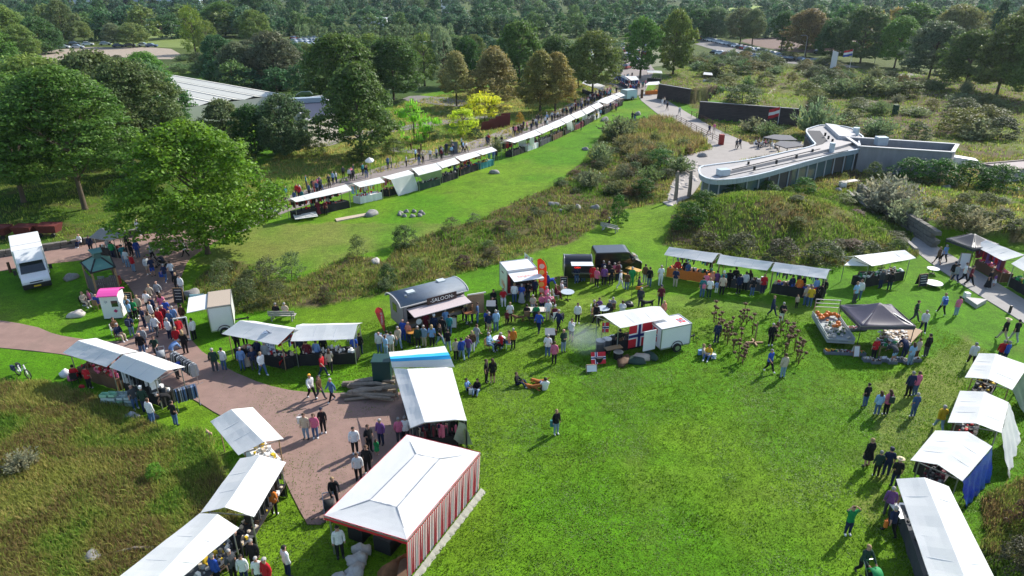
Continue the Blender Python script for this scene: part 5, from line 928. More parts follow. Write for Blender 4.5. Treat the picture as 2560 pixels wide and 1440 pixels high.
# pink roofed kiosk
p, rz, L = frame((262, 800), (308, 797)); t = thing('kiosk', p, 'small white kiosk with a shiny pink roof at the edge of the red path', 'kiosk', rz=rz, lm='pink roofed kiosk'); W_ = 1.1
LP(MB().box((L / 2, W_ / 2, 1.05), (L, W_, 1.9)), 'body', WHITEP, t)
g = [[(x, y, 2.05 + .28 * math.sin(math.pi * (i / 6)) ) for x in (-.06, L * .5, L + .06)] for i, y in enumerate(np.linspace(-.25, W_ + .2, 7))]
mb = MB(); mb.sheet(g, .08); LP(mb, 'pink_roof', mat('pink_gloss', (.80, .09, .38), .25, coat=.6), t)
LP(MB().box((L * .75, -.012, 1.3), (.45, .02, .5)), 'window', GLASSD, t); LP(MB().prism([(L * .72, -.016, .55), (L * .72 + .16, -.016, .7), (L * .72, -.016, .85), (L * .72 - .16, -.016, .7)], (0, -.005, 0)), 'pink_emblem', mat('magenta', (.5, .02, .15), .5), t)
for x in (.25, L - .25): wheel(t, x, .1, .14, .08)
text('ijs', .3, mat('grey_print', (.3, .33, .38), .5), t, (L * .3, -.014, 1.5), (math.pi / 2, 0, 0))
# small light blue trailer at the end of the row
t, L = trailer((1566, 252), (1592, 249), 2.0, 2.1, .35, None, 'small pale blue box trailer at the far end of the long row', 'pale blue trailer', m=mat('pale_blue_paint', (.55, .68, .72), .4))
# green roofed gazebo
c4 = [flat(227, 683, 2.3), flat(288, 668, 2.3), flat(275, 640, 2.3), flat(201, 656, 2.3)]; c = sum(c4, Vector()) / 4; c.z = 0
t = thing('gazebo', c, 'wooden gazebo with a green metal roof and raised lantern', 'gazebo', lm='green roofed gazebo'); GRF = mat('green_roof', (.075, .20, .17), .5, noise=.12, nscale=3, wear=.15, bumpy=.1)
top = flat(253, 642, 3.2); top.x = c.x; top.y = c.y; IN = [lerp(q, top, .72) for q in c4]
for i in range(4): MB().prism([c4[i], c4[(i + 1) % 4], IN[(i + 1) % 4], IN[i]], -.05).part('roof_panel', GRF, t)
mb = MB(); [mb.bar(c4[i] + Vector((0, 0, .02)), IN[i] + Vector((0, 0, .02)), .09) for i in range(4)]; [mb.bar(c4[i], c4[(i + 1) % 4], .1) for i in range(4)]; mb.part('ridge_bars', DARKM, t)
up = Vector((0, 0, .45)); mb = MB(); mb.prism([q + Vector((0, 0, .45)) for q in IN], -.5); mb.part('lantern', mat('lantern_green', (.05, .12, .11), .5), t)
OUTL = [lerp(top, q, 1.5) for q in IN]; mb = MB(); mb.prism([Vector((q.x, q.y, top.z + .28)) for q in OUTL], .05); mb.part('lantern_roof', GRF, t)
for q in c4: r_ = lerp(q, c, .08); MB().bar((r_.x, r_.y, 0), (r_.x, r_.y, 2.3), .12).part('post', WOODM, t)
PLK = mat('weathered_plank', (.10, .085, .085), .85, noise=.35, nscale=6, stretch=(1, 1, .1))
for i in (0, 1, 3):
    a, b = lerp(c4[i], c, .08), lerp(c4[(i + 1) % 4], c, .08); n = 12
    for j in range(n):
        u, v = lerp(a, b, (j + .06) / n), lerp(a, b, (j + .94) / n); MB().prism([(u.x, u.y, .1), (v.x, v.y, .1), (v.x, v.y, 1.6 + .4 * (j % 2 == 0) * 0), (u.x, u.y, 1.6)], ((b - a).normalized().y * .03, -(b - a).normalized().x * .03, 0)).part('plank', PLK, t)
MB().prism([Vector((q.x, q.y, .12)) for q in [lerp(k, c, .05) for k in c4]], -.12).part('floor_deck', PLK, t)
# low dark gabled shelter behind it
stall([((222, 594), (276, 602)), ((250, 571), (300, 592)), ((262, 568), (312, 588))], (1.9, 2.5, 2.3), 'small grey gabled awning by the low stone wall', 'grey awning by the stone wall', 'K', 'RWXUE', 'F', roofm=mat('grey_tarp', (.22, .22, .21), .6, noise=.1, wear=.2), group=None)
# ------------------------------------------------------------ visitor centre: long glass building with rounded roof
RF = mat('grey_roofing', (.36, .345, .34), .8, noise=.08, nscale=.8, bumpy=.1, wear=.12); RIM = mat('zinc_edge', (.42, .50, .56), .4, metal=.3, noise=.08, nscale=2); CONC = mat('board_marked_concrete', (.27, .265, .275), .85, noise=.16, nscale=1.6, stretch=(1, 1, .25), bumpy=.3, wear=.2); RDARK = mat('dark_roofing', (.035, .035, .042), .8)
BZ = 3.0
def rp(px, py, z=None): return flat(px, py, (BZ if z is None else z))
out_px = [(1750, 418), (1747, 430), (1752, 440), (1770, 449), (1800, 452), (1840, 449), (1900, 438), (2000, 410), (2090, 385), (2150, 374), (2150, 368), (2146, 352), (2160, 345), (2143, 332), (2133, 323), (2110, 317), (2075, 314), (2050, 314), (2036, 318), (2012, 326), (2032, 354), (2040, 362), (2020, 370), (1980, 378), (1900, 396), (1850, 405), (1790, 412)]
OUT = [rp(*q) for q in smooth_poly(out_px, 1)]; c = sum(OUT, Vector()) / len(OUT); cz = .6; c.z = cz
vc = thing('visitor_centre', c, 'long low glass walled building with a pale rounded flat roof', 'building', lm='glass walled building')
mb = MB(); tri = tessellate_polygon([[Vector((q.x, q.y, 0)) for q in OUT]]); mb.add(OUT, tri); mb.add([q - Vector((0, 0, .4)) for q in OUT], [tuple(reversed(f)) for f in tri]); mb.part('flat_roof', RF, vc)
mb = MB(); n = len(OUT)
for i in range(n):
    a, b = OUT[i], OUT[(i + 1) % n]; mb.bar(a + Vector((0, 0, .1)), b + Vector((0, 0, .1)), .2, .1)
mb.part('roof_rim', mat('pale_rim', (.6, .64, .67), .4), vc)
mb = MB(); 
for i in range(n):
    a, b = OUT[i], OUT[(i + 1) % n]; L = (b - a).length; k = max(1, int(L / .45))
    for j in range(k): u, v = lerp(a, b, (j + .03) / k), lerp(a, b, (j + .97) / k); nn = Vector((-(b - a).y, (b - a).x, 0)).normalized() * .05; mb.prism([u, v, v - Vector((0, 0, .5)), u - Vector((0, 0, .5))], nn)
mb.part('zinc_fascia', RIM, vc)
front = [(1758, 437), (1775, 445), (1800, 447), (1840, 444), (1900, 433), (2000, 406), (2090, 382), (2140, 373)]; Fp = []
for i in range(len(front) - 1):
    a, b = rp(*front[i]), rp(*front[i + 1]); k = max(1, round((b - a).length / 1.9))
    for j in range(k): Fp.append(lerp(a, b, j / k))
Fp.append(rp(*front[-1])); ct = Vector((c.x, c.y, 0))
for i in range(len(Fp)):
    q = Fp[i]; MB().bar((q.x, q.y, .1), (q.x, q.y, BZ - .1), .12).part('window_post', mat('white_mullion', (.5, .52, .54), .5), vc)
    if i < len(Fp) - 1:
        u, v = q + Vector((0, .12, 0)), Fp[i + 1] + Vector((0, .12, 0)); mb = MB(); mb.prism([(u.x, u.y, .25), (v.x, v.y, .25), (v.x, v.y, BZ - .2), (u.x, u.y, BZ - .2)], (0, .02, 0)); mb.part('glass_pane', mat('tinted_glass', (.09, .15, .16), .06, spec=.9, coat=.8), vc)
mb = MB(); mb.prism([Vector((q.x, q.y, .3)) for q in [lerp(k, c, .12) for k in OUT]], 2.4); mb.part('dark_interior', mat('interior_brown', (.09, .085, .075), .8), vc)
mb = MB(); mb.prism([rp(1790, 436), rp(1800, 440), rp(2100, 372), rp(2132, 362), rp(2090, 356), rp(2060, 366), rp(1830, 424)], .35); mb.part('raised_roof', mat('pale_roofing', (.42, .39, .37), .8, noise=.06), vc)
for a, b in (((1800, 444), (2120, 376)), ((1830, 424), (2050, 372))): mb = MB(); mb.bar(rp(*a, BZ + .4), rp(*b, BZ + .4), .08); mb.part('roof_rail', DARKM, vc)
mb = MB(); mb.prism([rp(2018, 327), rp(2050, 328), rp(2068, 352), rp(2048, 366), rp(2036, 362)], .06); mb.part('dark_roof_field', RDARK, vc)
mb = MB(); mb.prism([rp(2062, 316), rp(2090, 320), rp(2138, 344), rp(2120, 350), rp(2096, 348)], .5); mb.part('roof_light', mat('pale_roof_light', (.5, .49, .50), .4), vc)
MB().box(rp(1808, 430, BZ + .4), (1.3, .9, .7), .3).part('vent_box', RIM, vc); MB().tube([rp(2078, 380, BZ), rp(2078, 380, BZ) + Vector((0, 0, 1.2))], .35, 10).part('flue', RIM, vc); MB().tube([rp(2138, 338, BZ), rp(2138, 338, BZ) + Vector((0, 0, 1.1))], .45, 10).part('flue', RIM, vc)
for x, y in ((1870, 416), (1940, 412), (1990, 398), (2030, 384), (2062, 342), (2070, 350), (2080, 358), (1885, 428)): q = rp(x, y, BZ + .1); MB().box(q + Vector((0, 0, .35)), (.22, .22, .5)).part('roof_vent', DARKM, vc)
# concrete wing
wz = 3.4; q4 = [rp(2150, 366, wz), rp(2382, 381, wz), rp(2394, 361, wz), rp(2117, 343, wz)]; cc = sum(q4, Vector()) / 4; cc.z = .4; cw = thing('concrete_wing', cc, 'long windowless concrete block with a sunken dark roof beside the glass building', 'building', lm='concrete wing')
for i in range(4): a, b = q4[i], q4[(i + 1) % 4]; MB().prism([a, b, lerp(b, cc.xy.to_3d() + Vector((0, 0, wz)), .05), lerp(a, cc.xy.to_3d() + Vector((0, 0, wz)), .05)], -wz).part('concrete_wall', CONC, cw)
mb = MB(); 
for i in range(4): mb.bar(q4[i] + Vector((0, 0, .05)), q4[(i + 1) % 4] + Vector((0, 0, .05)), .45, .1)
mb.part('parapet_cap', mat('pale_cap', (.55, .54, .54), .7), cw); MB().prism([lerp(q, cc.xy.to_3d() + Vector((0, 0, wz)), .045) - Vector((0, 0, .9)) for q in q4], .02).part('dark_roof', RDARK, cw)
MB().box(rp(2203, 352, wz), (1.4, 1.1, 1.1)).part('vent_box', RIM, cw)
tn = thing('white_tank', P(2405, 412), 'white sloping tank lying against the end of the concrete wing', 'tank', rz=-.3); bevel(LP(extrude_profile([(-2, 0), (-2, 1.3), (1.6, .9), (2, .4), (2, 0)], -.8, .8), 'shell', WHITEP, tn), .15)
# bunker at the right edge
q4 = [rp(2525, 427, 1.6), rp(2600, 418, 1.6), rp(2560, 402, 1.6), rp(2455, 411, 1.6)]; cc = sum(q4, Vector()) / 4; cc.z = 0; bk = thing('bunker', cc, 'low square concrete bunker at the right edge', 'building', lm='low concrete bunker')
mb = MB(); mb.prism(q4, -1.8); mb.part('concrete_wall', CONC, bk); mb = MB(); [mb.bar(q4[i] + Vector((0, 0, .08)), q4[(i + 1) % 4] + Vector((0, 0, .08)), .3, .16) for i in range(4)]; mb.part('parapet_cap', mat('brown_cap', (.2, .16, .14), .8), bk); MB().prism([q + Vector((0, 0, .01)) for q in q4], .02).part('roof', mat('pinkish_gravel', (.42, .36, .34), .9, noise=.1), bk)
# terrace canopies
for pts, lab in (([(1907, 345), (1950, 352), (1993, 352), (1975, 340), (1935, 338)], 'far dark flat sunshade over the terrace tables'), ([(1935, 362), (1965, 372), (2010, 366), (1990, 356), (1950, 354)], 'near dark flat sunshade over the terrace tables')):
    q = [flat(x, y, 2.6) for x, y in pts]; cc = sum(q, Vector()) / len(q); cc.z = float(hz(cc.x, cc.y)); t = thing('sunshade', cc, lab, 'sunshade'); MB().prism(q, .12).part('shade_cloth', mat('dark_shade', (.07, .07, .085), .7), t); MB().tube([(cc.x, cc.y, 0), (cc.x, cc.y, 2.6)], .06, 8).part('pole', DARKM, t)
# greenhouse: low pale multi-span roof
GH = [flat(425, 186, 3.6), flat(700, 236, 3.6), flat(660, 290, 3.6), flat(500, 262, 3.6)]
gh = thing('greenhouse', flat(580, 240), 'long pale multi span greenhouse behind the dark trees', 'greenhouse', lm='pale greenhouse roof'); a0, a1 = flat(432, 187, 3.3), flat(712, 236, 3.3); w = flat(500, 258, 3.3) - a0; w.z = 0; w = Vector((a1.y - a0.y, -(a1.x - a0.x), 0)).normalized() * 26; GHM = mat('whitewashed_glass', (.62, .60, .52), .45, noise=.05, nscale=.5); GHD = mat('gutter_grey', (.33, .33, .32), .5)
for i in range(6):
    u, v, rg_ = w * (i / 6), w * ((i + 1) / 6), w * ((i + .5) / 6); mb = MB(); h = Vector((0, 0, .4)); mb.prism([a0 + u, a1 + u, a1 + rg_ + h, a0 + rg_ + h], -.04); mb.prism([a0 + rg_ + h, a1 + rg_ + h, a1 + v, a0 + v], -.04); mb.part('roof_span', GHM, gh); mb = MB(); mb.bar(a0 + v, a1 + v, .2, .12); mb.bar(a0 + rg_ + h, a1 + rg_ + h, .12); mb.part('gutter', GHD, gh)
mb = MB(); 
for a, b in ((a0, a1), (a1, a1 + w), (a1 + w, a0 + w), (a0 + w, a0)): mb.prism([a, b, (b.x, b.y, 0), (a.x, a.y, 0)], (.03, .03, 0))
mb.part('wall', GHM, gh)
# hall with a dark roof next to it
q4 = [rp(768, 305, 4), rp(842, 285, 4), rp(812, 241, 4), rp(728, 252, 4)]; cc = sum(q4, Vector()) / 4; cc.z = 0; hl = thing('hall', cc, 'pale walled hall with a dark blue flat roof behind the maple', 'building', lm='hall with the dark roof')
MB().prism(q4, -4.0).part('wall', mat('cream_wall', (.50, .46, .40), .8, noise=.05), hl); MB().prism([q + Vector((0, 0, .02)) for q in q4], .04).part('dark_roof', mat('navy_roofing', (.035, .04, .07), .6), hl)
mb = MB(); [mb.bar(q4[i] + Vector((0, 0, .1)), q4[(i + 1) % 4] + Vector((0, 0, .1)), .4, .3) for i in range(4)]; mb.part('roof_edge', mat('pale_cap'), hl); MB().box(rp(765, 250, 4.5), (6, 1.4, .8), .3).part('roof_unit', RIM, hl); mb = MB(); mb.prism([rp(740, 238, 4), rp(782, 236, 4), rp(775, 229, 4.8), rp(752, 230, 4.8)], .1); mb.part('roof_light', RIM, hl)
# far buildings glimpsed between the crowns
for i, (x, y, w, h, rz, cwall, lab) in enumerate(((415, 72, 16, 3.5, .05, (.3, .16, .12), 'low brick shed with a pale roof beyond the far left meadow'), (250, 14, 60, 14, 0, (.7, .72, .78), 'long white building on the horizon at the upper left'), (370, 14, 90, 16, 0, (.6, .66, .78), 'long blue white building on the horizon'), (480, 12, 60, 13, 0, (.5, .5, .5), 'grey building on the horizon'), (1118, 20, 9, 16, 0, (.75, .75, .75), 'white tower like building among the far trees'), (930, 62, 14, 5, 0, (.7, .7, .7), 'white house half hidden in the wood'))):
    p = flat(x, y + 12); t = thing('far_building', p, lab, 'building', rz=rz); LP(MB().box((0, 4, h / 2), (w, 8, h)), 'wall', mat('far_wall_%d' % i, cwall, .7), t)
    mb = MB(); mb.box((0, 4, h + .25), (w + .8, 9, .5)); LP(mb, 'roof', mat('far_roof', (.45, .48, .52), .6), t)
    for k in range(max(2, int(w / 5))):
        for fz in range(max(1, int(h / 4))): LP(MB().box((-w / 2 + (k + .5) * w / max(2, int(w / 5)), -.03, 2 + fz * 4), (2.2, .08, 1.4)), 'window', GLASSD, t)
# ------------------------------------------------------------ walls
def stone_wall(name, a, b, h, th, label, rows, size, col, seed, lm=None, curve=None, hmax=99):
    """dry stone wall: each stone its own piece, laid in courses"""
    pts = [P(*q) for q in (curve or [a, b])]; c = pts[0].copy(); wl = thing(name, c, label, 'stone wall', lm=lm); r = random.Random(seed); k = 0; protos = []
    for i in range(8):
        mb = MB(); mb.box((0, 0, 0), (1, 1, 1)); mb.v = [(x * r.uniform(.82, 1.05), y * r.uniform(.85, 1.05), z * r.uniform(.85, 1.05)) for x, y, z in mb.v]; protos.append(mb.mesh('stone', mat('stone_grey_' + name, col, .9, noise=.35, nscale=2, bumpy=.5)))
    core = MB()
    for s in range(len(pts) - 1):
        A, B_ = pts[s], pts[s + 1]; d = B_ - A; d.z = 0; L = d.length; d.normalize(); rz = math.atan2(d.y, d.x); zt = max(A.z, B_.z)
        base = 0.0; core.box(((A.x + B_.x) / 2, (A.y + B_.y) / 2, base + h / 2 - .06), (L, th * .7, h - .1), rz)
        ch = h / rows
        for rr in range(rows):
            x = r.uniform(0, size * .5)
            while x < L and k < 290:
                w = size * r.uniform(.6, 1.4); q = A + d * (x + w / 2); o = link('stone', protos[r.randrange(8)], wl, (q.x - c.x, q.y - c.y, base + ch * (rr + .5) - c.z)); o.scale = (w * .97, th * r.uniform(.9, 1.05), ch * .95); o.rotation_euler = (0, 0, rz + r.uniform(-.03, .03)); x += w; k += 1
    core.part('mortar_core', mat('dark_mortar', (.05, .045, .04), .95), wl); return wl
stone_wall('stone_wall', 0, 0, .65, .5, 'low dry stone wall along the upper edge of the red path', 2, .85, (.16, .15, .13), 1, lm='low stone wall', curve=[(-60, 652), (60, 634), (170, 618), (240, 606), (330, 590), (430, 574), (500, 566)])
stone_wall('stone_wall', 0, 0, 1.75, .6, 'tall brown stone retaining wall beside the grey path and the mound', 4, 1.0, (.115, .085, .07), 2, lm='brown stone wall', curve=[(2142, 494), (2325, 614)])
for (a, b, h, _), lab, lm in ((WALLS[0], 'short dark plank retaining wall at the path fork', 'short dark retaining wall'), (WALLS[1], 'long dark plank retaining wall with the red flag before it', 'long dark retaining wall')):
    A, B_ = Vector((*a, 0)), Vector((*b, 0)); d = B_ - A; L = d.length; rz = math.atan2(d.y, d.x); t = thing('retaining_wall', A, lab, 'retaining wall', rz=rz, lm=lm); m = mat('dark_plank', (.055, .042, .042), .85, noise=.4, nscale=3, stretch=(.3, 1, 1))
    k = int(h / .3); 
    for i in range(k + 1): bevel(LP(MB().box((L / 2, -.08 + i * .03, .15 + i * (h + .15) / (k + 1)), (L, .18, (h + .15) / (k + 1) * .95)), 'plank', m, t), .02)
    LP(MB().box((L / 2, .15, h + .12), (L, .5, .1)), 'wall_cap', mat('grey_cap', (.25, .24, .24), .8), t)
    A2 = A; 
sw = MB(); a, b = P(2118, 480), P(2290, 628)
st_l = thing('stone_edging', a, 'low pale stone edging between the walled passage and the mossy mound', 'edging'); sw.bar(a + Vector((0, 0, .1)), b + Vector((0, 0, .15)), .35, .3); sw.part('edging_slab', mat('edging_stone', (.3, .28, .26), .85, noise=.2), st_l)
# ------------------------------------------------------------ people
SKINM = mat('skin', (.50, .28, .20), .6, noise=.06, nscale=20); SHOEM = {k: mat('shoe_' + k, c, .6) for k, c in dict(w=(.7, .7, .7), k=(.02, .02, .022)).items()}
HAIRC = dict(k=(.018, .014, .012), b=(.07, .035, .018), l=(.08, .04, .02), w=(.36, .34, .32), y=(.30, .20, .10), z=(.40, .28, .14), n=(.42, .24, .18), c=(.02, .025, .05), C=(.75, .75, .75), h=(.58, .48, .30), o=(.8, .38, .03), g=(.22, .21, .20))
HAIRM = {k: mat('hair_' + k, c, .75, noise=.2, nscale=30) for k, c in HAIRC.items()}
HAIRW = dict(k='dark haired', b='brown haired', l='long haired', w='white haired', y='blond', z='long blond', n='balding', c='dark capped', C='white capped', h='straw hatted', o='orange hatted', g='grey haired')
CW = dict(K='black', W='white', N='navy', B='blue', L='light blue', R='red', P='pink', M='maroon', G='green', T='teal', Y='yellow', O='orange', E='beige', H='grey', D='dark grey', U='brown', V='purple', J='blue jeans', Q='pale jeans', F='dark green', C='sky blue', X='coral')
PN = {'s': '', 'f': '', 'w': ' walking', 't': ' seated', 'g': ' sitting on grass', 'b': ' bending', 'u': ' with raised arms', 'p': ' pushing', 'h': ' with hand at face'}
def skel(pose):
    J = dict(pel=(0, 0, .95), wai=(0, 0, 1.08), che=(0, -.01, 1.30), nec=(0, 0, 1.47), hb=(0, -.01, 1.56), hm=(0, -.015, 1.635), ht=(0, -.01, 1.70))
    for s, q in ((-1, 'L'), (1, 'R')):
        J.update({'sh' + q: (s * .165, 0, 1.40), 'el' + q: (s * .225, .02, 1.15), 'wr' + q: (s * .235, -.04, .92), 'ha' + q: (s * .235, -.06, .83), 'hi' + q: (s * .09, 0, .90), 'kn' + q: (s * .10, -.015, .50), 'an' + q: (s * .105, .02, .09), 'to' + q: (s * .12, -.13, .035)})
    def mv(keys, d):
        for k in keys: J[k] = tuple(a + b for a, b in zip(J[k], d))
    up = [k for k in J if k[:2] in ('wa', 'ch', 'ne', 'hb', 'hm', 'ht', 'sh', 'el', 'wr', 'ha')]
    if pose == 'f': 
        for s, q in ((-1, 'L'), (1, 'R')): J.update({'el' + q: (s * .23, .04, 1.16), 'wr' + q: (s * .12, -.19, 1.10), 'ha' + q: (s * .05, -.26, 1.12)})
    if pose == 'w':
        J.update(knR=(.10, -.17, .53), anR=(.10, -.31, .13), toR=(.11, -.45, .12), knL=(-.10, .03, .50), anL=(-.10, .27, .15), toL=(-.11, .17, .035), elL=(-.225, -.05, 1.16), wrL=(-.21, -.23, .99), haL=(-.2, -.3, .93), elR=(.23, .10, 1.17), wrR=(.24, .14, .93), haR=(.24, .13, .84)); mv(up, (0, -.02, 0))
    if pose in 't':
        for k in J: J[k] = (J[k][0], J[k][1], J[k][2] - .42)
        for s, q in ((-1, 'L'), (1, 'R')): J.update({'kn' + q: (s * .11, -.42, .50), 'an' + q: (s * .11, -.44, .09), 'to' + q: (s * .12, -.59, .035), 'el' + q: (s * .225, -.02, .74), 'wr' + q: (s * .11, -.26, .66), 'ha' + q: (s * .06, -.33, .66)})
    if pose == 'g':
        for k in J: J[k] = (J[k][0], J[k][1] + (.10 if J[k][2] > 1.2 else .04), J[k][2] - .83)
        for s, q in ((-1, 'L'), (1, 'R')): J.update({'kn' + q: (s * .16, -.38, .36), 'an' + q: (s * .13, -.60, .06), 'to' + q: (s * .14, -.74, .05), 'el' + q: (s * .22, -.05, .36), 'wr' + q: (s * .14, -.25, .34), 'ha' + q: (s * .1, -.33, .34)})
    if pose == 'b':
        J.update(pel=(0, .12, .92), wai=(0, 0, 1.03), che=(0, -.22, 1.12), nec=(0, -.38, 1.17), hb=(0, -.46, 1.18), hm=(0, -.53, 1.19), ht=(0, -.59, 1.19))
        for s, q in ((-1, 'L'), (1, 'R')): J.update({'sh' + q: (s * .165, -.30, 1.13), 'el' + q: (s * .2, -.38, .90), 'wr' + q: (s * .14, -.50, .72), 'ha' + q: (s * .12, -.53, .64), 'hi' + q: (s * .09, .12, .88), 'kn' + q: (s * .1, .04, .50)})
    if pose == 'u':
        for s, q in ((-1, 'L'), (1, 'R')): J.update({'el' + q: (s * .32, -.06, 1.52), 'wr' + q: (s * .15, -.06, 1.70), 'ha' + q: (s * .08, -.05, 1.76)})
    if pose == 'p':
        mv(up, (0, -.06, 0))
        for s, q in ((-1, 'L'), (1, 'R')): J.update({'el' + q: (s * .24, -.18, 1.16), 'wr' + q: (s * .19, -.42, 1.03), 'ha' + q: (s * .16, -.49, 1.02)})
        J.update(knR=(.10, -.14, .53), anR=(.10, -.22, .12), toR=(.11, -.36, .08), anL=(-.10, .22, .12), toL=(-.11, .1, .035))
    if pose == 'h': J.update(elR=(.27, -.12, 1.25), wrR=(.12, -.2, 1.45), haR=(.07, -.17, 1.53))
    return J
BONES = [('pel', 'wai', 'hips'), ('wai', 'che', 'torso'), ('che', 'nec', 'torso'), ('nec', 'hb', 'neck'), ('hb', 'hm', 'head'), ('hm', 'ht', 'head')]
for q in 'LR': BONES += [('che', 'sh' + q, 'torso'), ('sh' + q, 'el' + q, 'upper'), ('el' + q, 'wr' + q, 'fore'), ('wr' + q, 'ha' + q, 'hand'), ('pel', 'hi' + q, 'hips'), ('hi' + q, 'kn' + q, 'thigh'), ('kn' + q, 'an' + q, 'shin'), ('an' + q, 'to' + q, 'foot')]
RAD = dict(pel=(.15, .115), wai=(.135, .10), che=(.165, .115), nec=(.058, .058), hb=(.075, .085), hm=(.092, .105), ht=(.062, .07), sh=(.062, .062), el=(.046, .046), wr=(.032, .03), ha=(.036, .022), hi=(.10, .105), kn=(.064, .066), an=(.042, .045), to=(.042, .034))
BM = {}
def base_body(pose):
    if pose in BM: return BM[pose]
    J = skel(pose); ks = list(J); me = bpy.data.meshes.new('b'); me.from_pydata([J[k] for k in ks], [(ks.index(a), ks.index(b)) for a, b, _ in BONES], [])
    ob = bpy.data.objects.new('b', me); C.objects.link(ob); ob.modifiers.new('s', 'SKIN'); me.skin_vertices.new() if not me.skin_vertices else None
    for i, k in enumerate(ks): r = RAD[k[:2] if k[:2] in ('sh', 'el', 'wr', 'ha', 'hi', 'kn', 'an', 'to') else k]; me.skin_vertices[0].data[i].radius = r; me.skin_vertices[0].data[i].use_root = (k == 'pel')
    sb = ob.modifiers.new('u', 'SUBSURF'); sb.levels = 1; sb.render_levels = 1
    bpy.context.view_layer.update(); ev = ob.evaluated_get(bpy.context.evaluated_depsgraph_get()); m2 = bpy.data.meshes.new_from_object(ev)
    V = np.array([v.co[:] for v in m2.vertices]); F = [tuple(p.vertices) for p in m2.polygons]; Nn = np.array([v.normal[:] for v in m2.vertices]); bpy.data.objects.remove(ob)
    best = np.full(len(V), 9.); reg = np.zeros(len(V), int); names = ['hips', 'torso', 'neck', 'head', 'upper', 'fore', 'hand', 'thigh', 'shin', 'foot']
    for a, b, nme in BONES:
        A, B_ = np.array(J[a]), np.array(J[b]); d = B_ - A; t = np.clip(((V - A) @ d) / (d @ d), 0, 1); ds = np.linalg.norm(V - A - t[:, None] * d, axis=1) - (.02 if nme == 'hips' else 0)
        k = ds < best; best[k] = ds[k]; reg[k] = names.index(nme)
    fr = [max(set(x := [names[reg[i]] for i in f]), key=x.count) for f in F]
    BM[pose] = (V, F, Nn, fr, J); return BM[pose]
def shell(pose, regs, off, name, mats):
    V, F, Nn, fr, J = base_body(pose); fs = [f for f, r in zip(F, fr) if r in regs]; ids = sorted({i for f in fs for i in f}); mp = {i: n for n, i in enumerate(ids)}
    me = bpy.data.meshes.new(name); me.from_pydata([tuple(V[i] + Nn[i] * off) for i in ids], [], [tuple(mp[i] for i in f) for f in fs]); me.materials.append(mats); me.polygons.foreach_set('use_smooth', [True] * len(fs)); return me
def fingers(mb, J):
    for q, s in (('L', -1), ('R', 1)):
        w, h = Vector(J['wr' + q]), Vector(J['ha' + q]); d = (h - w).normalized(); sd_ = d.cross(Vector((0, 0, 1)) if abs(d.z) < .9 else Vector((0, 1, 0))).normalized(); cu = sd_.cross(d)
        for i, ln in enumerate((.06, .075, .08, .07)):
            a = h + sd_ * (i - 1.5) * .016 - d * .01; mb.tube([a, a + d * ln * .55 + cu * .004, a + d * ln * .9 + cu * .022], [.0085, .008, .006], 4, caps=True)
        a = w + d * .03 + sd_ * s * .025; mb.tube([a, a + d * .03 + sd_ * s * .022, a + d * .06 + sd_ * s * .025], [.011, .01, .007], 4)
PC = {}
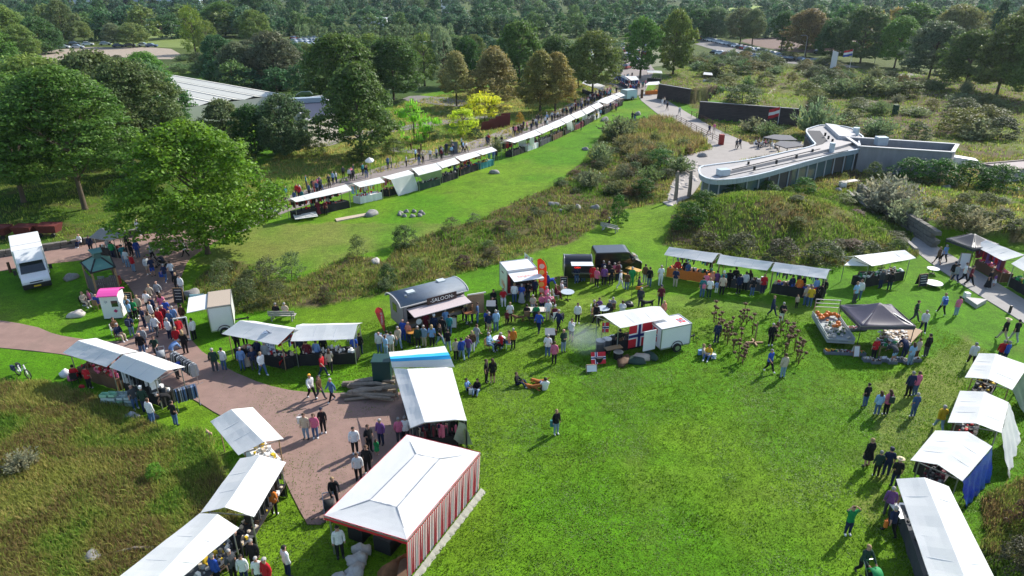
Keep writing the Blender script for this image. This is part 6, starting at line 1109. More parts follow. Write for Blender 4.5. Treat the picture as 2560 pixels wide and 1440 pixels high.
def pmesh(kind, pose, var=''):
    key = (kind, pose, var)
    if key in PC: return PC[key]
    V, F, Nn, fr, J = base_body(pose); hm = Vector(J['hm']); hd = (Vector(J['ht']) - Vector(J['hb'])).normalized()
    tilt = pose == 'b'
    if kind == 'body':
        mb = MB(); mb.add([tuple(v) for v in V], F); fingers(mb, J)
        fwd = Vector((0, -1, 0)) if not tilt else Vector((0, 0, -1)); upv = Vector((0, 0, 1)) if not tilt else Vector((0, -1, 0)); hc = hm - upv * .0
        mb.ball(hc + fwd * .095 - upv * .012, (.012, .018, .02), 5, 4)      # nose
        for s in (-1, 1): mb.ball(hc + Vector((s * .088, .005, 0)), (.012, .02, .03), 5, 4)
        for s in (-1, 1): mb.ball(hc + Vector((s * .032, 0, 0)) + fwd * .088 + upv * .014, (.012, .008, .008), 5, 4, 1)
        mb.ball(hc + fwd * .084 - upv * .05, (.026, .010, .007), 6, 4, 2)
        me = mb.mesh('person', [SKINM, mat('eye_dark', (.03, .02, .02)), mat('lips', (.38, .12, .11))], smooth=True)
    elif kind == 'top':
        me = shell(pose, ('torso', 'upper', 'hips') + (('fore',) if var == 'L' else ()), .016, 'top', CLOTH)
    elif kind == 'bottom':
        me = shell(pose, ('hips', 'thigh') + (('shin',) if var != 's' else ()), .012, 'trousers', CLOTH)
    elif kind == 'skirt':
        P0, P1 = Vector(J['pel']), (Vector(J['knL']) + Vector(J['knR'])) / 2; mb = MB(); long = var == 'd'
        if long: P1 = (Vector(J['anL']) + Vector(J['anR'])) / 2
        n = 14; pts = [(P0 + Vector((0, 0, .1)), .145), (P0, .175), (lerp(P0, P1, .5), .22), (lerp(P0, P1, .92), .27 if not long else .31)]; k = len(mb.v)
        for p_, r in pts:
            for j in range(n): a = 6.283 * j / n; rr = r * (1 + .07 * math.sin(j * 2.6 * 2)); mb.v.append((p_.x + rr * math.cos(a), p_.y + rr * .82 * math.sin(a), p_.z))
        for i in range(3):
            for j in range(n): mb.f.append((i * n + j, i * n + (j + 1) % n, (i + 1) * n + (j + 1) % n, (i + 1) * n + j)); mb.m.append(0)
        me = mb.mesh('skirt', CLOTH, smooth=True)
    elif kind == 'shoes': me = shell(pose, ('foot',), .012, 'shoes', SHOEM['w' if var == 'w' else 'k'])
    elif kind == 'hair':
        mb = MB(); upv = Vector((0, 0, 1)) if not tilt else Vector((0, -1, 0)); bk = Vector((0, 1, 0)) if not tilt else Vector((0, 0, 1)); hc = hm + upv * .012 + bk * .012
        if var != 'n':
            b_ = MB(); b_.ball((0, 0, 0), (.098, .112, .102), 12, 8); keep = []
            for f in b_.f:
                c = sum((Vector(b_.v[i]) for i in f), Vector()) / len(f)
                if c.z > .035 or (c.y > .02 and c.z > -.075): keep.append(f)
            R3 = lambda v: hc + Vector((v[0], 0, 0)) + bk * v[1] + upv * v[2]
            mb.add([R3(v) for v in b_.v], keep)
            if var in 'lz': 
                for s in (-.05, 0, .05): mb.tube([R3((s, .07, -.02)), R3((s * 1.3, .10, -.13)), R3((s * 1.2, .10, -.24))], [.05, .045, .02], 6)
            if var in 'hCco' : mb.tube([R3((0, 0, .055)), R3((0, 0, .115))], [.105, .075], 12)
            if var == 'h': mb.tube([R3((0, 0, .05)), R3((0, 0, .062))], [.20, .19], 14)
            if var in 'Cc': mb.prism([R3(v) for v in ((-.07, -.08, .05), (.07, -.08, .05), (.05, -.17, .035), (-.05, -.17, .035))], .012)
        else: mb.tube([hc + upv * -.02 + bk * .03, hc + upv * .02 + bk * .035], [.094, .09], 10)
        me = mb.mesh('hair', HAIRM[var], smooth=True)
    elif kind == 'far':      # one small mesh with coloured faces
        mb = MB(); mb.add([tuple(v) for v in V], F); mp = dict(torso=1, upper=1, hips=2, thigh=2, shin=2, foot=3, head=0, neck=0, fore=0, hand=0)
        if 'L' in var: mp['fore'] = 1
        if 's' in var[1:]: mp['shin'] = 0
        mb.m = [mp[r] for r in fr]; hc = hm + Vector((0, .014, .014)); b_ = MB(); b_.ball((0, 0, 0), (.1, .115, .1), 8, 6); mb.add([hc + Vector(v) for v in b_.v], [f for f in b_.f if (lambda c: c.z > .03 or c.y > .02)(sum((Vector(b_.v[i]) for i in f), Vector()) / len(f))], 4)
        me = mb.mesh('person', [SKINM, CLOTH, CLOTH, SHOEM['k'], HAIRM['k']], smooth=True)
    PC[key] = me; return me
NP = [0]
def person(x, y, pose, d, top, bot, hair, scale=None, lab=None):
    p = P(x, y); child = pose.isupper(); pose = pose.lower(); r = random.Random(x * 7 + y * 3); s = scale or (r.uniform(.60, .72) if child else r.uniform(.95, 1.06)); NP[0] += 1
    far = pix(p)[2] > 84; lng = r.random() < .6; who = 'child' if child else 'person'; bc, bm_ = bot[0], bot[1:]
    bw = CW[bc] + ('' if bc in 'JQ' else {'': ' trousers', 's': ' shorts', 'k': ' skirt', 'd': ' long skirt'}[bm_]); tw = CW[top] if top not in 'JQ' else {'J': 'denim', 'Q': 'pale denim'}[top]
    label = lab or ('%s %s in %s top and %s%s' % (HAIRW[hair], who, tw, bw, PN[pose]))
    if far:
        o = link('person', pmesh('far', pose, ('L' if lng else 'S') + ('s' if bm_ in 'sk' and bm_ else ''))); o.location = p
        for i, m in ((1, cm(top, 'cloth')), (2, cm(bc, 'cloth')), (3, SHOEM['k']), (4, HAIRM[hair])): o.material_slots[i].link = 'OBJECT'; o.material_slots[i].material = m
    else:
        o = link('person', pmesh('body', pose)); o.location = p
        def ch(name, me, col=None):
            c = link(name, me, o)
            if col: v = r.uniform(.85, 1.1); c.color = (*[k * v for k in PAL[col]], 1)
            return c
        ch('top', pmesh('top', pose, 'L' if lng else ''), top)
        if bm_ in ('k', 'd'): ch('skirt', pmesh('skirt', pose, bm_), bc)
        else: ch('trousers', pmesh('bottom', pose, 's' if bm_ == 's' else ''), bc)
        ch('shoes', pmesh('shoes', pose, 'w' if r.random() < .5 else 'k')); ch('hair', pmesh('hair', pose, hair))
    o.rotation_euler.z = math.radians(d + r.uniform(-12, 12)); o.scale = (s * r.uniform(.95, 1.08), s * r.uniform(.95, 1.08), s)
    tag(o, label, 'person', None)
    if not lab: PENDING.append(o)
    return o
PEOPLE = """2165,1167,s,190,K,Kk,y 2188,1192,s,175,F,K,g 2212,1190,s,170,N,N,c 2232,1218,s,160,K,N,h 2215,1290,s,150,V,D,w 2222,1340,w,190,N,K,w 2117,1337,u,0,G,N,b 2150,1436,p,0,F,K,y
2160,1018,s,190,K,J,k 2190,1038,s,175,L,J,l 2212,1038,s,185,P,K,l 2268,992,s,180,N,K,g 2284,990,s,190,P,J,b 2280,1043,s,180,J,J,w 2345,1077,w,170,Y,Q,w 2425,915,w,170,W,K,g 2505,853,w,200,K,E,h 2533,855,w,190,K,H,k 2496,905,s,180,R,N,g 2508,908,s,200,B,N,g
2352,787,w,190,L,K,y 2388,790,s,180,P,Q,k 2283,806,w,60,F,D,b 2304,830,w,350,W,N,w 2312,893,s,200,K,D,k 2182,898,s,180,R,K,g 2230,905,b,200,D,Ls,b 2272,914,s,200,L,Q,l 2257,893,b,190,N,N,k 2288,900,s,210,E,U,b
1955,945,s,180,E,Q,b 1920,930,w,30,B,K,g 1925,864,s,0,K,K,w 1952,806,s,190,K,W,w 1928,790,w,60,N,N,y 1990,770,S,0,E,K,y 2012,764,s,190,E,J,w 2022,767,s,170,Y,J,y 2048,757,w,100,K,K,k 1975,738,s,180,N,J,k 1993,742,s,170,O,J,b 2003,735,s,190,K,N,g 2035,744,s,190,C,J,k 2056,745,s,170,K,D,g
2134,757,s,20,L,D,y 2145,748,s,350,W,J,l 2199,722,s,190,D,N,g 2221,727,s,170,K,N,k 2342,662,w,200,U,Ks,y 2358,654,w,190,C,K,w 2378,702,s,180,K,Hs,c 2386,706,w,190,H,N,c 2405,706,w,60,W,K,b 2420,714,w,40,M,K,k 2468,721,s,20,K,Kd,k 2483,716,S,20,V,Wk,k
1754,744,s,180,T,J,b 1771,745,s,170,W,F,y 1762,728,s,180,P,K,b 1776,726,s,200,X,K,y 1789,722,s,180,V,K,k 1790,733,S,150,C,W,b 1805,726,s,190,T,K,C 1803,738,s,170,E,K,b 1820,722,s,180,K,K,k 1835,718,s,170,K,K,k 1845,735,s,190,N,K,k 1860,728,s,180,W,K,k 1870,722,s,190,K,K,l 1879,740,s,175,K,J,b 1905,735,s,170,R,N,y
1691,695,s,180,R,E,g 1717,699,s,190,J,J,w 1711,696,s,180,K,K,b 1687,718,s,160,N,E,y 1650,713,s,0,W,W,w 1622,718,s,160,K,J,b 1611,708,s,170,U,H,k 1578,716,s,180,G,G,w 1566,726,s,170,U,J,k 1549,722,w,60,W,W,w 1527,714,s,180,K,K,k 1509,714,s,190,V,K,w 1491,718,s,150,P,K,y 1480,709,s,180,R,Rs,b 1543,702,s,200,M,N,b 1535,692,t,180,P,N,w 1546,690,t,170,W,H,b 1583,672,t,190,K,N,n 1520,702,s,10,K,N,g 1458,704,s,180,W,J,b 1441,709,s,180,N,J,k 1507,697,s,200,N,K,g
1286,757,s,180,W,J,y 1304,759,s,170,B,Hd,w 1303,738,f,0,K,K,b 1320,755,s,150,K,D,k 1337,746,s,180,N,K,g 1353,742,s,150,R,N,b 1365,730,s,170,B,N,w 1373,728,b,90,B,K,k 1366,755,t,60,P,Pk,w 1374,764,t,70,H,M,w 1389,748,t,90,M,M,y 1404,738,t,100,W,H,w 1234,760,t,20,K,K,k 1258,759,t,0,R,W,y 1332,774,t,0,E,H,w 1354,771,t,0,P,N,y 1369,772,t,350,P,E,w 1317,800,t,180,K,K,k 1340,801,t,180,G,K,b 1370,802,s,190,W,E,w 1386,803,t,200,M,K,w
1347,831,w,330,B,N,b 1396,830,w,300,N,K,w 1428,853,h,320,W,Ds,b 1443,809,s,10,W,K,b 1369,892,s,180,W,J,w 1385,911,s,170,P,K,b 1408,881,f,20,F,Q,n 1283,873,s,190,O,K,w
1010,852,s,160,B,B,n 1023,859,s,150,X,N,n 997,872,w,30,E,Q,w 980,884,s,200,W,E,k 1046,868,s,10,F,K,w 1061,867,s,350,Q,E,w 1081,867,s,180,C,K,z 1066,834,s,180,M,M,b 1087,840,s,175,N,K,C 1107,846,s,170,K,K,k 1115,826,s,185,C,W,w 1124,838,s,190,T,J,k 1100,864,w,60,K,Q,l 1121,878,w,200,K,Q,k 1158,801,s,90,K,K,b 1166,808,s,80,K,N,b 1181,806,s,250,U,N,b 1194,808,s,270,J,J,b 1166,881,W,180,W,W,y 1181,880,s,190,U,W,z 1192,866,w,150,H,Q,b 1141,901,s,180,E,K,b 1155,900,w,200,B,Q,k 1171,893,w,150,V,J,y 1218,828,s,160,B,K,b 1223,832,s,180,N,Es,w 1222,874,t,60,L,Q,w 1240,829,s,190,L,J,w 1267,812,S,180,M,K,y 1275,806,s,190,W,K,y 1252,874,t,300,R,K,w 1273,870,t,280,X,J,b 1230,780,t,90,K,K,k
950,883,s,200,W,J,n 966,892,h,150,L,Q,b 970,884,s,180,W,K,k
608,925,s,10,C,J,w 619,918,s,0,K,Ed,z 637,926,s,200,N,D,n 658,938,w,60,W,J,y 668,912,s,180,H,J,w 596,877,s,180,K,K,k 615,864,s,0,R,K,k 650,905,s,170,N,N,b 540,930,s,190,F,D,w 562,926,h,180,W,J,k
772,910,s,180,M,K,b 795,906,s,175,C,C,k 812,895,s,170,K,J,l 827,930,w,200,E,K,l 808,941,w,60,R,N,k 855,902,S,0,H,Q,b 888,894,s,200,B,J,k 902,886,s,180,K,N,b 759,895,s,170,E,K,y
780,996,w,50,W,K,o 801,998,w,60,U,D,b 832,1004,w,330,J,K,w 767,1098,s,0,E,Q,b 790,1096,s,10,P,J,l 810,1083,s,20,K,K,c
889,1134,s,20,W,K,k 925,1131,s,60,K,K,b 943,1138,S,170,G,Gk,l 954,1112,s,350,V,N,w 1000,1108,s,190,P,D,g 1016,1106,s,180,W,K,g 898,1200,s,20,W,K,b 921,1184,s,10,K,K,l 838,1264,p,20,K,K,y 688,1288,s,170,O,K,n 852,1394,s,10,W,K,k 722,1442,s,150,W,N,k
602,1404,u,200,K,K,n 587,1452,s,60,D,K,w 615,1460,s,0,W,N,k 641,1428,s,0,K,K,g 652,1466,s,20,W,N,w 674,1474,s,340,R,K,w 546,1462,s,150,B,K,w
192,957,t,200,R,K,k 226,972,s,170,R,K,k 341,1023,s,60,D,J,n 366,1031,s,200,F,N,C 383,1061,s,160,W,J,b 424,1022,b,300,K,K,g 441,1064,s,150,K,J,k 447,946,b,90,B,D,w
308,779,s,20,X,E,n 326,792,s,160,L,E,z 341,799,s,170,G,K,b 330,802,s,150,L,K,l 352,790,s,350,E,K,y 364,821,s,150,N,N,n 332,841,s,180,N,Q,k 374,780,s,160,W,K,b 386,792,s,180,N,K,w 380,831,s,170,E,Q,l 394,841,w,180,W,D,y 405,824,s,180,R,R,w 401,803,S,0,Y,E,b 421,798,s,180,B,K,n 415,816,s,0,M,K,w 440,820,s,190,C,H,w 431,826,s,180,J,K,n 427,850,s,170,W,N,w 436,896,b,150,C,E,w 448,873,s,180,R,E,y 466,884,s,190,K,K,z 461,812,s,190,U,E,k 488,850,s,250,W,K,k 363,873,s,20,H,N,n 359,889,s,10,K,J,n 395,894,p,20,F,D,b 381,758,w,0,E,Ks,y 400,752,w,0,H,K,n 380,772,W,10,N,N,b 399,770,W,350,K,J,n 446,729,s,20,K,K,z 457,737,s,340,W,H,k 291,836,t,60,U,H,b 301,851,t,70,N,E,w 384,808,s,160,W,K,b 410,786,s,200,P,D,l
213,767,t,60,E,E,y 228,760,t,330,P,N,k 246,772,t,180,B,M,n
285,645,s,180,G,N,k 307,612,s,10,K,E,h 313,658,s,200,T,Q,k 321,669,s,170,W,Q,k 336,680,s,150,R,Q,b 331,642,s,180,K,K,b 347,645,s,200,B,J,w 382,651,p,90,H,K,k 466,643,w,280,W,K,k 372,686,s,60,W,Es,k 384,691,s,40,N,Bs,b 416,706,w,180,N,J,w 432,698,w,190,W,N,b 406,604,s,180,N,K,c 349,590,s,170,W,H,w 230,632,s,20,N,K,k 497,614,w,0,U,K,b 319,622,s,200,D,D,g 276,640,s,150,H,K,w 203,616,t,0,W,N,n
671,524,s,0,E,K,y 680,526,s,20,X,U,b 696,520,s,340,W,K,b 708,516,s,10,E,K,w 750,497,s,0,R,K,k 789,482,s,10,X,R,k 803,478,w,60,N,J,w 824,470,s,20,D,K,y 884,452,s,0,D,K,g 916,446,s,0,K,J,g 782,526,s,180,H,J,w 797,537,s,190,M,Md,w 815,538,s,180,M,K,g 822,524,s,170,W,N,b 913,493,s,180,B,N,k
1048,413,s,20,K,J,k 1058,411,s,0,E,K,y 1133,390,s,10,N,K,w 1158,382,w,60,L,K,w 1166,381,w,60,W,K,w 1217,364,s,0,N,N,b 1222,362,s,0,R,N,w 1240,366,w,0,K,K,k 1254,366,w,20,K,N,b 1137,438,s,180,K,J,b 1154,438,s,200,K,K,k 1163,430,s,180,R,B,b 1172,431,s,170,K,J,k 1223,406,s,180,T,T,b 1234,404,s,190,B,B,k 1241,402,s,170,K,K,k 1262,381,s,180,K,K,k 1271,382,s,170,K,K,b 1280,380,s,190,D,K,b
1332,319,s,0,K,K,w 1339,320,s,0,W,N,b 1284,338,s,0,K,D,b 1296,336,s,0,E,K,y 1380,303,s,0,W,N,b 1386,304,s,0,D,K,k 1394,301,s,20,W,K,w 1406,292,w,0,U,K,b 1415,289,s,0,M,K,k 1424,286,s,20,W,N,y 1433,281,s,0,E,K,b 1445,275,w,0,N,J,k 1455,272,s,20,H,K,w 1462,268,s,0,K,K,b 1470,264,s,20,W,N,y 1478,260,s,0,D,K,k 1486,257,s,0,E,N,g 1494,252,w,60,R,K,b 1502,249,s,0,N,K,k 1510,245,s,0,K,K,b 1519,242,s,20,E,J,y 1526,238,s,0,M,K,k 1480,247,s,200,K,N,b 1489,243,s,180,E,K,w 1498,240,s,0,K,K,k 1507,236,s,0,W,K,b
1378,343,s,180,N,N,k 1433,328,s,180,E,E,y 1491,303,s,180,Y,K,b 1580,303,s,20,K,K,k 1586,305,s,0,N,J,b 1655,267,w,0,W,W,w 1660,264,w,0,E,K,b 1667,277,w,0,K,K,k 1698,289,w,180,W,H,b 1772,336,w,0,N,Ns,k 1784,334,w,0,P,E,y 1840,374,w,0,D,K,b 1848,372,w,0,N,K,k
1547,205,s,180,B,N,k 1553,207,s,150,N,K,b 1560,210,s,180,W,N,y 1571,219,s,180,R,J,k 1578,221,s,170,B,K,b 1586,220,s,180,N,N,w 1592,222,s,200,W,N,k 1598,219,s,180,B,K,b 1575,229,w,0,R,K,w 1584,232,w,10,B,N,b 1543,212,w,0,K,K,k
1888,368,t,90,W,N,b 1896,366,t,100,E,N,y 1904,369,t,270,W,K,w 1912,367,t,90,P,K,b 1920,365,t,270,H,N,g 1928,372,t,90,W,W,w 1936,378,t,100,E,K,b
1595,742,f,90,D,K,k 1600,768,s,170,D,N,w 1650,764,s,0,M,N,c 1487,797,t,60,N,K,w 1497,783,t,10,V,K,k 1484,788,t,80,K,N,w 1531,780,t,180,H,K,w 1522,788,t,200,D,N,w 1555,790,t,180,W,H,b 1490,815,w,200,K,K,b 1547,876,s,180,K,H,k 1657,800,s,20,X,K,n
1170,976,g,60,C,K,k 1193,978,g,350,K,Q,b 1216,956,s,60,K,K,b 1232,959,s,200,K,Us,l 1294,962,g,60,K,N,b 1362,974,g,200,W,J,k 1390,1086,s,20,K,Q,y 1770,893,g,330,Y,J,b 1760,891,g,60,E,C,y 1790,858,s,190,N,N,b
693,798,t,180,K,K,g 715,796,t,180,E,U,w"""
for row in PEOPLE.split():
    x, y, po, d, tp, bt, hr = row.split(','); pp = person(int(x), int(y), po, int(d), tp, bt, hr)
def bag(px, py, z, sz, col, label, name='bag', rz=0, off=(0, 0)):
    p = P(px, py); p = Vector((p.x + off[0], p.y + off[1], p.z)); t = thing(name, p + Vector((0, 0, z)), label, 'bag'); t.rotation_euler.z = rz
    g = MB(); sx, sy, szz = sz; g.prism([(-sx / 2, -sy / 2, 0), (sx / 2, -sy / 2, 0), (sx * .45, sy / 2, 0), (-sx * .45, sy / 2, 0)], szz); bevel(LP(g, 'bag_body', cm(col, 'cloth'), t), .03); LP(MB().tube([(-sx * .3, 0, szz), (-sx * .2, 0, szz + .15), (sx * .2, 0, szz + .15), (sx * .3, 0, szz)], .012, 5), 'strap', cm(col, 'cloth'), t)
bag(2212, 1038, 1.0, (.3, .16, .42), 'F', 'green backpack on the person in pink on the near right lawn', 'backpack', off=(.05, -.2)); bag(2352, 787, 1.0, (.3, .16, .42), 'B', 'blue backpack near the path right of the pop up canopy', 'backpack', off=(-.05, -.22))
bag(1396, 830, 1.0, (.32, .2, .45), 'K', 'black backpack left of the norwegian grill', 'backpack', rz=.9, off=(.24, .1)); bag(332, 841, 1.0, (.32, .18, .42), 'N', 'navy backpack in the crowd beside the kiosk', 'backpack', off=(0, -.22)); bag(1757, 744, .95, (.26, .14, .3), 'P', 'bright pink bag before the row of three stalls', off=(-.1, -.25)); bag(822, 925, .45, (.36, .14, .34), 'P', 'big pink carrier bag before the stall with black tablecloth')
bag(406, 700, .3, (.34, .16, .42), 'B', 'blue plastic carrier bag on the red path'); bag(1386, 845, .25, (.34, .2, .4), 'U', 'brown paper bag left of the norwegian grill'); bag(1381, 1080, .4, (.3, .14, .4), 'T', 'teal carrier bag in the middle of the lawn'); bag(1178, 985, .0, (.3, .16, .36), 'W', 'white paper bag on the grass between two sitting people'); bag(1783, 896, .0, (.32, .2, .34), 'W', 'white plastic bag on the grass beside the yellow top'); bag(1750, 886, .0, (.32, .2, .34), 'C', 'blue plastic bag on the grass beside the beige top'); bag(755, 1080, .6, (.36, .12, .42), 'W', 'white tote bag on the red path'); bag(2206, 1340, .55, (.16, .14, .36), 'O', 'orange bag beside the nearest stall on the right')
# people packed too densely to count behind the stalls: one mass
def crowd(name, line, n, label, seed):
    rg = np.random.default_rng(seed); V0 = base_body('s')[0]; F0 = np.array([list(f) for f in base_body('s')[1] if len(f) == 4]); reg = V0[:, 2]; Vs = []; Fs = []; Cs = []; k = 0; pal = [PAL[c] for c in 'KKNDWWEJHMRBUTPL']
    pts = [P(*q) for q in line]
    for i in range(n):
        t = rg.uniform(0, len(pts) - 1.001); a = int(t); p = pts[a].lerp(pts[a + 1], t - a); an = rg.uniform(0, 6.28); s = rg.uniform(.92, 1.05); c_, s_ = math.cos(an), math.sin(an)
        x, y = V0[:, 0] * c_ - V0[:, 1] * s_, V0[:, 0] * s_ + V0[:, 1] * c_; Vs.append(np.stack([x * s + p.x + rg.normal(0, .8), y * s + p.y + rg.normal(0, .8), V0[:, 2] * s], 1)); Fs.append(F0 + k); k += len(V0)
        col = np.where(reg[:, None] > 1.68, (.08, .05, .03), np.where(reg[:, None] > 1.5, (.5, .28, .2), np.where(reg[:, None] > .95, pal[rg.integers(len(pal))], pal[rg.integers(4)]))); Cs.append(col)
    o = link(name, npmesh(name, np.concatenate(Vs), np.concatenate(Fs), CROWDM, np.concatenate(Cs), smooth=True)); tag(o, label, 'crowd', kind='stuff')
CROWDM = colmat('crowd_cloth', .02, .1)
crowd('crowd', [(1290, 340), (1370, 308), (1440, 278), (1500, 248), (1530, 235)], 60, 'dense crowd strolling behind the far half of the long row', 1)
crowd('crowd', [(672, 530), (760, 495), (880, 448), (1040, 408), (1130, 385), (1230, 352)], 42, 'visitors strung out behind the near half of the long row', 2)
crowd('crowd', [(1545, 205), (1575, 215), (1600, 222), (1560, 190)], 30, 'packed crowd around the junction stalls', 3)
crowd('crowd', [(1300, 378), (1400, 330), (1480, 302), (1540, 268)], 22, 'stall keepers on the lawn side of the far half of the row', 4)
# ------------------------------------------------------------ props
ROCK = mat('granite', (.26, .25, .24), .85, noise=.3, nscale=3, bumpy=.5)
for i, (x, y, s, lab) in enumerate(((192, 790, .62, 'pale boulder on the lawn left of the pink roofed kiosk'), (178, 697, .62, 'grey boulder on the lawn beside the gazebo'), (233, 1397, .5, 'flat topped grey boulder in the tall grass at the lower left'), (1236, 433, .7, 'dark grey boulder at the lawn edge below the long row'), (928, 538, .8, 'grey boulder at the end of the plank on the lawn'), (940, 658, .6, 'white boulder at the edge of the heath strip'), (1385, 515, .7, 'round pale boulder in the heath strip'), (1402, 528, .4, 'small dark boulder in the heath strip'), (1445, 522, .6, 'square boulder with a flat pale top in the heath strip'), (1488, 522, .6, 'round dark boulder right of the flat topped one'), (1511, 302, .9, 'dark boulder on the lawn near the end of the long row'), (1594, 287, .9, 'dark boulder behind the two people on the far lawn'), (1463, 375, .6, 'small dark boulder at the far lawn edge'), (1618, 386, 1.0, 'flat topped boulder in the thicket'), (2365, 472, .7, 'grey boulder on the mossy bank'), (482, 740, .8, 'boulder half hidden behind the turquoise flap'), (1755, 392, .8, 'pale boulder at the terrace edge'), (2096, 478, .6, 'boulder at the terrace corner'))):
    lump('boulder', P(x, y), (s, s * .72, s * .62), ROCK if i not in (0, 5) else mat('pale_granite', (.48, .44, .40), .85, noise=.2, nscale=3, bumpy=.5), lab, 'boulder', 'boulders on the grass', seed=i + 20, rz=i, n=10, k=7)
for i in range(9):
    a = i * .7; q = P(1028, 536); lump('stone', (q.x + math.cos(a) * 1.3, q.y + math.sin(a) * .9, 0), (.32, .26, .26), ROCK, 'fist shaped stone of the stone ring on the lawn', 'stone', 'ring of stones on the lawn', seed=60 + i, rz=i, n=8, k=6)
for i in range(34):
    r = random.Random(700 + i); x = r.uniform(1668, 1760); y = 505 - (x - 1668) * 1.0 - r.uniform(-20, 35); lump('stone', P(x, y), (r.uniform(.25, .6), r.uniform(.2, .4), .15), mat('pale_granite'), 'pale flat stone scattered on the sandy edge of the terrace', 'stone', 'stones scattered beside the terrace', seed=i, rz=i, n=7, k=5)
MB().prism([P(842, 555), P(918, 540), P(915, 535), P(838, 549)], .12).obj('plank_board', mat('pale_plank', (.50, .40, .30), .7, noise=.12, nscale=4), P(880, 545), 'long pale wooden plank lying on the lawn', 'plank')
def bench(x, y, rz, label, m=None, L=2.0):
    t = thing('bench', P(x, y), label, 'bench', rz=rz); m = m or mat('grey_bench', (.36, .34, .32), .8, noise=.2)
    for i in range(3): LP(MB().box((0, -.16 + i * .16, .45), (L, .14, .04)), 'slat', m, t)
    for i in range(2): LP(MB().box((0, .26, .62 + i * .18), (L, .04, .14)), 'slat', m, t)
    for s in (-1, 1): mb = MB(); mb.bar((s * L * .38, -.2, 0), (s * L * .38, -.2, .44), .07); mb.bar((s * L * .38, .25, 0), (s * L * .38, .28, .85), .07); mb.bar((s * L * .38, -.22, .42), (s * L * .38, .26, .42), .06); LP(mb, 'leg', m, t)
bench(708, 800, math.pi, 'grey wooden bench with two people seen from behind'); bench(1525, 578, math.pi * .8, 'pale bench alone on the slope with a resting person'); person(1522, 574, 't', 250, 'K', 'W', 'w', lab='white haired person resting on the lone bench on the slope')
# people seated elsewhere get a chair each
SEATS = {}
def chair(o, k):
    x, y = o.location.x, o.location.y; rz = o.rotation_euler.z; key = k % 3; fr_ = SEATS
    t = thing('chair', (x, y, o.location.z), ['wicker chair', 'dark folding chair', 'white garden chair'][key] + ' under a seated person', 'chair', 'chairs of the picnic guests', rz=rz, auto=True); m = [mat('wicker', (.22, .13, .07), .8), DARKM, WHITEP][key]
    if key not in SEATS:
        a = MB().box((0, .0, .40), (.44, .44, .04)).mesh('seat', m); b = MB().box((0, .235, .66), (.42, .035, .40)).mesh('backrest', m); c_ = MB().bar((0, 0, 0), (0, 0, .41), .03).mesh('leg', m); SEATS[key] = (a, b, c_)
    a, b, c_ = SEATS[key]; link('seat', a, t); link('backrest', b, t)
    for sx in (-.19, .19):
        for sy in (-.19, .19): link('leg', c_, t, (sx, sy, 0))
k = 0
for o in list(C.objects):
    if o.name.startswith('person') and o.get('label') and ' seated' in o['label'] and not (690 < pix(o.location)[0] < 720): chair(o, k); k += 1
# tables
def rtable(x, y, label, m=None, r=.45, h=.74):
    t = thing('round_table', P(x, y), label, 'table'); m = m or mat('grey_table', (.42, .48, .52), .3); LP(MB().tube([(0, 0, h - .03), (0, 0, h)], r, 18), 'table_top', m, t); mb = MB(); mb.tube([(0, 0, 0), (0, 0, h)], .03, 6); [mb.bar((0, 0, .03), (.32 * math.cos(a), .32 * math.sin(a), .02), .04) for a in (.3, 1.9, 3.4, 5.0)]; LP(mb, 'pedestal', DARKM, t)
rtable(1418, 750, 'round grey bistro table right of the red food trailer', r=.55); rtable(1507, 792, 'round grey bistro table behind the norwegian canopy', r=.5); rtable(1248, 868, 'small round white table among the seated people', WHITEP); rtable(1033, 862, 'orange topped standing table before the saloon wagon', mat('orange_wood', (.50, .22, .04), .5), .42, 1.1); rtable(1172, 812, 'brown standing table right of the saloon wagon', mat('brown_top', (.30, .12, .05), .5), .4, 1.1)
rtable(2330, 684, 'round white table top low in the grass by the grey path', WHITEP, .5, .5); rtable(2332, 716, 'octagonal white table nearer the chalkboard', WHITEP, .7, .35); rtable(1900, 372, 'small round terrace table under the sunshade', DARKM, .4)
def btable(a, b, w, h, label, m, name='table', cat='table'):
    p, rz, L = frame(a, b); t = thing(name, p, label, cat, rz=rz); LP(MB().box((L / 2, 0, h), (L, w, .04)), 'table_top', m, t)
    for x in (.2, L - .2): LP(MB().bar((x, -w * .4, 0), (x, -w * .4, h), .04).bar((x, w * .4, 0), (x, w * .4, h), .04).bar((x, -w * .4, h * .4), (x, w * .4, h * .4), .03), 'leg', DARKM, t)
YW = mat('beer_table_wood', (.60, .34, .09), .5, noise=.15, nscale=6)
btable((1566, 688), (1600, 698), .6, .76, 'long yellow wooden beer table in front of the black van', YW); btable((1552, 692), (1572, 700), .3, .46, 'yellow wooden beer bench left of the beer table', YW, 'bench', 'bench'); btable((1516, 705), (1540, 700), .6, .76, 'yellow wooden beer table in the queue', YW); btable((1318, 796), (1372, 796), .8, .76, 'pale picnic table with people on all sides', mat('pale_table', (.52, .48, .42), .6)); btable((1318, 808), (1362, 808), .3, .45, 'dark bench on the near side of the picnic table', DARKM, 'bench', 'bench'); btable((2233, 1290), (2262, 1330), .8, .8, 'white covered table sticking out of the nearest stall on the right', WHITEP); btable((2100, 470), (2140, 464), .8, .74, 'pale terrace table at the building corner', mat('pale_table')); btable((1512, 892), (1552, 884), .5, .6, 'low wooden log table before the norwegian grill', WOODM)
t = thing('lumber_stack', P(765, 548), 'white planks stacked beside the end stall of the long row', 'planks', rz=.45)
for i in range(4): LP(MB().box((0, -.5 + i * .32, .35 + .05 * i), (2.4, .24, .05)), 'plank', WHITEP, t)
LP(MB().bar((-.8, -.6, .25), (-.8, .7, .25), .12).bar((.8, -.6, .25), (.8, .7, .25), .12), 'support', DARKM, t)
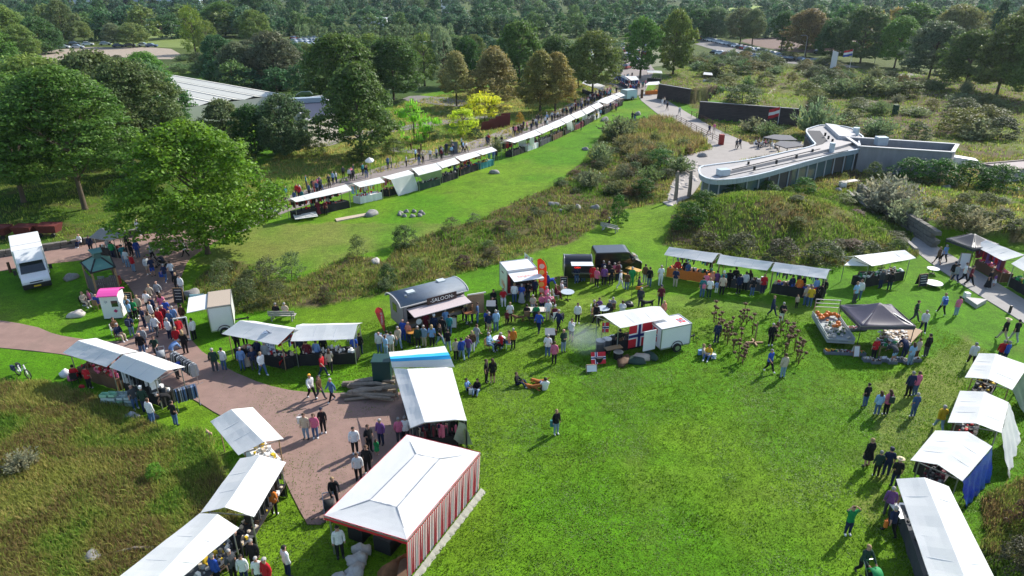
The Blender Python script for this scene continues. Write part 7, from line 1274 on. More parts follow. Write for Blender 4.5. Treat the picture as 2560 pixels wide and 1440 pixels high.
LOGM = mat('bleached_log', (.27, .22, .17), .9, noise=.35, nscale=5, stretch=(1, 1, 1), bumpy=.6)
r = random.Random(4)
for i in range(17):
    row = i // 6; a = P(872 + r.uniform(-4, 14), 968 + (i % 6) * 7 + r.uniform(-3, 3)); b = P(995 + r.uniform(-25, 4), 966 + (i % 6) * 7 + r.uniform(-5, 8)); z = .12 + row * .17; a += Vector((r.uniform(-.5, .5), r.uniform(-.25, .25), 0)); b += Vector((r.uniform(-.6, .5), r.uniform(-.35, .35), r.uniform(0, .15))); m_ = (a + b) / 2 + Vector((0, r.uniform(-.3, .3), 0)); mb = MB(); rr = r.uniform(.09, .14)
    mb.tube([a + Vector((0, 0, z)), m_ + Vector((0, 0, z + .05)), b + Vector((0, 0, z))], [rr, rr * 1.05, rr * .8], 8); mb.obj('log', LOGM, (m_.x, m_.y, 0), 'bleached trunk, %s from the back in the %s layer of the log pile' % (['first', 'second', 'third', 'fourth', 'fifth', 'last'][i % 6], ['bottom', 'middle', 'top'][row]), 'log', 'log pile beside the red path')
LM.append(('log pile', P(930, 990).x, P(930, 990).y))
# tree trunk lying in the grass
mb = MB(); a, b = P(288, 1388), P(385, 1376); mb.tube([a + Vector((0, 0, .15)), (a + b) / 2 + Vector((0, .1, .2)), b + Vector((0, 0, .15))], [.05, .08, .09], 7); mb.obj('fallen_branch', LOGM, a, 'thin pale branch lying in the tall grass beside the bottom stall', 'branch')
def cab(x, y, sz, m, label, name, cat, rz=0, lid=None, lm=None):
    t = thing(name, P(x, y), label, cat, rz=rz, lm=lm); o = LP(MB().box((0, sz[1] / 2, sz[2] / 2), sz), 'body', m, t); bevel(o, .03)
    if lid: mb = MB(); mb.box((0, sz[1] / 2, sz[2] + .03), (sz[0] * 1.08, sz[1] * 1.1, .07)); bevel(LP(mb, 'lid', lid, t), .03)
    return t
GRN = mat('dark_green_box', (.012, .05, .045), .5)
cab(957, 972, (1.15, 1.0, 1.9), GRN, 'dark green electricity cabinet behind the log pile', 'cabinet', 'cabinet', lid=GRN, lm='dark green cabinet')
for x, y, lab in ((1228, 795, 'black wheeled bin with a pale lid beside the saloon wagon'), (1374, 868, 'black wheeled bin with a pale lid in the middle of the lawn')):
    t = thing('wheeled_bin', P(x, y), lab, 'bin'); mb = MB(); mb.add([(-.25, -.3, .05), (.25, -.3, .05), (.25, .3, .05), (-.25, .3, .05), (-.33, -.38, 1.15), (.33, -.38, 1.15), (.33, .38, 1.15), (-.33, .38, 1.15)], [(3, 2, 1, 0), (4, 5, 6, 7), (0, 1, 5, 4), (1, 2, 6, 5), (2, 3, 7, 6), (3, 0, 4, 7)]); LP(mb, 'bin_body', DARKM, t); LP(MB().prism([(-.36, -.42, 1.16), (.36, -.42, 1.16), (.34, .42, 1.26), (-.34, .42, 1.26)], .04), 'lid', mat('pale_lid', (.13, .145, .16), .4), t); LP(MB().tube([(-.28, .32, .1), (.28, .32, .1)], .1, 10), 'wheel', RUBBER, t)
cab(292, 713, (.5, .4, .75), mat('brick_red', (.3, .03, .02), .6), 'small red cabinet beside the white chairs', 'cabinet', 'cabinet')
# feather banners
def feather(base, topy, pts, m, pole, label, txt=None, tm=None, rz=0.0):
    b = P(*base); H = h_at(b, topy); t = thing('feather_banner', b, label, 'banner', rz=rz); LP(MB().tube([(0, 0, 0), (0, 0, H * .7), (pole * .12, 0, H * .9), (pole * .42, 0, H)], .02, 6), 'pole', DARKM, t)
    g = MB().prism([(x * 1.0, 0, z * H) for x, z in pts], (0, .012, 0)); LP(g, 'banner_cloth', m, t)
    LP(MB().box((0, 0, .02), (.5, .5, .04)), 'foot', DARKM, t)
    if txt:
        for i, (s, size, x, z) in enumerate(txt): text(s, size, tm, t, (x, -.01, z * H), (math.pi / 2, math.pi / 2, 0))
    return t
feather((696, 912), 826, [(-.03, .2), (-.62, .2), (-.72, .55), (-.80, .9), (-.55, .99), (-.25, .98), (-.06, .84)], mat('pale_banner', (.66, .72, .82), .6, trans=.4), -1, 'pale feather banner with vertical dark blue lettering at the red curtain stall', [('SPORT &', .36, -.22, .68), ('GEZOND', .38, -.54, .62)], NB_)
feather((965, 842), 768, [(-.03, .2), (-.12, .2), (-.55, .72), (-.64, .86), (-.55, .96), (-.35, 1.0), (-.12, .95), (-.03, .8)], mat('coral_banner', (.80, .13, .12), .6, trans=.45), -1, 'coral and white drop shaped banner beside the saloon wagon', [('IJS WAFELS', .2, -.2, .62)], WSIGN)
feather((1368, 748), 646, [(-.03, .15), (-.55, .12), (-.78, .6), (-.85, .97), (-.6, 1.0), (-.3, .93), (-.1, .8)], mat('flame_banner', (.80, .08, .02), .5, noise=.25, nscale=2, trans=.4), -1, 'bright red and orange feather banner right of the red food trailer', None, WSIGN)
for i in range(5): bb = P(1368, 748); LP(MB().tube([(0, 0, 0), (0, -.012, 0)], .22, 10), 'printed_disc', mat('yellow_print', (.8, .42, .08), .5) if i % 2 else mat('pinkish_print', (.75, .45, .38), .5), bpy.data.objects['feather_banner.002'] if 'feather_banner.002' in bpy.data.objects else None).location = (-.48 + .04 * i * 0, -.008, .8 + i * .52)
# boards
def aboard(x, y, w, h, label, face=None, rz=0, txt=('~~~~', '~~~'), tm=None, legs=True):
    t = thing('notice_board', P(x, y), label, 'board', rz=rz); face = face or mat('chalkboard', (.02, .025, .035), .7)
    LP(MB().prism([(-w / 2, -.2, .08), (w / 2, -.2, .08), (w / 2, 0, h), (-w / 2, 0, h)], (0, .03, 0)), 'board_face', face, t); LP(MB().prism([(-w / 2, .25, .08), (w / 2, .25, .08), (w / 2, .03, h), (-w / 2, .03, h)], (0, .02, 0)), 'board_back', face, t)
    mb = MB(); mb.bar((-w / 2, -.21, 0), (-w / 2, -.01, h), .04); mb.bar((w / 2, -.21, 0), (w / 2, -.01, h), .04); mb.bar((-w / 2, -.01, h), (w / 2, -.01, h), .04); LP(mb, 'frame', WOODM, t)
    for i in range(4 if txt else 0): z = h * (.86 - .19 * i); LP(MB().box((0, -.2 + .2 * z / h - .012, z), (w * (.7 - .12 * (i % 2)), .01, .035)), 'chalk_line', WSIGN, t)
for a in ((451, 757, .75, 1.3, 'tall black chalkboard at the right edge of the red path'), (323, 760, .7, 1.0, 'black menu board behind the crowd at the kiosk'), (1409, 719, .6, 1.0, 'chalkboard in front of the black coffee trailer'), (2302, 715, .8, 1.1, 'chalkboard standing alone left of the grey path', None, .2), (2152, 708, .7, 1.1, 'chalkboard left of the yellow banner stall')): aboard(*a)
for a in ((2405, 672, .8, 1.5, 'white display board beside the black canopy', WHITEP, -.2, None), (1478, 928, .7, .5, 'white folded sign on the grass before the norwegian flag', WHITEP, .1, None), (1133, 818, .55, .8, 'white sign with grey print at the saloon wagon', WHITEP, 0, ('a',)), (2137, 890, .4, .8, 'white price sign before the pumpkin crates', WHITEP, 0, None), (1137, 383, .9, 1.7, 'pale display panel standing behind the long row', mat('pale_lid'), 0, None)): aboard(*a[:5], face=a[5], rz=a[6], txt=a[7])
pb = [flat(448, 1472, .85), flat(574, 1380, .85)]; d = pb[1] - pb[0]; t = thing('lettered_board', (pb[0].x, pb[0].y, 0), 'long pink wooden board with hand painted black letters on the bottom stall', 'sign', rz=math.atan2(d.y, d.x)); LP(MB().prism([(0, 0, .25), (d.length, 0, .25), (d.length, 0, .82), (0, 0, .82)], (0, -.03, 0)), 'board_face', mat('pink_board', (.55, .30, .24), .8, noise=.12), t); text('Made by Jerseny', .62, KSIGN, t, (d.length * .56, -.035, .52), (math.pi / 2, 0, 0))
# flags on poles
def flagpole(x, y, topy, label, cols, w=1.8, h=1.2, horiz=True, side=-1, vert=False):
    b = P(x, y); H = h_at(b, topy); t = thing('flag_pole', b, label, 'flag'); LP(MB().tube([(0, 0, 0), (0, 0, H)], [.06, .035], 8), 'pole', WHITEP, t); n = 8; mb = MB()
    for k, c in enumerate(cols):
        for j in range(n):
            x0, x1 = side * (.05 + w * j / n), side * (.05 + w * (j + 1) / n); y0, y1 = math.sin(j * 1.1) * .12, math.sin((j + 1) * 1.1) * .12; z1 = H - .1 - h * k / len(cols) - .06 * j; z0 = z1 - h / len(cols); mb.prism([(x0, y0, z0), (x1, y1, z0 - .06), (x1, y1, z1 - .06), (x0, y0, z1)], (0, .012, 0), k)
    LP(mb, 'flag_cloth', [mat('flagcol_%s' % c, PAL[c], .7) for c in cols], t)
flagpole(2121, 186, 122, 'red white and blue flag on a tall white pole above the willows', ['R', 'W', 'B'], 2.3, 1.6); flagpole(2071, 192, 125, 'tall white vertical banner flag on a pole among the willows', ['W'], 1.5, 5, side=1); flagpole(1944, 312, 266, 'small red flag with a white mark before the dark wall', ['R', 'W', 'R'], 1.8, 1.6); flagpole(1312, 660, 632, 'small pale flag at the roof corner of the red food trailer', ['W', 'X'], .7, .6, side=1)
# bicycle
t = thing('bicycle', P(60, 942), 'grey city bicycle with a blue pannier standing at the meadow edge', 'bicycle', rz=-.45); mb = MB()
for x in (-.55, .55): w = MB().tube([(x + .33 * math.cos(a), 0, .34 + .33 * math.sin(a)) for a in [2 * math.pi * i / 18 for i in range(19)]], .04, 6, caps=False); w_ = LP(w, 'wheel', RUBBER, t); s_ = MB(); [s_.bar((x, 0, .34), (x + .32 * math.cos(a), 0, .34 + .32 * math.sin(a)), .006) for a in [math.pi * i / 5 for i in range(10)]]; LP(s_, 'spokes', STEEL, w_)
f = [((-.55, .34), (-.18, .34)), ((-.18, .34), (-.3, .85)), ((-.18, .34), (.38, .8)), ((-.55, .34), (-.28, .72)), ((.55, .34), (.38, 1.0))]
for a, b in f: mb.bar((a[0], 0, a[1]), (b[0], 0, b[1]), .06)
LP(mb, 'frame', WHITEP, t); LP(MB().box((-.32, 0, .9), (.24, .15, .07)), 'saddle', RUBBER, t); LP(MB().bar((.38, -.28, 1.02), (.38, .28, 1.02), .03), 'handlebar', DARKM, t); LP(MB().box((-.62, -.17, .6), (.34, .14, .34)).box((-.62, .17, .6), (.34, .14, .34)), 'pannier', cm('N'), t)
# strollers
def stroller(x, y, rz, col, label):
    t = thing('stroller', P(x, y), label, 'stroller', rz=rz); 
    for sx in (-.25, .25):
        for sy in (-.35, .35): LP(MB().tube([(sx - .02, sy, .14), (sx + .02, sy, .14)], .14, 12), 'wheel', RUBBER, t)
    mb = MB(); [mb.bar((s, -.35, .14), (s, .5, 1.02), .03).bar((s, .35, .14), (s, -.1, .6), .03) for s in (-.25, .25)]; mb.bar((-.25, .5, 1.02), (.25, .5, 1.02), .035); LP(mb, 'frame', STEEL, t)
    LP(MB().prism([(-.2, -.4, .45), (.2, -.4, .45), (.2, .2, .5), (-.2, .2, .5)], .12), 'seat', cm('K', 'cloth'), t); g = [[(x_, .02 + .30 * math.cos(a), .62 + .34 * math.sin(a)) for x_ in (-.23, 0, .23)] for a in [math.pi * i / 7 for i in range(8)]]; mb = MB(); mb.sheet(g, .02); LP(mb, 'hood', cm(col, 'cloth'), t, True)
stroller(2178, 1466, .15, 'G', 'green hooded stroller pushed across the near lawn'); stroller(404, 668, 1.6, 'N', 'dark blue stroller on the red plaza'); stroller(408, 908, .5, 'H', 'grey stroller behind the sheepskin stall'); stroller(826, 1290, .3, 'K', 'black stroller beside the striped tent')
# dogs
def dog(x, y, rz, col, label, lying=False, s=1.0):
    m = mat('fur_' + col, dict(o=(.38, .13, .03), k=(.02, .02, .02), b=(.16, .08, .04), t=(.45, .30, .18))[col], .9, noise=.25, nscale=20, bumpy=.4)
    Z = .12 if lying else .42; me = bpy.data.meshes.new('d'); V = [(0, .28, Z), (0, 0, Z - .01), (0, -.28, Z + .03), (0, -.42, Z + .17), (0, -.55, Z + .19), (0, -.67, Z + .14), (0, .42, Z + .08), (0, .55, Z + .16)]; E_ = [(0, 1), (1, 2), (2, 3), (3, 4), (4, 5), (0, 6), (6, 7)]; Rd = [.10, .10, .125, .075, .075, .035, .03, .015]
    for sx in (-1, 1):
        for (yy, par) in ((-.28, 2), (.28, 0)):
            k = len(V)
            if lying: V += [(sx * .1, yy, Z), (sx * .16, yy - .14, .06), (sx * .15, yy - .28, .04)]
            else: V += [(sx * .09, yy, Z - .05), (sx * .09, yy + (.06 if yy > 0 else -.01), .2), (sx * .09, yy - .03, .03)]
            E_ += [(par, k), (k, k + 1), (k + 1, k + 2)]; Rd += [.06, .035, .03]
        k = len(V); V += [(sx * .06, -.54, Z + .26)]; E_ += [(4, k)]; Rd += [.02]
    me.from_pydata(V, E_, []); ob = bpy.data.objects.new('d', me); C.objects.link(ob); ob.modifiers.new('s', 'SKIN')
    for i, r_ in enumerate(Rd): me.skin_vertices[0].data[i].radius = (r_, r_); me.skin_vertices[0].data[i].use_root = i == 0
    ob.modifiers.new('u', 'SUBSURF').levels = 1; bpy.context.view_layer.update(); m2 = bpy.data.meshes.new_from_object(ob.evaluated_get(bpy.context.evaluated_depsgraph_get())); bpy.data.objects.remove(ob); m2.materials.clear(); m2.materials.append(m); m2.polygons.foreach_set('use_smooth', [True] * len(m2.polygons))
    o = link('dog', m2); o.location = P(x, y); o.rotation_euler.z = rz; o.scale = (s,) * 3; tag(o, label, 'dog')
dog(1330, 970, 1.2, 'o', 'ginger dog lying on the grass nearest the camera', True, 1.1); dog(1352, 957, -1.3, 'o', 'ginger dog lying behind the person in white', True, 1.1); dog(1618, 770, -1.3, 'k', 'black dog standing behind the norwegian canopy', False, 1.2); dog(1297, 805, -1.4, 'b', 'brown and white dog at the picnic table'); dog(524, 1092, .8, 't', 'small tan dog at the corner of the upper lower left stall', False, .7)
# clothes racks, crates and heaps around the sheepskin stall
def rack(a, b, h, pal, label, n=26):
    p, rz, L = frame(a, b); t = thing('clothes_rack', p, label, 'clothes rack', rz=rz); r = random.Random(int(a[0])); LP(MB().tube([(0, 0, h), (L, 0, h)], .02, 6).tube([(0, 0, 0), (0, 0, h)], .02, 6).tube([(L, 0, 0), (L, 0, h)], .02, 6).bar((0, -.3, .03), (0, .3, .03), .04).bar((L, -.3, .03), (L, .3, .03), .04), 'rail', STEEL, t); protos = {}
    for i in range(n):
        c = r.choice(pal); x = .08 + (L - .16) * i / n
        if c not in protos: mb = MB(); mb.prism([(0, -.20, -.05), (0, -.08, 0), (0, .08, 0), (0, .20, -.05), (0, .27, -.6), (0, .20, -.62), (0, .21, -.85), (0, -.21, -.85), (0, -.20, -.62), (0, -.27, -.6)], (.05, 0, 0)); protos[c] = mb.mesh('jacket', cm(c, 'cloth'))
        o = link('jacket', protos[c], t, (x, 0, h - .02)); o.rotation_euler.z = r.uniform(-.15, .15)
rack((440, 925), (497, 962), 1.45, 'DWHKDH', 'rail of grey and white coats on the red path', 30); rack((445, 1024), (500, 1008), 1.4, 'KDKHJ', 'rail of dark jackets and jeans in front of the sheepskin stall', 26); rack((372, 1010), (405, 985), 1.6, 'KKDF', 'rail of black jackets under the sheepskin stall', 22); rack((674, 548), (700, 540), 1.3, 'WNHW', 'small rail of shirts at the near end of the long row', 14)
rg = random.Random(8); MINT = mat('mint_crate', (.35, .62, .42), .5); GRC = mat('pale_crate', (.52, .62, .58), .5); q0 = P(268, 1012)
for i in range(26):
    cx, cy, lv = i % 4, (i // 4) % 2, i // 8; p = (q0.x + cx * .46 + rg.uniform(-.03, .03) + cy * .1, q0.y + cy * .42 + rg.uniform(-.03, .03), lv * .2)
    mb = MB(); mb.box((p[0], p[1], p[2] + .02), (.42, .36, .02)); [mb.box((p[0] + sx * .2, p[1], p[2] + .1), (.02, .36, .18)) for sx in (-1, 1)]; [mb.box((p[0], p[1] + sy * .17, p[2] + .1), (.42, .02, .18)) for sy in (-1, 1)]
    mb.obj('crate', MINT if (lv == 3 or i % 5 == 0) else GRC, p, '%s crate, %s in the %s %s stack by the sheepskin stall' % ('mint green' if (lv == 3 or i % 5 == 0) else 'pale grey green', ['bottom', 'second', 'third', 'top'][lv], ['leftmost', 'second', 'third', 'rightmost'][cx], ['front', 'rear'][cy]), 'crate', 'stacked crates before the sheepskin stall')
for i, (x, y, s, c, lab) in enumerate(((331, 1045, .42, 'H', 'pale grey jacket thrown over a stool behind the sheepskin stall'), (385, 1045, .3, 'D', 'dark bag heap behind the sheepskin stall'), (166, 938, .45, 'W', 'white plastic bag heap under the farthest left stall'), (182, 948, .35, 'P', 'pink coat hanging beside the farthest left stall'), (205, 968, .2, 'R', 'red box on the grass under the farthest left stall'), (405, 985, .4, 'W', 'heap of white fleeces on the sheepskin stall'), (400, 1000, .35, 'G', 'bright green bag at the sheepskin stall'))): lump('cloth_heap', P(x, y), (s, s * .7, s * .8), cm(c, 'cloth'), lab, 'cloth heap', seed=i + 90, fr=4, n=10, k=7)
# pumpkin and mushroom stall under the dark canopy
ORG = mat('pumpkin_skin', (.68, .17, .015), .45, noise=.15, nscale=8); PALEP = mat('pale_gourd', (.55, .50, .42), .5, noise=.2, nscale=8); GRNP = mat('green_gourd', (.06, .12, .03), .5, noise=.3, nscale=8)
p, rz, L = frame((2065, 868), (2132, 872)); ct = thing('produce_cart', p, 'grey slatted cart heaped with pumpkins left of the dark pop up canopy', 'cart', rz=rz, lm='pumpkin cart'); CARTM = mat('grey_cart_boards', (.33, .36, .36), .7, noise=.15)
LP(MB().box((L / 2, 2.0, .62), (L, 4.0, .06)), 'bed', CARTM, ct)
for s in (0, L): [LP(MB().box((s, 2.0, .45 + i * .17), (.04, 4.0, .13)), 'plank', CARTM, ct) for i in range(3)]
for s in (0, 4.0): [LP(MB().box((L / 2, s, .45 + i * .17), (L, .04, .13)), 'plank', CARTM, ct) for i in range(2)]
LP(MB().bar((.05, 3.9, .6), (.05, 3.9, 1.9), .05).bar((L, 3.9, .6), (L, 3.9, 1.9), .05).bar((.05, 3.9, 1.9), (L, 3.9, 1.9), .05).bar((.05, 3.9, 1.6), (L, 3.9, 1.6), .04).bar((.05, 3.9, 1.3), (L, 3.9, 1.3), .04), 'end_rail', STEEL, ct)
for x in (.3, L - .3): [LP(MB().tube([(x - .06, y, .3), (x + .06, y, .3)], .3, 14), 'wheel', RUBBER, ct) for y in (.8, 3.2)]
M4 = ct.matrix_basis; bpy.context.view_layer.update(); M4 = ct.matrix_world.copy(); pk = {}
def gourd(kind, m):
    if kind not in pk: mb = MB(); mb.ball((0, 0, 0), (1, 1, .75), 12, 7); mb.v = [(x * (1 + .06 * math.cos(6 * math.atan2(y, x))), y * (1 + .06 * math.cos(6 * math.atan2(y, x))), z) for x, y, z in mb.v]; mb.tube([(0, 0, .6), (.05, 0, 1.0)], [.12, .08], 5, 1); pk[kind] = mb.mesh('pumpkin', [m, mat('stalk', (.2, .18, .08), .8)], smooth=True)
    return pk[kind]
rr = random.Random(3)
for i in range(78):
    y = rr.uniform(.2, 3.8); x = rr.uniform(.15, L - .15); orange = y > 2.7 or rr.random() < .12; kind, m = ('o', ORG) if orange else rr.choice([('p', PALEP), ('p', PALEP), ('g', GRNP), ('p', PALEP)]); s = rr.uniform(.10, .19) if orange else rr.uniform(.08, .14)
    o = link('pumpkin', gourd(kind, m)); w = M4 @ Vector((x, y, .66 + s * .7 + (rr.uniform(0, .22) if orange else 0))); o.location = w; o.scale = (s, s, s); o.rotation_euler.z = rr.uniform(0, 6); tag(o, ('orange pumpkin' if orange else 'pale gourd' if kind == 'p' else 'green gourd') + ' heaped on the slatted cart', 'pumpkin', 'pumpkins and gourds on the cart')
CRM = mat('grey_plastic_crate', (.16, .18, .22), .6)
def crate(x, y, pal, label, grp, sz=(.6, .4, .22), rz=0, seed=0):
    t = thing('crate', P(x, y), label, 'crate', grp, rz=rz); mb = MB(); mb.box((0, 0, .02), (sz[0], sz[1], .03)); [mb.box((s * sz[0] / 2, 0, sz[2] / 2), (.025, sz[1], sz[2])) for s in (-1, 1)]; [mb.box((0, s * sz[1] / 2, sz[2] / 2), (sz[0], .025, sz[2])) for s in (-1, 1)]; LP(mb, 'crate_body', CRM, t)
    r_ = random.Random(seed); mb = MB(); [mb.ball((r_.uniform(-.24, .24), r_.uniform(-.14, .14), sz[2] - .02 + r_.uniform(0, .06)), r_.uniform(.04, .075), 7, 5, r_.randrange(len(pal))) for _ in range(16)]; mb.mesh; o = LP(mb, 'produce', [cm(c) for c in pal], t, True)
for i in range(7): crate(2072 + i * 13, 883 + i * .6, ['OY', 'GYF', 'OUE', 'UEH', 'MRO', 'GWF', 'OGY'][i], 'grey crate of small produce in the row before the pumpkin cart', 'crates before the pumpkin cart', seed=i)
for i in range(7): crate(2168 + i * 20, 902 + (i % 2) * 5, ['WEU', 'EUW', 'WWE'][i % 3], 'grey crate of mushrooms in the row under the dark canopy', 'crates under the dark canopy', seed=i + 20)
for i in range(5): crate(2138 + i * 0 - 40 + i * 14, 826 - i * .5, 'WRE', 'crate behind the pumpkin cart', 'crates behind the pumpkin cart', seed=i + 40)
tb = [P(2196, 892), P(2262, 892), P(2300, 850), P(2240, 828)]; mt = thing('produce_table', sum(tb, Vector()) / 4, 'table with pale mushrooms and leafy greens under the dark canopy', 'table'); MB().prism([Vector((q.x, q.y, .78)) for q in tb], -.05).part('table_top', WOODM, mt); [MB().bar((q.x, q.y, 0), (q.x, q.y, .78), .06).part('leg', WOODM, mt) for q in tb]
wares(Vector((tb[0].x, tb[0].y, 0)), Vector((tb[1].x - tb[0].x + .3, 0, 0)), Vector((.9, 2.4, 0)), 260, None, .78, 'WEWEUEW', 'pale mushrooms crowded over the table under the dark canopy', seed=31, hmax=.14, big=1.0); wares(Vector((tb[0].x, tb[0].y, 0)), Vector((1.3, 0, 0)), Vector((.1, .9, 0)), 60, None, .79, 'GFWG', 'leafy green vegetables on the near corner of the mushroom table', seed=33, hmax=.2)
# metal flower stakes on the lawn
RUST = mat('rusty_metal', (.10, .05, .025), .8, noise=.4, nscale=12)
st = [(1784, 808), (1800, 815), (1788, 828), (1800, 842), (1812, 850), (1826, 842), (1818, 862), (1832, 878), (1866, 812), (1852, 818), (1858, 806), (1845, 905), (1856, 912), (1862, 900), (1940, 842), (1950, 835), (1962, 850), (1972, 862), (1978, 846), (1985, 880), (1990, 905), (2000, 895), (1968, 878), (1995, 912), (1880, 838), (1930, 860), (1960, 895), (1848, 872)]
for i, (x, y) in enumerate(st):
    r_ = random.Random(i); H = r_.uniform(1.0, 1.9); t = thing('garden_stake', P(x, y), ['rusty metal flower on a thin stake', 'rusty iron poppy on a stake', 'rusty bird shape on a stake'][i % 3] + ' in the lawn', 'garden ornament', 'rusty garden stakes', rz=r_.uniform(0, 6), auto=True); lx = r_.uniform(-.1, .1); ms_ = MB(); mb = MB(); H0 = H; lx0 = lx; k3 = 3
    for (lx, H) in ((lx0, H0), (lx0 - .25, H0 * .72), (lx0 + .28, H0 * .55)):
        ms_.tube([(0, 0, 0), (lx * .3, 0, H * .5), (lx, 0, H)], .022, 5); mb.ball((lx, 0, H + .03), (.13, .13, .10), 7, 5); mb.ball((lx * .6, .05, H * .55), (.09, .05, .05), 6, 4)
    LP(ms_, 'stem', RUST, t); lx, H = lx0, H0
    if i % 3 == 2: mb.ball((lx, 0, H), (.2, .07, .09), 8, 5); mb.bar((lx + .15, 0, H + .03), (lx + .34, 0, H + .16), .05, .02)
    else:
        for k_ in range(6): a = k_ * math.pi / 3; mb.prism([(lx, 0, H), (lx + .17 * math.cos(a - .3), .17 * math.sin(a - .3), H + .06), (lx + .22 * math.cos(a), .22 * math.sin(a), H + .10), (lx + .17 * math.cos(a + .3), .17 * math.sin(a + .3), H + .06)], .012)
        mb.ball((lx, 0, H + .02), .06, 6, 4)
    LP(mb, 'flower_head' if i % 3 != 2 else 'bird_shape', RUST, t); LP(MB().prism([(0, -.05, H * .45), (.2, -.02, H * .55), (.24, .03, H * .6), (.02, .05, H * .47)], .01), 'leaf', RUST, t)
LM.append(('rusty garden stakes', P(1900, 850).x, P(1900, 850).y))
cp = thing('wooden_cross_stand', P(1886, 858), 'pale wooden cross shaped stand on the lawn among the rusty stakes', 'stand'); LP(MB().bar((0, 0, 0), (0, 0, 1.7), .07), 'post', WOODM, cp); LP(MB().bar((-.6, 0, .05), (.6, 0, .05), .12).bar((0, -.5, .06), (0, .5, .06), .12), 'foot', WOODM, cp)
# totem poles, posts, bollards, railings, lamps
for x, y, ty, lab in ((1688, 503, 428, 'taller bleached totem pole at the terrace edge'), (1722, 492, 426, 'second bleached totem pole with a carved head')):
    b = P(x, y); H = h_at(b, ty); t = thing('totem_pole', b, lab, 'totem pole'); LP(MB().tube([(0, 0, 0), (.03, 0, H * .4), (-.02, 0, H * .75), (0, 0, H)], [.24, .21, .2, .14], 9), 'shaft', LOGM, t)
    if x > 1700: LP(MB().tube([(0, 0, H * .9), (-.5, -.1, H * .98), (-.7, -.1, H * 1.04)], [.14, .12, .05], 7), 'carved_head', LOGM, t)
lump('stone_ring', P(1688, 508), (1.3, .9, .12), PALE, 'round pale stone slab around the foot of the taller totem pole', 'slab', seed=5)
def post(x, y, ty, w, m, lab, name='bollard', cat='bollard'): b = P(x, y); MB().bar((b.x, b.y, b.z), (b.x, b.y, b.z + h_at(b, ty)), w).obj(name, m, b, lab, cat)
post(27, 681, 656, .16, RUST, 'dark brown wooden bollard left of the white box truck'); post(2523, 783, 764, .14, DARKM, 'dark bollard beside the grey path'); post(1802, 362, 336, .7, mat('red_post', (.30, .03, .02), .6), 'broad red post beside the pale path', 'info_post', 'post'); post(1028, 376, 358, .2, RUST, 'left wooden marker post on the garden path', 'marker_post', 'post'); post(1053, 377, 360, .2, RUST, 'right wooden marker post on the garden path', 'marker_post', 'post'); post(2236, 288, 262, .8, mat('green_hut', (.02, .06, .03), .7), 'small dark green box with a white top on the heath', 'info_post', 'post'); post(1604, 246, 224, .5, RUST, 'brown board post at the path fork', 'info_post', 'post')
def railing(pts, label):
    w = [P(*q) for q in pts]; t = thing('railing', w[0], label, 'railing')
    for i in range(len(w) - 1):
        a, b = w[i], w[i + 1]; n = max(1, int((b - a).length / 2.2))
        for j in range(n): q = lerp(a, b, j / n); MB().bar(q, q + Vector((0, 0, 1.05)), .08).part('post', RUST, t)
        for z in (.45, .75, 1.05): MB().bar(a + Vector((0, 0, z)), b + Vector((0, 0, z)), .05).part('rail', RUST, t)
railing([(1690, 302), (1740, 330), (1795, 358)], 'left railing of the pale path'); railing([(1728, 292), (1780, 316), (1830, 338)], 'right railing of the pale path')
def lamp(x, y, ty, lab): b = P(x, y); H = h_at(b, ty); t = thing('street_lamp', b, lab, 'street lamp'); LP(MB().tube([(0, 0, 0), (0, 0, H * .93), (-.5, 0, H), (-1.6, 0, H)], .09, 6), 'pole', STEEL, t); LP(MB().box((-1.9, 0, H - .03), (.8, .3, .16)), 'lamp_head', STEEL, t)
lamp(2010, 145, 88, 'tall grey street lamp in front of the copper oak'); lamp(2186, 158, 124, 'bent grey street lamp beside the dark wood')
# rusty wagons and rusty garden sculpture
for i, (x0, x1, y, lab) in enumerate(((-30, 18, 600, 'first rusty mine cart cut by the left edge'), (32, 80, 598, 'second rusty mine cart behind the white truck'), (92, 144, 594, 'third rusty mine cart right of the white truck'))):
    p, rz, L = frame((x0, y), (x1, y)); t = thing('mine_cart', p, lab, 'mine cart', rz=rz); mb = MB(); mb.add([(0.2, .2, .4), (L - .2, .2, .4), (L - .2, 1.2, .4), (.2, 1.2, .4), (0, 0, 1.2), (L, 0, 1.2), (L, 1.4, 1.2), (0, 1.4, 1.2)], [(3, 2, 1, 0), (0, 1, 5, 4), (1, 2, 6, 5), (2, 3, 7, 6), (3, 0, 4, 7)]); LP(mb, 'tub', mat('rust_red', (.13, .025, .02), .8, noise=.3), t); LP(MB().box((L / 2, .7, 1.1), (L * .95, 1.3, .1)), 'filling', mat('rust_red'), t)
    [LP(MB().tube([(x, -.03, .22), (x, .1, .22)], .22, 12), 'wheel', DARKM, t) for x in (.4, L - .4)]
for i, (x, lab) in enumerate(((1214, 'first tilted rusty steel plate in the garden'), (1232, 'second tilted rusty steel plate in the garden'), (1248, 'third tilted rusty steel plate in the garden'), (1262, 'last tilted rusty steel plate in the garden'))): q = P(x, 325 - i * 3); MB().prism([(q.x - .9, q.y, q.z), (q.x + .9, q.y, q.z), (q.x + 1.0, q.y + .1, 1.6 + .25 * i), (q.x - .6, q.y + .1, 1.3 + .3 * i)], (0, .12, 0)).obj('steel_plate', mat('rust_red'), q, lab, 'sculpture')
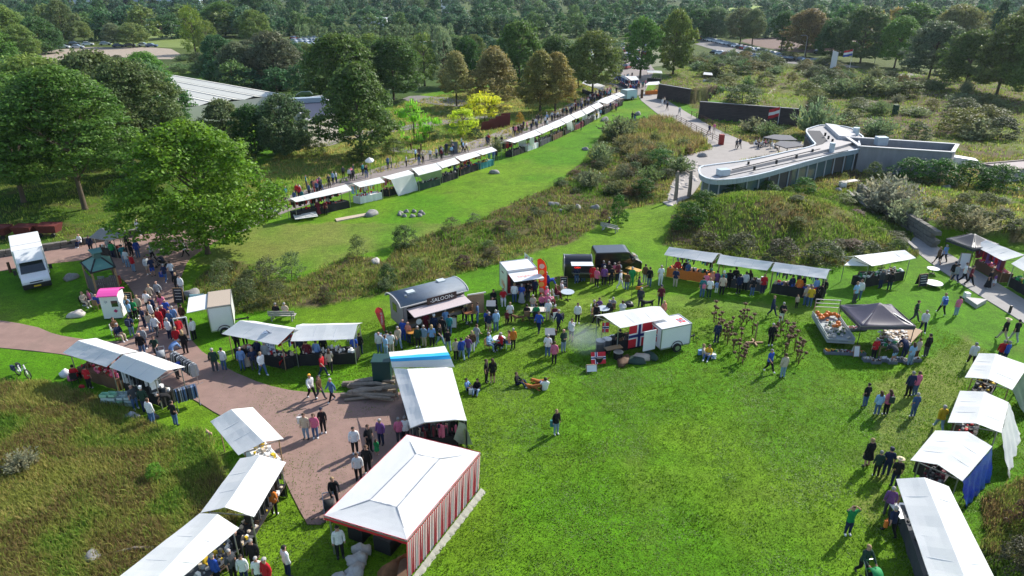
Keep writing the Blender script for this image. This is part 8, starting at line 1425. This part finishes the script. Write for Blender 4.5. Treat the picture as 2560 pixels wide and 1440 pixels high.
# musician's things, white chairs, stage, barrels
b = P(1590, 744); g = thing('guitar', b + Vector((.15, -.32, 1.0)), 'acoustic guitar held by the musician in the middle of the lawn', 'guitar', rz=.2); LP(MB().prism([(-.28, 0, -.15), (0, 0, -.12), (.2, 0, -.17), (.2, 0, .13), (0, 0, .09), (-.28, 0, .17)], (0, .1, 0)), 'guitar_body', mat('guitar_wood', (.5, .18, .03), .3), g); LP(MB().bar((.2, .04, 0), (.75, .04, .12), .05), 'guitar_neck', WOODM, g)
t = thing('microphone_stand', P(1578, 748), 'thin microphone stand beside the musician', 'microphone stand'); LP(MB().tube([(0, 0, 0), (0, 0, 1.5), (.3, 0, 1.6)], .015, 5), 'stand', DARKM, t); LP(MB().ball((.33, 0, 1.6), .05, 8, 6), 'microphone', DARKM, t)
lump('equipment_bag', P(1572, 764), (.4, .3, .3), DARKM, 'black equipment bag on the lawn beside the microphone stand', 'bag', seed=2)
for x, y, lab in ((255, 722, 'left white garden chair behind the kiosk'), (284, 720, 'right white garden chair behind the kiosk')):
    t = thing('garden_chair', P(x, y), lab, 'chair', rz=.1); LP(MB().box((0, 0, .42), (.55, .5, .04)), 'seat', WHITEP, t); [LP(MB().box((0, .28, .55 + i * .14), (.55, .03, .10)), 'slat', WHITEP, t) for i in range(4)]; [LP(MB().bar((sx, sy, 0), (sx, sy, .42), .04), 'leg', WHITEP, t) for sx in (-.25, .25) for sy in (-.22, .25)]
MB().prism([P(2411, 752), P(2440, 772), P(2465, 758)], .35).obj('triangular_stage', mat('grey_stage', (.40, .38, .36), .7), P(2440, 762), 'grey triangular low platform on the lawn by the grey path', 'platform'); cab(2419, 748, (.4, .4, .5), WHITEP, 'small white box on the far corner of the triangular platform', 'box', 'box')
for i, (x, y, h, lab) in enumerate(((1500, 880, .9, 'tall black oil drum of the smoky grill'), (1516, 876, .9, 'black oil drum beside the tall one'), (1533, 868, .8, 'black oil drum under the canopy edge'), (1545, 896, .5, 'short black fire bowl before the grill'), (1496, 905, .45, 'black grill pan behind the small flag'))): t = thing('oil_drum', P(x, y), lab, 'drum'); LP(MB().tube([(0, 0, 0), (0, 0, h)], .32, 14), 'drum_body', DARKM, t); LP(MB().tube([(0, 0, h), (0, 0, h + .03)], [.34, .34], 14), 'rim', STEEL, t)
for i, (x, y, c, lab) in enumerate(((1590, 905, 'F', 'camouflage net heap between grill and trailer'), (1560, 905, 'U', 'brown hides heaped before the grill'), (1625, 892, 'F', 'olive bag leaning at the trailer'), (1602, 896, 'E', 'tan rug roll before the norwegian trailer'))): lump('cloth_heap', P(x, y), (.75, .4, .3), cm(c, 'cloth'), lab, 'cloth heap', seed=40 + i, fr=5, n=10, k=7, rz=i)
sheet_quad('paddock_panel', [flat(1492, 862, 1.0), flat(1507, 862, 1.0), P(1507, 885), P(1492, 885)], DARKM, 'dark screen panel at the left end of the grill', 'panel')
t = thing('mirror', P(462, 858), 'tall white framed standing mirror beside the flap trailer', 'mirror', rz=.35); LP(MB().prism([(-.4, 0, .3), (.4, 0, .3), (.4, .1, 1.9), (-.4, .1, 1.9)], (0, .02, 0)), 'mirror_glass', mat('mirror_silver', (.6, .62, .63), .05, metal=1), t); LP(MB().bar((-.42, 0, .2), (-.42, .12, 1.95), .07).bar((.42, 0, .2), (.42, .12, 1.95), .07).bar((-.42, .11, 1.95), (.42, .11, 1.95), .07).bar((-.42, 0, .25), (.42, 0, .25), .07), 'frame', WHITEP, t)
for i, (x, y, lab) in enumerate(((950, 850, 'orange crate on the grass beside the coral banner'), (945, 845, 'white box on the grass behind the coral banner'))): cab(x, y, (.5, .35, .25), cm('OW'[i]), lab, 'box', 'box')
t = thing('planter', P(2105, 470), 'white planter with a small olive shrub on the terrace', 'planter'); LP(MB().box((0, 0, .35), (.7, .7, .7)), 'pot', WHITEP, t); o = LP(MB(), 'x', WHITEP, t); bpy.data.objects.remove(o); c_ = link('foliage', crown_mesh('airy', 1), t, (0, 0, .7)); c_.scale = (1.1, 1.1, 1.3); c_.color = (.18, .22, .05, 1)
t = thing('patio_umbrella', P(928, 448), 'white oval parasol tilted above the long row', 'umbrella'); LP(MB().tube([(0, 0, 0), (0, 0, 2.9)], .03, 6), 'pole', STEEL, t); u = LP(MB().tube([(0, 0, 2.5), (0, 0, 2.6), (0, 0, 2.95)], [.6, .55, .05], 8), 'shade', CANVAS, t); u.rotation_euler.x = .25; u.location = (0, .6, .0)
# ------------------------------------------------------------ parked cars
def car_protos():
    prof = [(-2.1, .32), (-2.12, .75), (-1.95, .95), (-1.3, 1.0), (-.0, 1.02), (1.0, .98), (1.9, .82), (2.12, .62), (2.12, .32)]; o = {}
    b = extrude_profile(prof, -.86, .86); cabp = [(-1.75, .96), (-1.35, 1.42), (.1, 1.46), (1.0, .97)]; n = len(cabp); roof = [(-1.33, 1.43), (-1.2, 1.47), (.0, 1.5), (.12, 1.46)]; b.add([(x, -.66, z) for x, z in roof] + [(x, .66, z) for x, z in roof], [(0, 1, 5, 4), (1, 2, 6, 5), (2, 3, 7, 6), (3, 2, 1, 0), (4, 5, 6, 7)])
    gl = MB(); gl.add([(x, s * (.80 if z < 1.2 else .66), z) for s in (-1, 1) for x, z in cabp], [(0, 1, 2, 3), (7, 6, 5, 4), (0, 4, 5, 1), (2, 6, 7, 3), (1, 5, 6, 2)]); wh = MB()
    wh.tube([(0, -.88, .33), (0, .88, .33)], .33, 12)
    return b.mesh('parked_car', PAINT), gl.mesh('windows', mat('car_glass', (.16, .21, .26), .15, coat=.5)), wh.mesh('wheel', RUBBER)  # window base colour carries a painted bluish sky reflection
CB, CG, CWH = car_protos(); CC = [((.85, .86, .88), 'white'), ((.55, .58, .62), 'silver'), ((.10, .11, .13), 'grey'), ((.015, .016, .02), 'black'), ((.03, .07, .18), 'blue'), ((.30, .02, .02), 'red'), ((.45, .50, .55), 'pale blue')]
def car(x, y, deg, ci, where, grp):
    o = link('parked_car', CB); o.location = P(x, y); o.rotation_euler.z = math.radians(deg); o.color = (*CC[ci][0], 1); link('windows', CG, o); link('wheel', CWH, o, (-1.35, 0, 0)); link('wheel', CWH, o, (1.35, 0, 0)); tag(o, CC[ci][1] + ' car ' + where, 'car', grp); PEND2.append(o); return o
for x, y, d, c in ((187, 113, 20, 2), (220, 114, 20, 0), (264, 113, 20, 6), (297, 118, 15, 4), (325, 117, 15, 2), (360, 116, 10, 0), (380, 118, 10, 4), (160, 121, 10, 1), (195, 121, 10, 1)): car(x, y, d, c, 'on the far left car park', 'cars on the far left car park')
rc = random.Random(12)
for j in range(6):
    for i in range(6): car(736 + i * 13 + j * 3 + rc.uniform(-2, 2), 99 + j * 6.4, -35 + rc.uniform(-6, 6), rc.choice([0, 1, 1, 2, 4, 5, 6, 0]), 'of the second car park', 'cars of the second car park')
for i in range(22): car(850 + i * 11 + rc.uniform(-3, 3), 108 + rc.uniform(-4, 10), -30, rc.choice([0, 1, 2, 3, 6]), 'glimpsed between the crowns', 'cars glimpsed between the crowns')
for i in range(44): car(1370 + (i % 15) * 17 + rc.uniform(-4, 4), 116 + (i // 15) * 16 + rc.uniform(-4, 5), rc.choice([70, 75, 80]), rc.choice([0, 0, 1, 2, 3, 6, 5]), 'behind the olive oak', 'cars behind the olive oak')
for i in range(22): car(1757 + i * 10.5, 100 + i * 2.35 + rc.uniform(-1, 1), -62, [5, 1, 0, 6, 1, 0, 1, 2, 0, 3][i % 10], 'in the upper line by the road', 'upper line of cars by the road')
for i in range(20): car(1790 + i * 13.5, 137 + i * 1.1 + rc.uniform(-1.5, 1.5), -20 + rc.uniform(-20, 20), rc.choice([0, 1, 2, 6, 3, 0]), 'in the lower line among willows', 'lower line of cars among the willows')
car(1567, 172, 60, 5, 'standing behind the junction stalls', None); car(2048, 135, -10, 3, 'dark van like, right of the copper oak', None); car(1370, 342 - 176, 50, 1, 'left of the olive oak', None)
# ------------------------------------------------------------ air
hm_ = bpy.data.materials.new('haze'); hm_.use_nodes = True; nn = hm_.node_tree.nodes; nn.remove(nn['Principled BSDF']); pv = nn.new('ShaderNodeVolumePrincipled'); pv.inputs['Density'].default_value = .00008; pv.inputs['Color'].default_value = (.72, .86, 1, 1); pv.inputs['Anisotropy'].default_value = .35
hm_.node_tree.links.new(pv.outputs[0], nn['Material Output'].inputs['Volume'])
hz_o = MB().box((0, 3500, 23.5), (10600, 7800, 49)).obj('haze', hm_, (0, 0, 0), 'thin bluish daylight haze over the whole place', kind='stuff')
sm_ = bpy.data.materials.new('smoke'); sm_.use_nodes = True; nn = sm_.node_tree.nodes; ll = sm_.node_tree.links; nn.remove(nn['Principled BSDF']); pv = nn.new('ShaderNodeVolumePrincipled'); pv.inputs['Color'].default_value = (.75, .85, .9, 1)
tc = nn.new('ShaderNodeTexCoord'); gr = nn.new('ShaderNodeTexGradient'); gr.gradient_type = 'SPHERICAL'; ll.new(tc.outputs['Object'], gr.inputs[0]); nz = nn.new('ShaderNodeTexNoise'); nz.inputs['Scale'].default_value = 2.5; ll.new(tc.outputs['Object'], nz.inputs[0]); mu = nn.new('ShaderNodeMath'); mu.operation = 'MULTIPLY'; ll.new(gr.outputs['Fac'], mu.inputs[0]); ll.new(nz.outputs[0], mu.inputs[1]); m2 = nn.new('ShaderNodeMath'); m2.operation = 'MULTIPLY'; ll.new(mu.outputs[0], m2.inputs[0]); m2.inputs[1].default_value = 1.1
ll.new(m2.outputs[0], pv.inputs['Density']); ll.new(pv.outputs[0], nn['Material Output'].inputs['Volume'])
q = P(1478, 880); so = MB().ball((0, 0, 0), 1, 16, 10).obj('smoke', sm_, (0, 0, 0), 'thin bluish smoke drifting from the grill', kind='stuff'); so.location = (q.x - .3, q.y - .2, 1.1); so.scale = (1.8, 1.5, 1.1)
# ------------------------------------------------------------ labels of things that need their place
SHORT = {'upper white stall of the lower left three': 'upper gabled stall', 'white stall with straw brushes': 'straw brush stall', 'stall with pink lettered board': 'lettered board stall', 'stall with red side curtains': 'red curtain stall', 'stall with black tablecloth': 'black tablecloth stall', 'stall with orange cloth': 'orange cloth stall', 'middle stall of the row of three': 'middle stall of three', 'right stall of the row of three': 'last stall of three', 'stall with yellow banner': 'yellow banner stall', 'dress stall by the grey path': 'red dress stall', 'plant stall at the right edge': 'plant stall', 'norwegian flag grill stall': 'norwegian flag grill', 'far stall of the right row': 'far right stall', 'stall with white tarpaulin': 'white tarpaulin stall', 'stall with blue tarpaulin': 'blue tarpaulin stall', 'nearest stall on the right': 'nearest right stall', 'near end stall of the long row': 'near end stall', 'grey awning by the stone wall': 'grey awning', 'red and white striped tent': 'striped tent', 'canopy with the blue stripe': 'blue striped canopy', 'orange brown stall at the fork': 'orange brown stall', 'black canopy by the grey path': 'black canopy', 'small white roof among willows': 'small white roof', 'hall with the dark roof': 'dark roofed hall', 'sheepskin and jacket stall': 'sheepskin stall', 'stall behind the oval tree': 'oval tree stall', 'stall below the olive oak': 'olive oak stall', 'large bright green oak': 'bright green oak'}
for i_, q_ in enumerate(LM):
    n_ = SHORT.get(q_[0], q_[0]).replace(' stall of the long row', ' long row stall').replace(' stall after the gap', ' stall past the gap'); LM[i_] = (n_, q_[1], q_[2])
def place(o, k):
    x, y = o.location.x, o.location.y
    c = sorted(LM, key=lambda q: math.hypot(q[1] - x, (q[2] - y) * .8)); q = c[k]; dx, dy = x - q[1], y - q[2]
    D = math.hypot(x, y) or 1
    lat, dep = (dx * y - dy * x) / D, (dx * x + dy * y) / D     # sideways and away, as seen from the camera
    if math.hypot(dx, dy) < 1.2: r = 'at'
    elif abs(lat) > abs(dep): r = 'right of' if lat > 0 else 'left of'
    else: r = 'behind' if dep > 0 else 'before'
    return r + ' the ' + q[0]
def finish_labels():
    base = {}
    for o in PENDING:
        o['label'] = ' '.join((o['label'] + ' ' + place(o, 0)).split()[:16]); base.setdefault(o['label'], []).append(o)
    seen = {}
    for lab, os_ in list(base.items()):
        if len(os_) == 1: seen[lab] = os_; continue
        for o in os_:
            nm = sorted(LM, key=lambda q: math.hypot(q[1] - o.location.x, (q[2] - o.location.y) * .8))[1][0]
            l2 = lab + ', towards the ' + nm
            seen.setdefault(l2 if len(l2.split()) <= 16 else lab, []).append(o)
    ords = ['nearest', 'second nearest', 'third nearest', 'fourth nearest', 'fifth nearest', 'sixth nearest', 'seventh nearest', 'eighth nearest']
    for lab, os_ in seen.items():
        if len(os_) == 1: os_[0]['label'] = lab; continue
        os_.sort(key=lambda o: o.location.x)
        for i, o in enumerate(os_):
            pos = ['leftmost', 'second from left', 'third from left', 'fourth from left', 'fifth from left', 'sixth from left', 'seventh from left'][i] if i < 7 else 'number %d from left' % (i + 1)
            if i == len(os_) - 1: pos = 'rightmost'
            t = lab.split(); o['label'] = ' '.join(t[:16 - len(pos.split()) - (0)]) .rstrip(',') + ', ' + pos if len(t) + len(pos.split()) <= 16 else ' '.join([pos] + lab.split(', towards')[0].split()[:16 - len(pos.split())])
def finish_far():
    d = {}
    for o in PEND2:
        x = pix(o.location)[0]; q = min(LM, key=lambda m: abs(pix((m[1], m[2], 0))[0] - x)); o['label'] = ' '.join((o['label'] + ', above the ' + q[0]).split()[:14]) if pix(o.location)[1] < pix((q[1], q[2], 0))[1] else ' '.join((o['label'] + ', below the ' + q[0]).split()[:14]); d.setdefault(o['label'], []).append(o)
    w = ['leftmost', 'second', 'third', 'fourth', 'fifth', 'sixth', 'seventh', 'eighth']
    for lab, L in d.items():
        if len(L) > 1:
            L.sort(key=lambda o: pix(o.location)[0])
            for i, o in enumerate(L): o['label'] = (w[i] if i < len(L) - 1 and i < 8 else 'rightmost' if i == len(L) - 1 else 'next') + ' ' + lab
finish_labels(); finish_far()
bpy.context.view_layer.update()
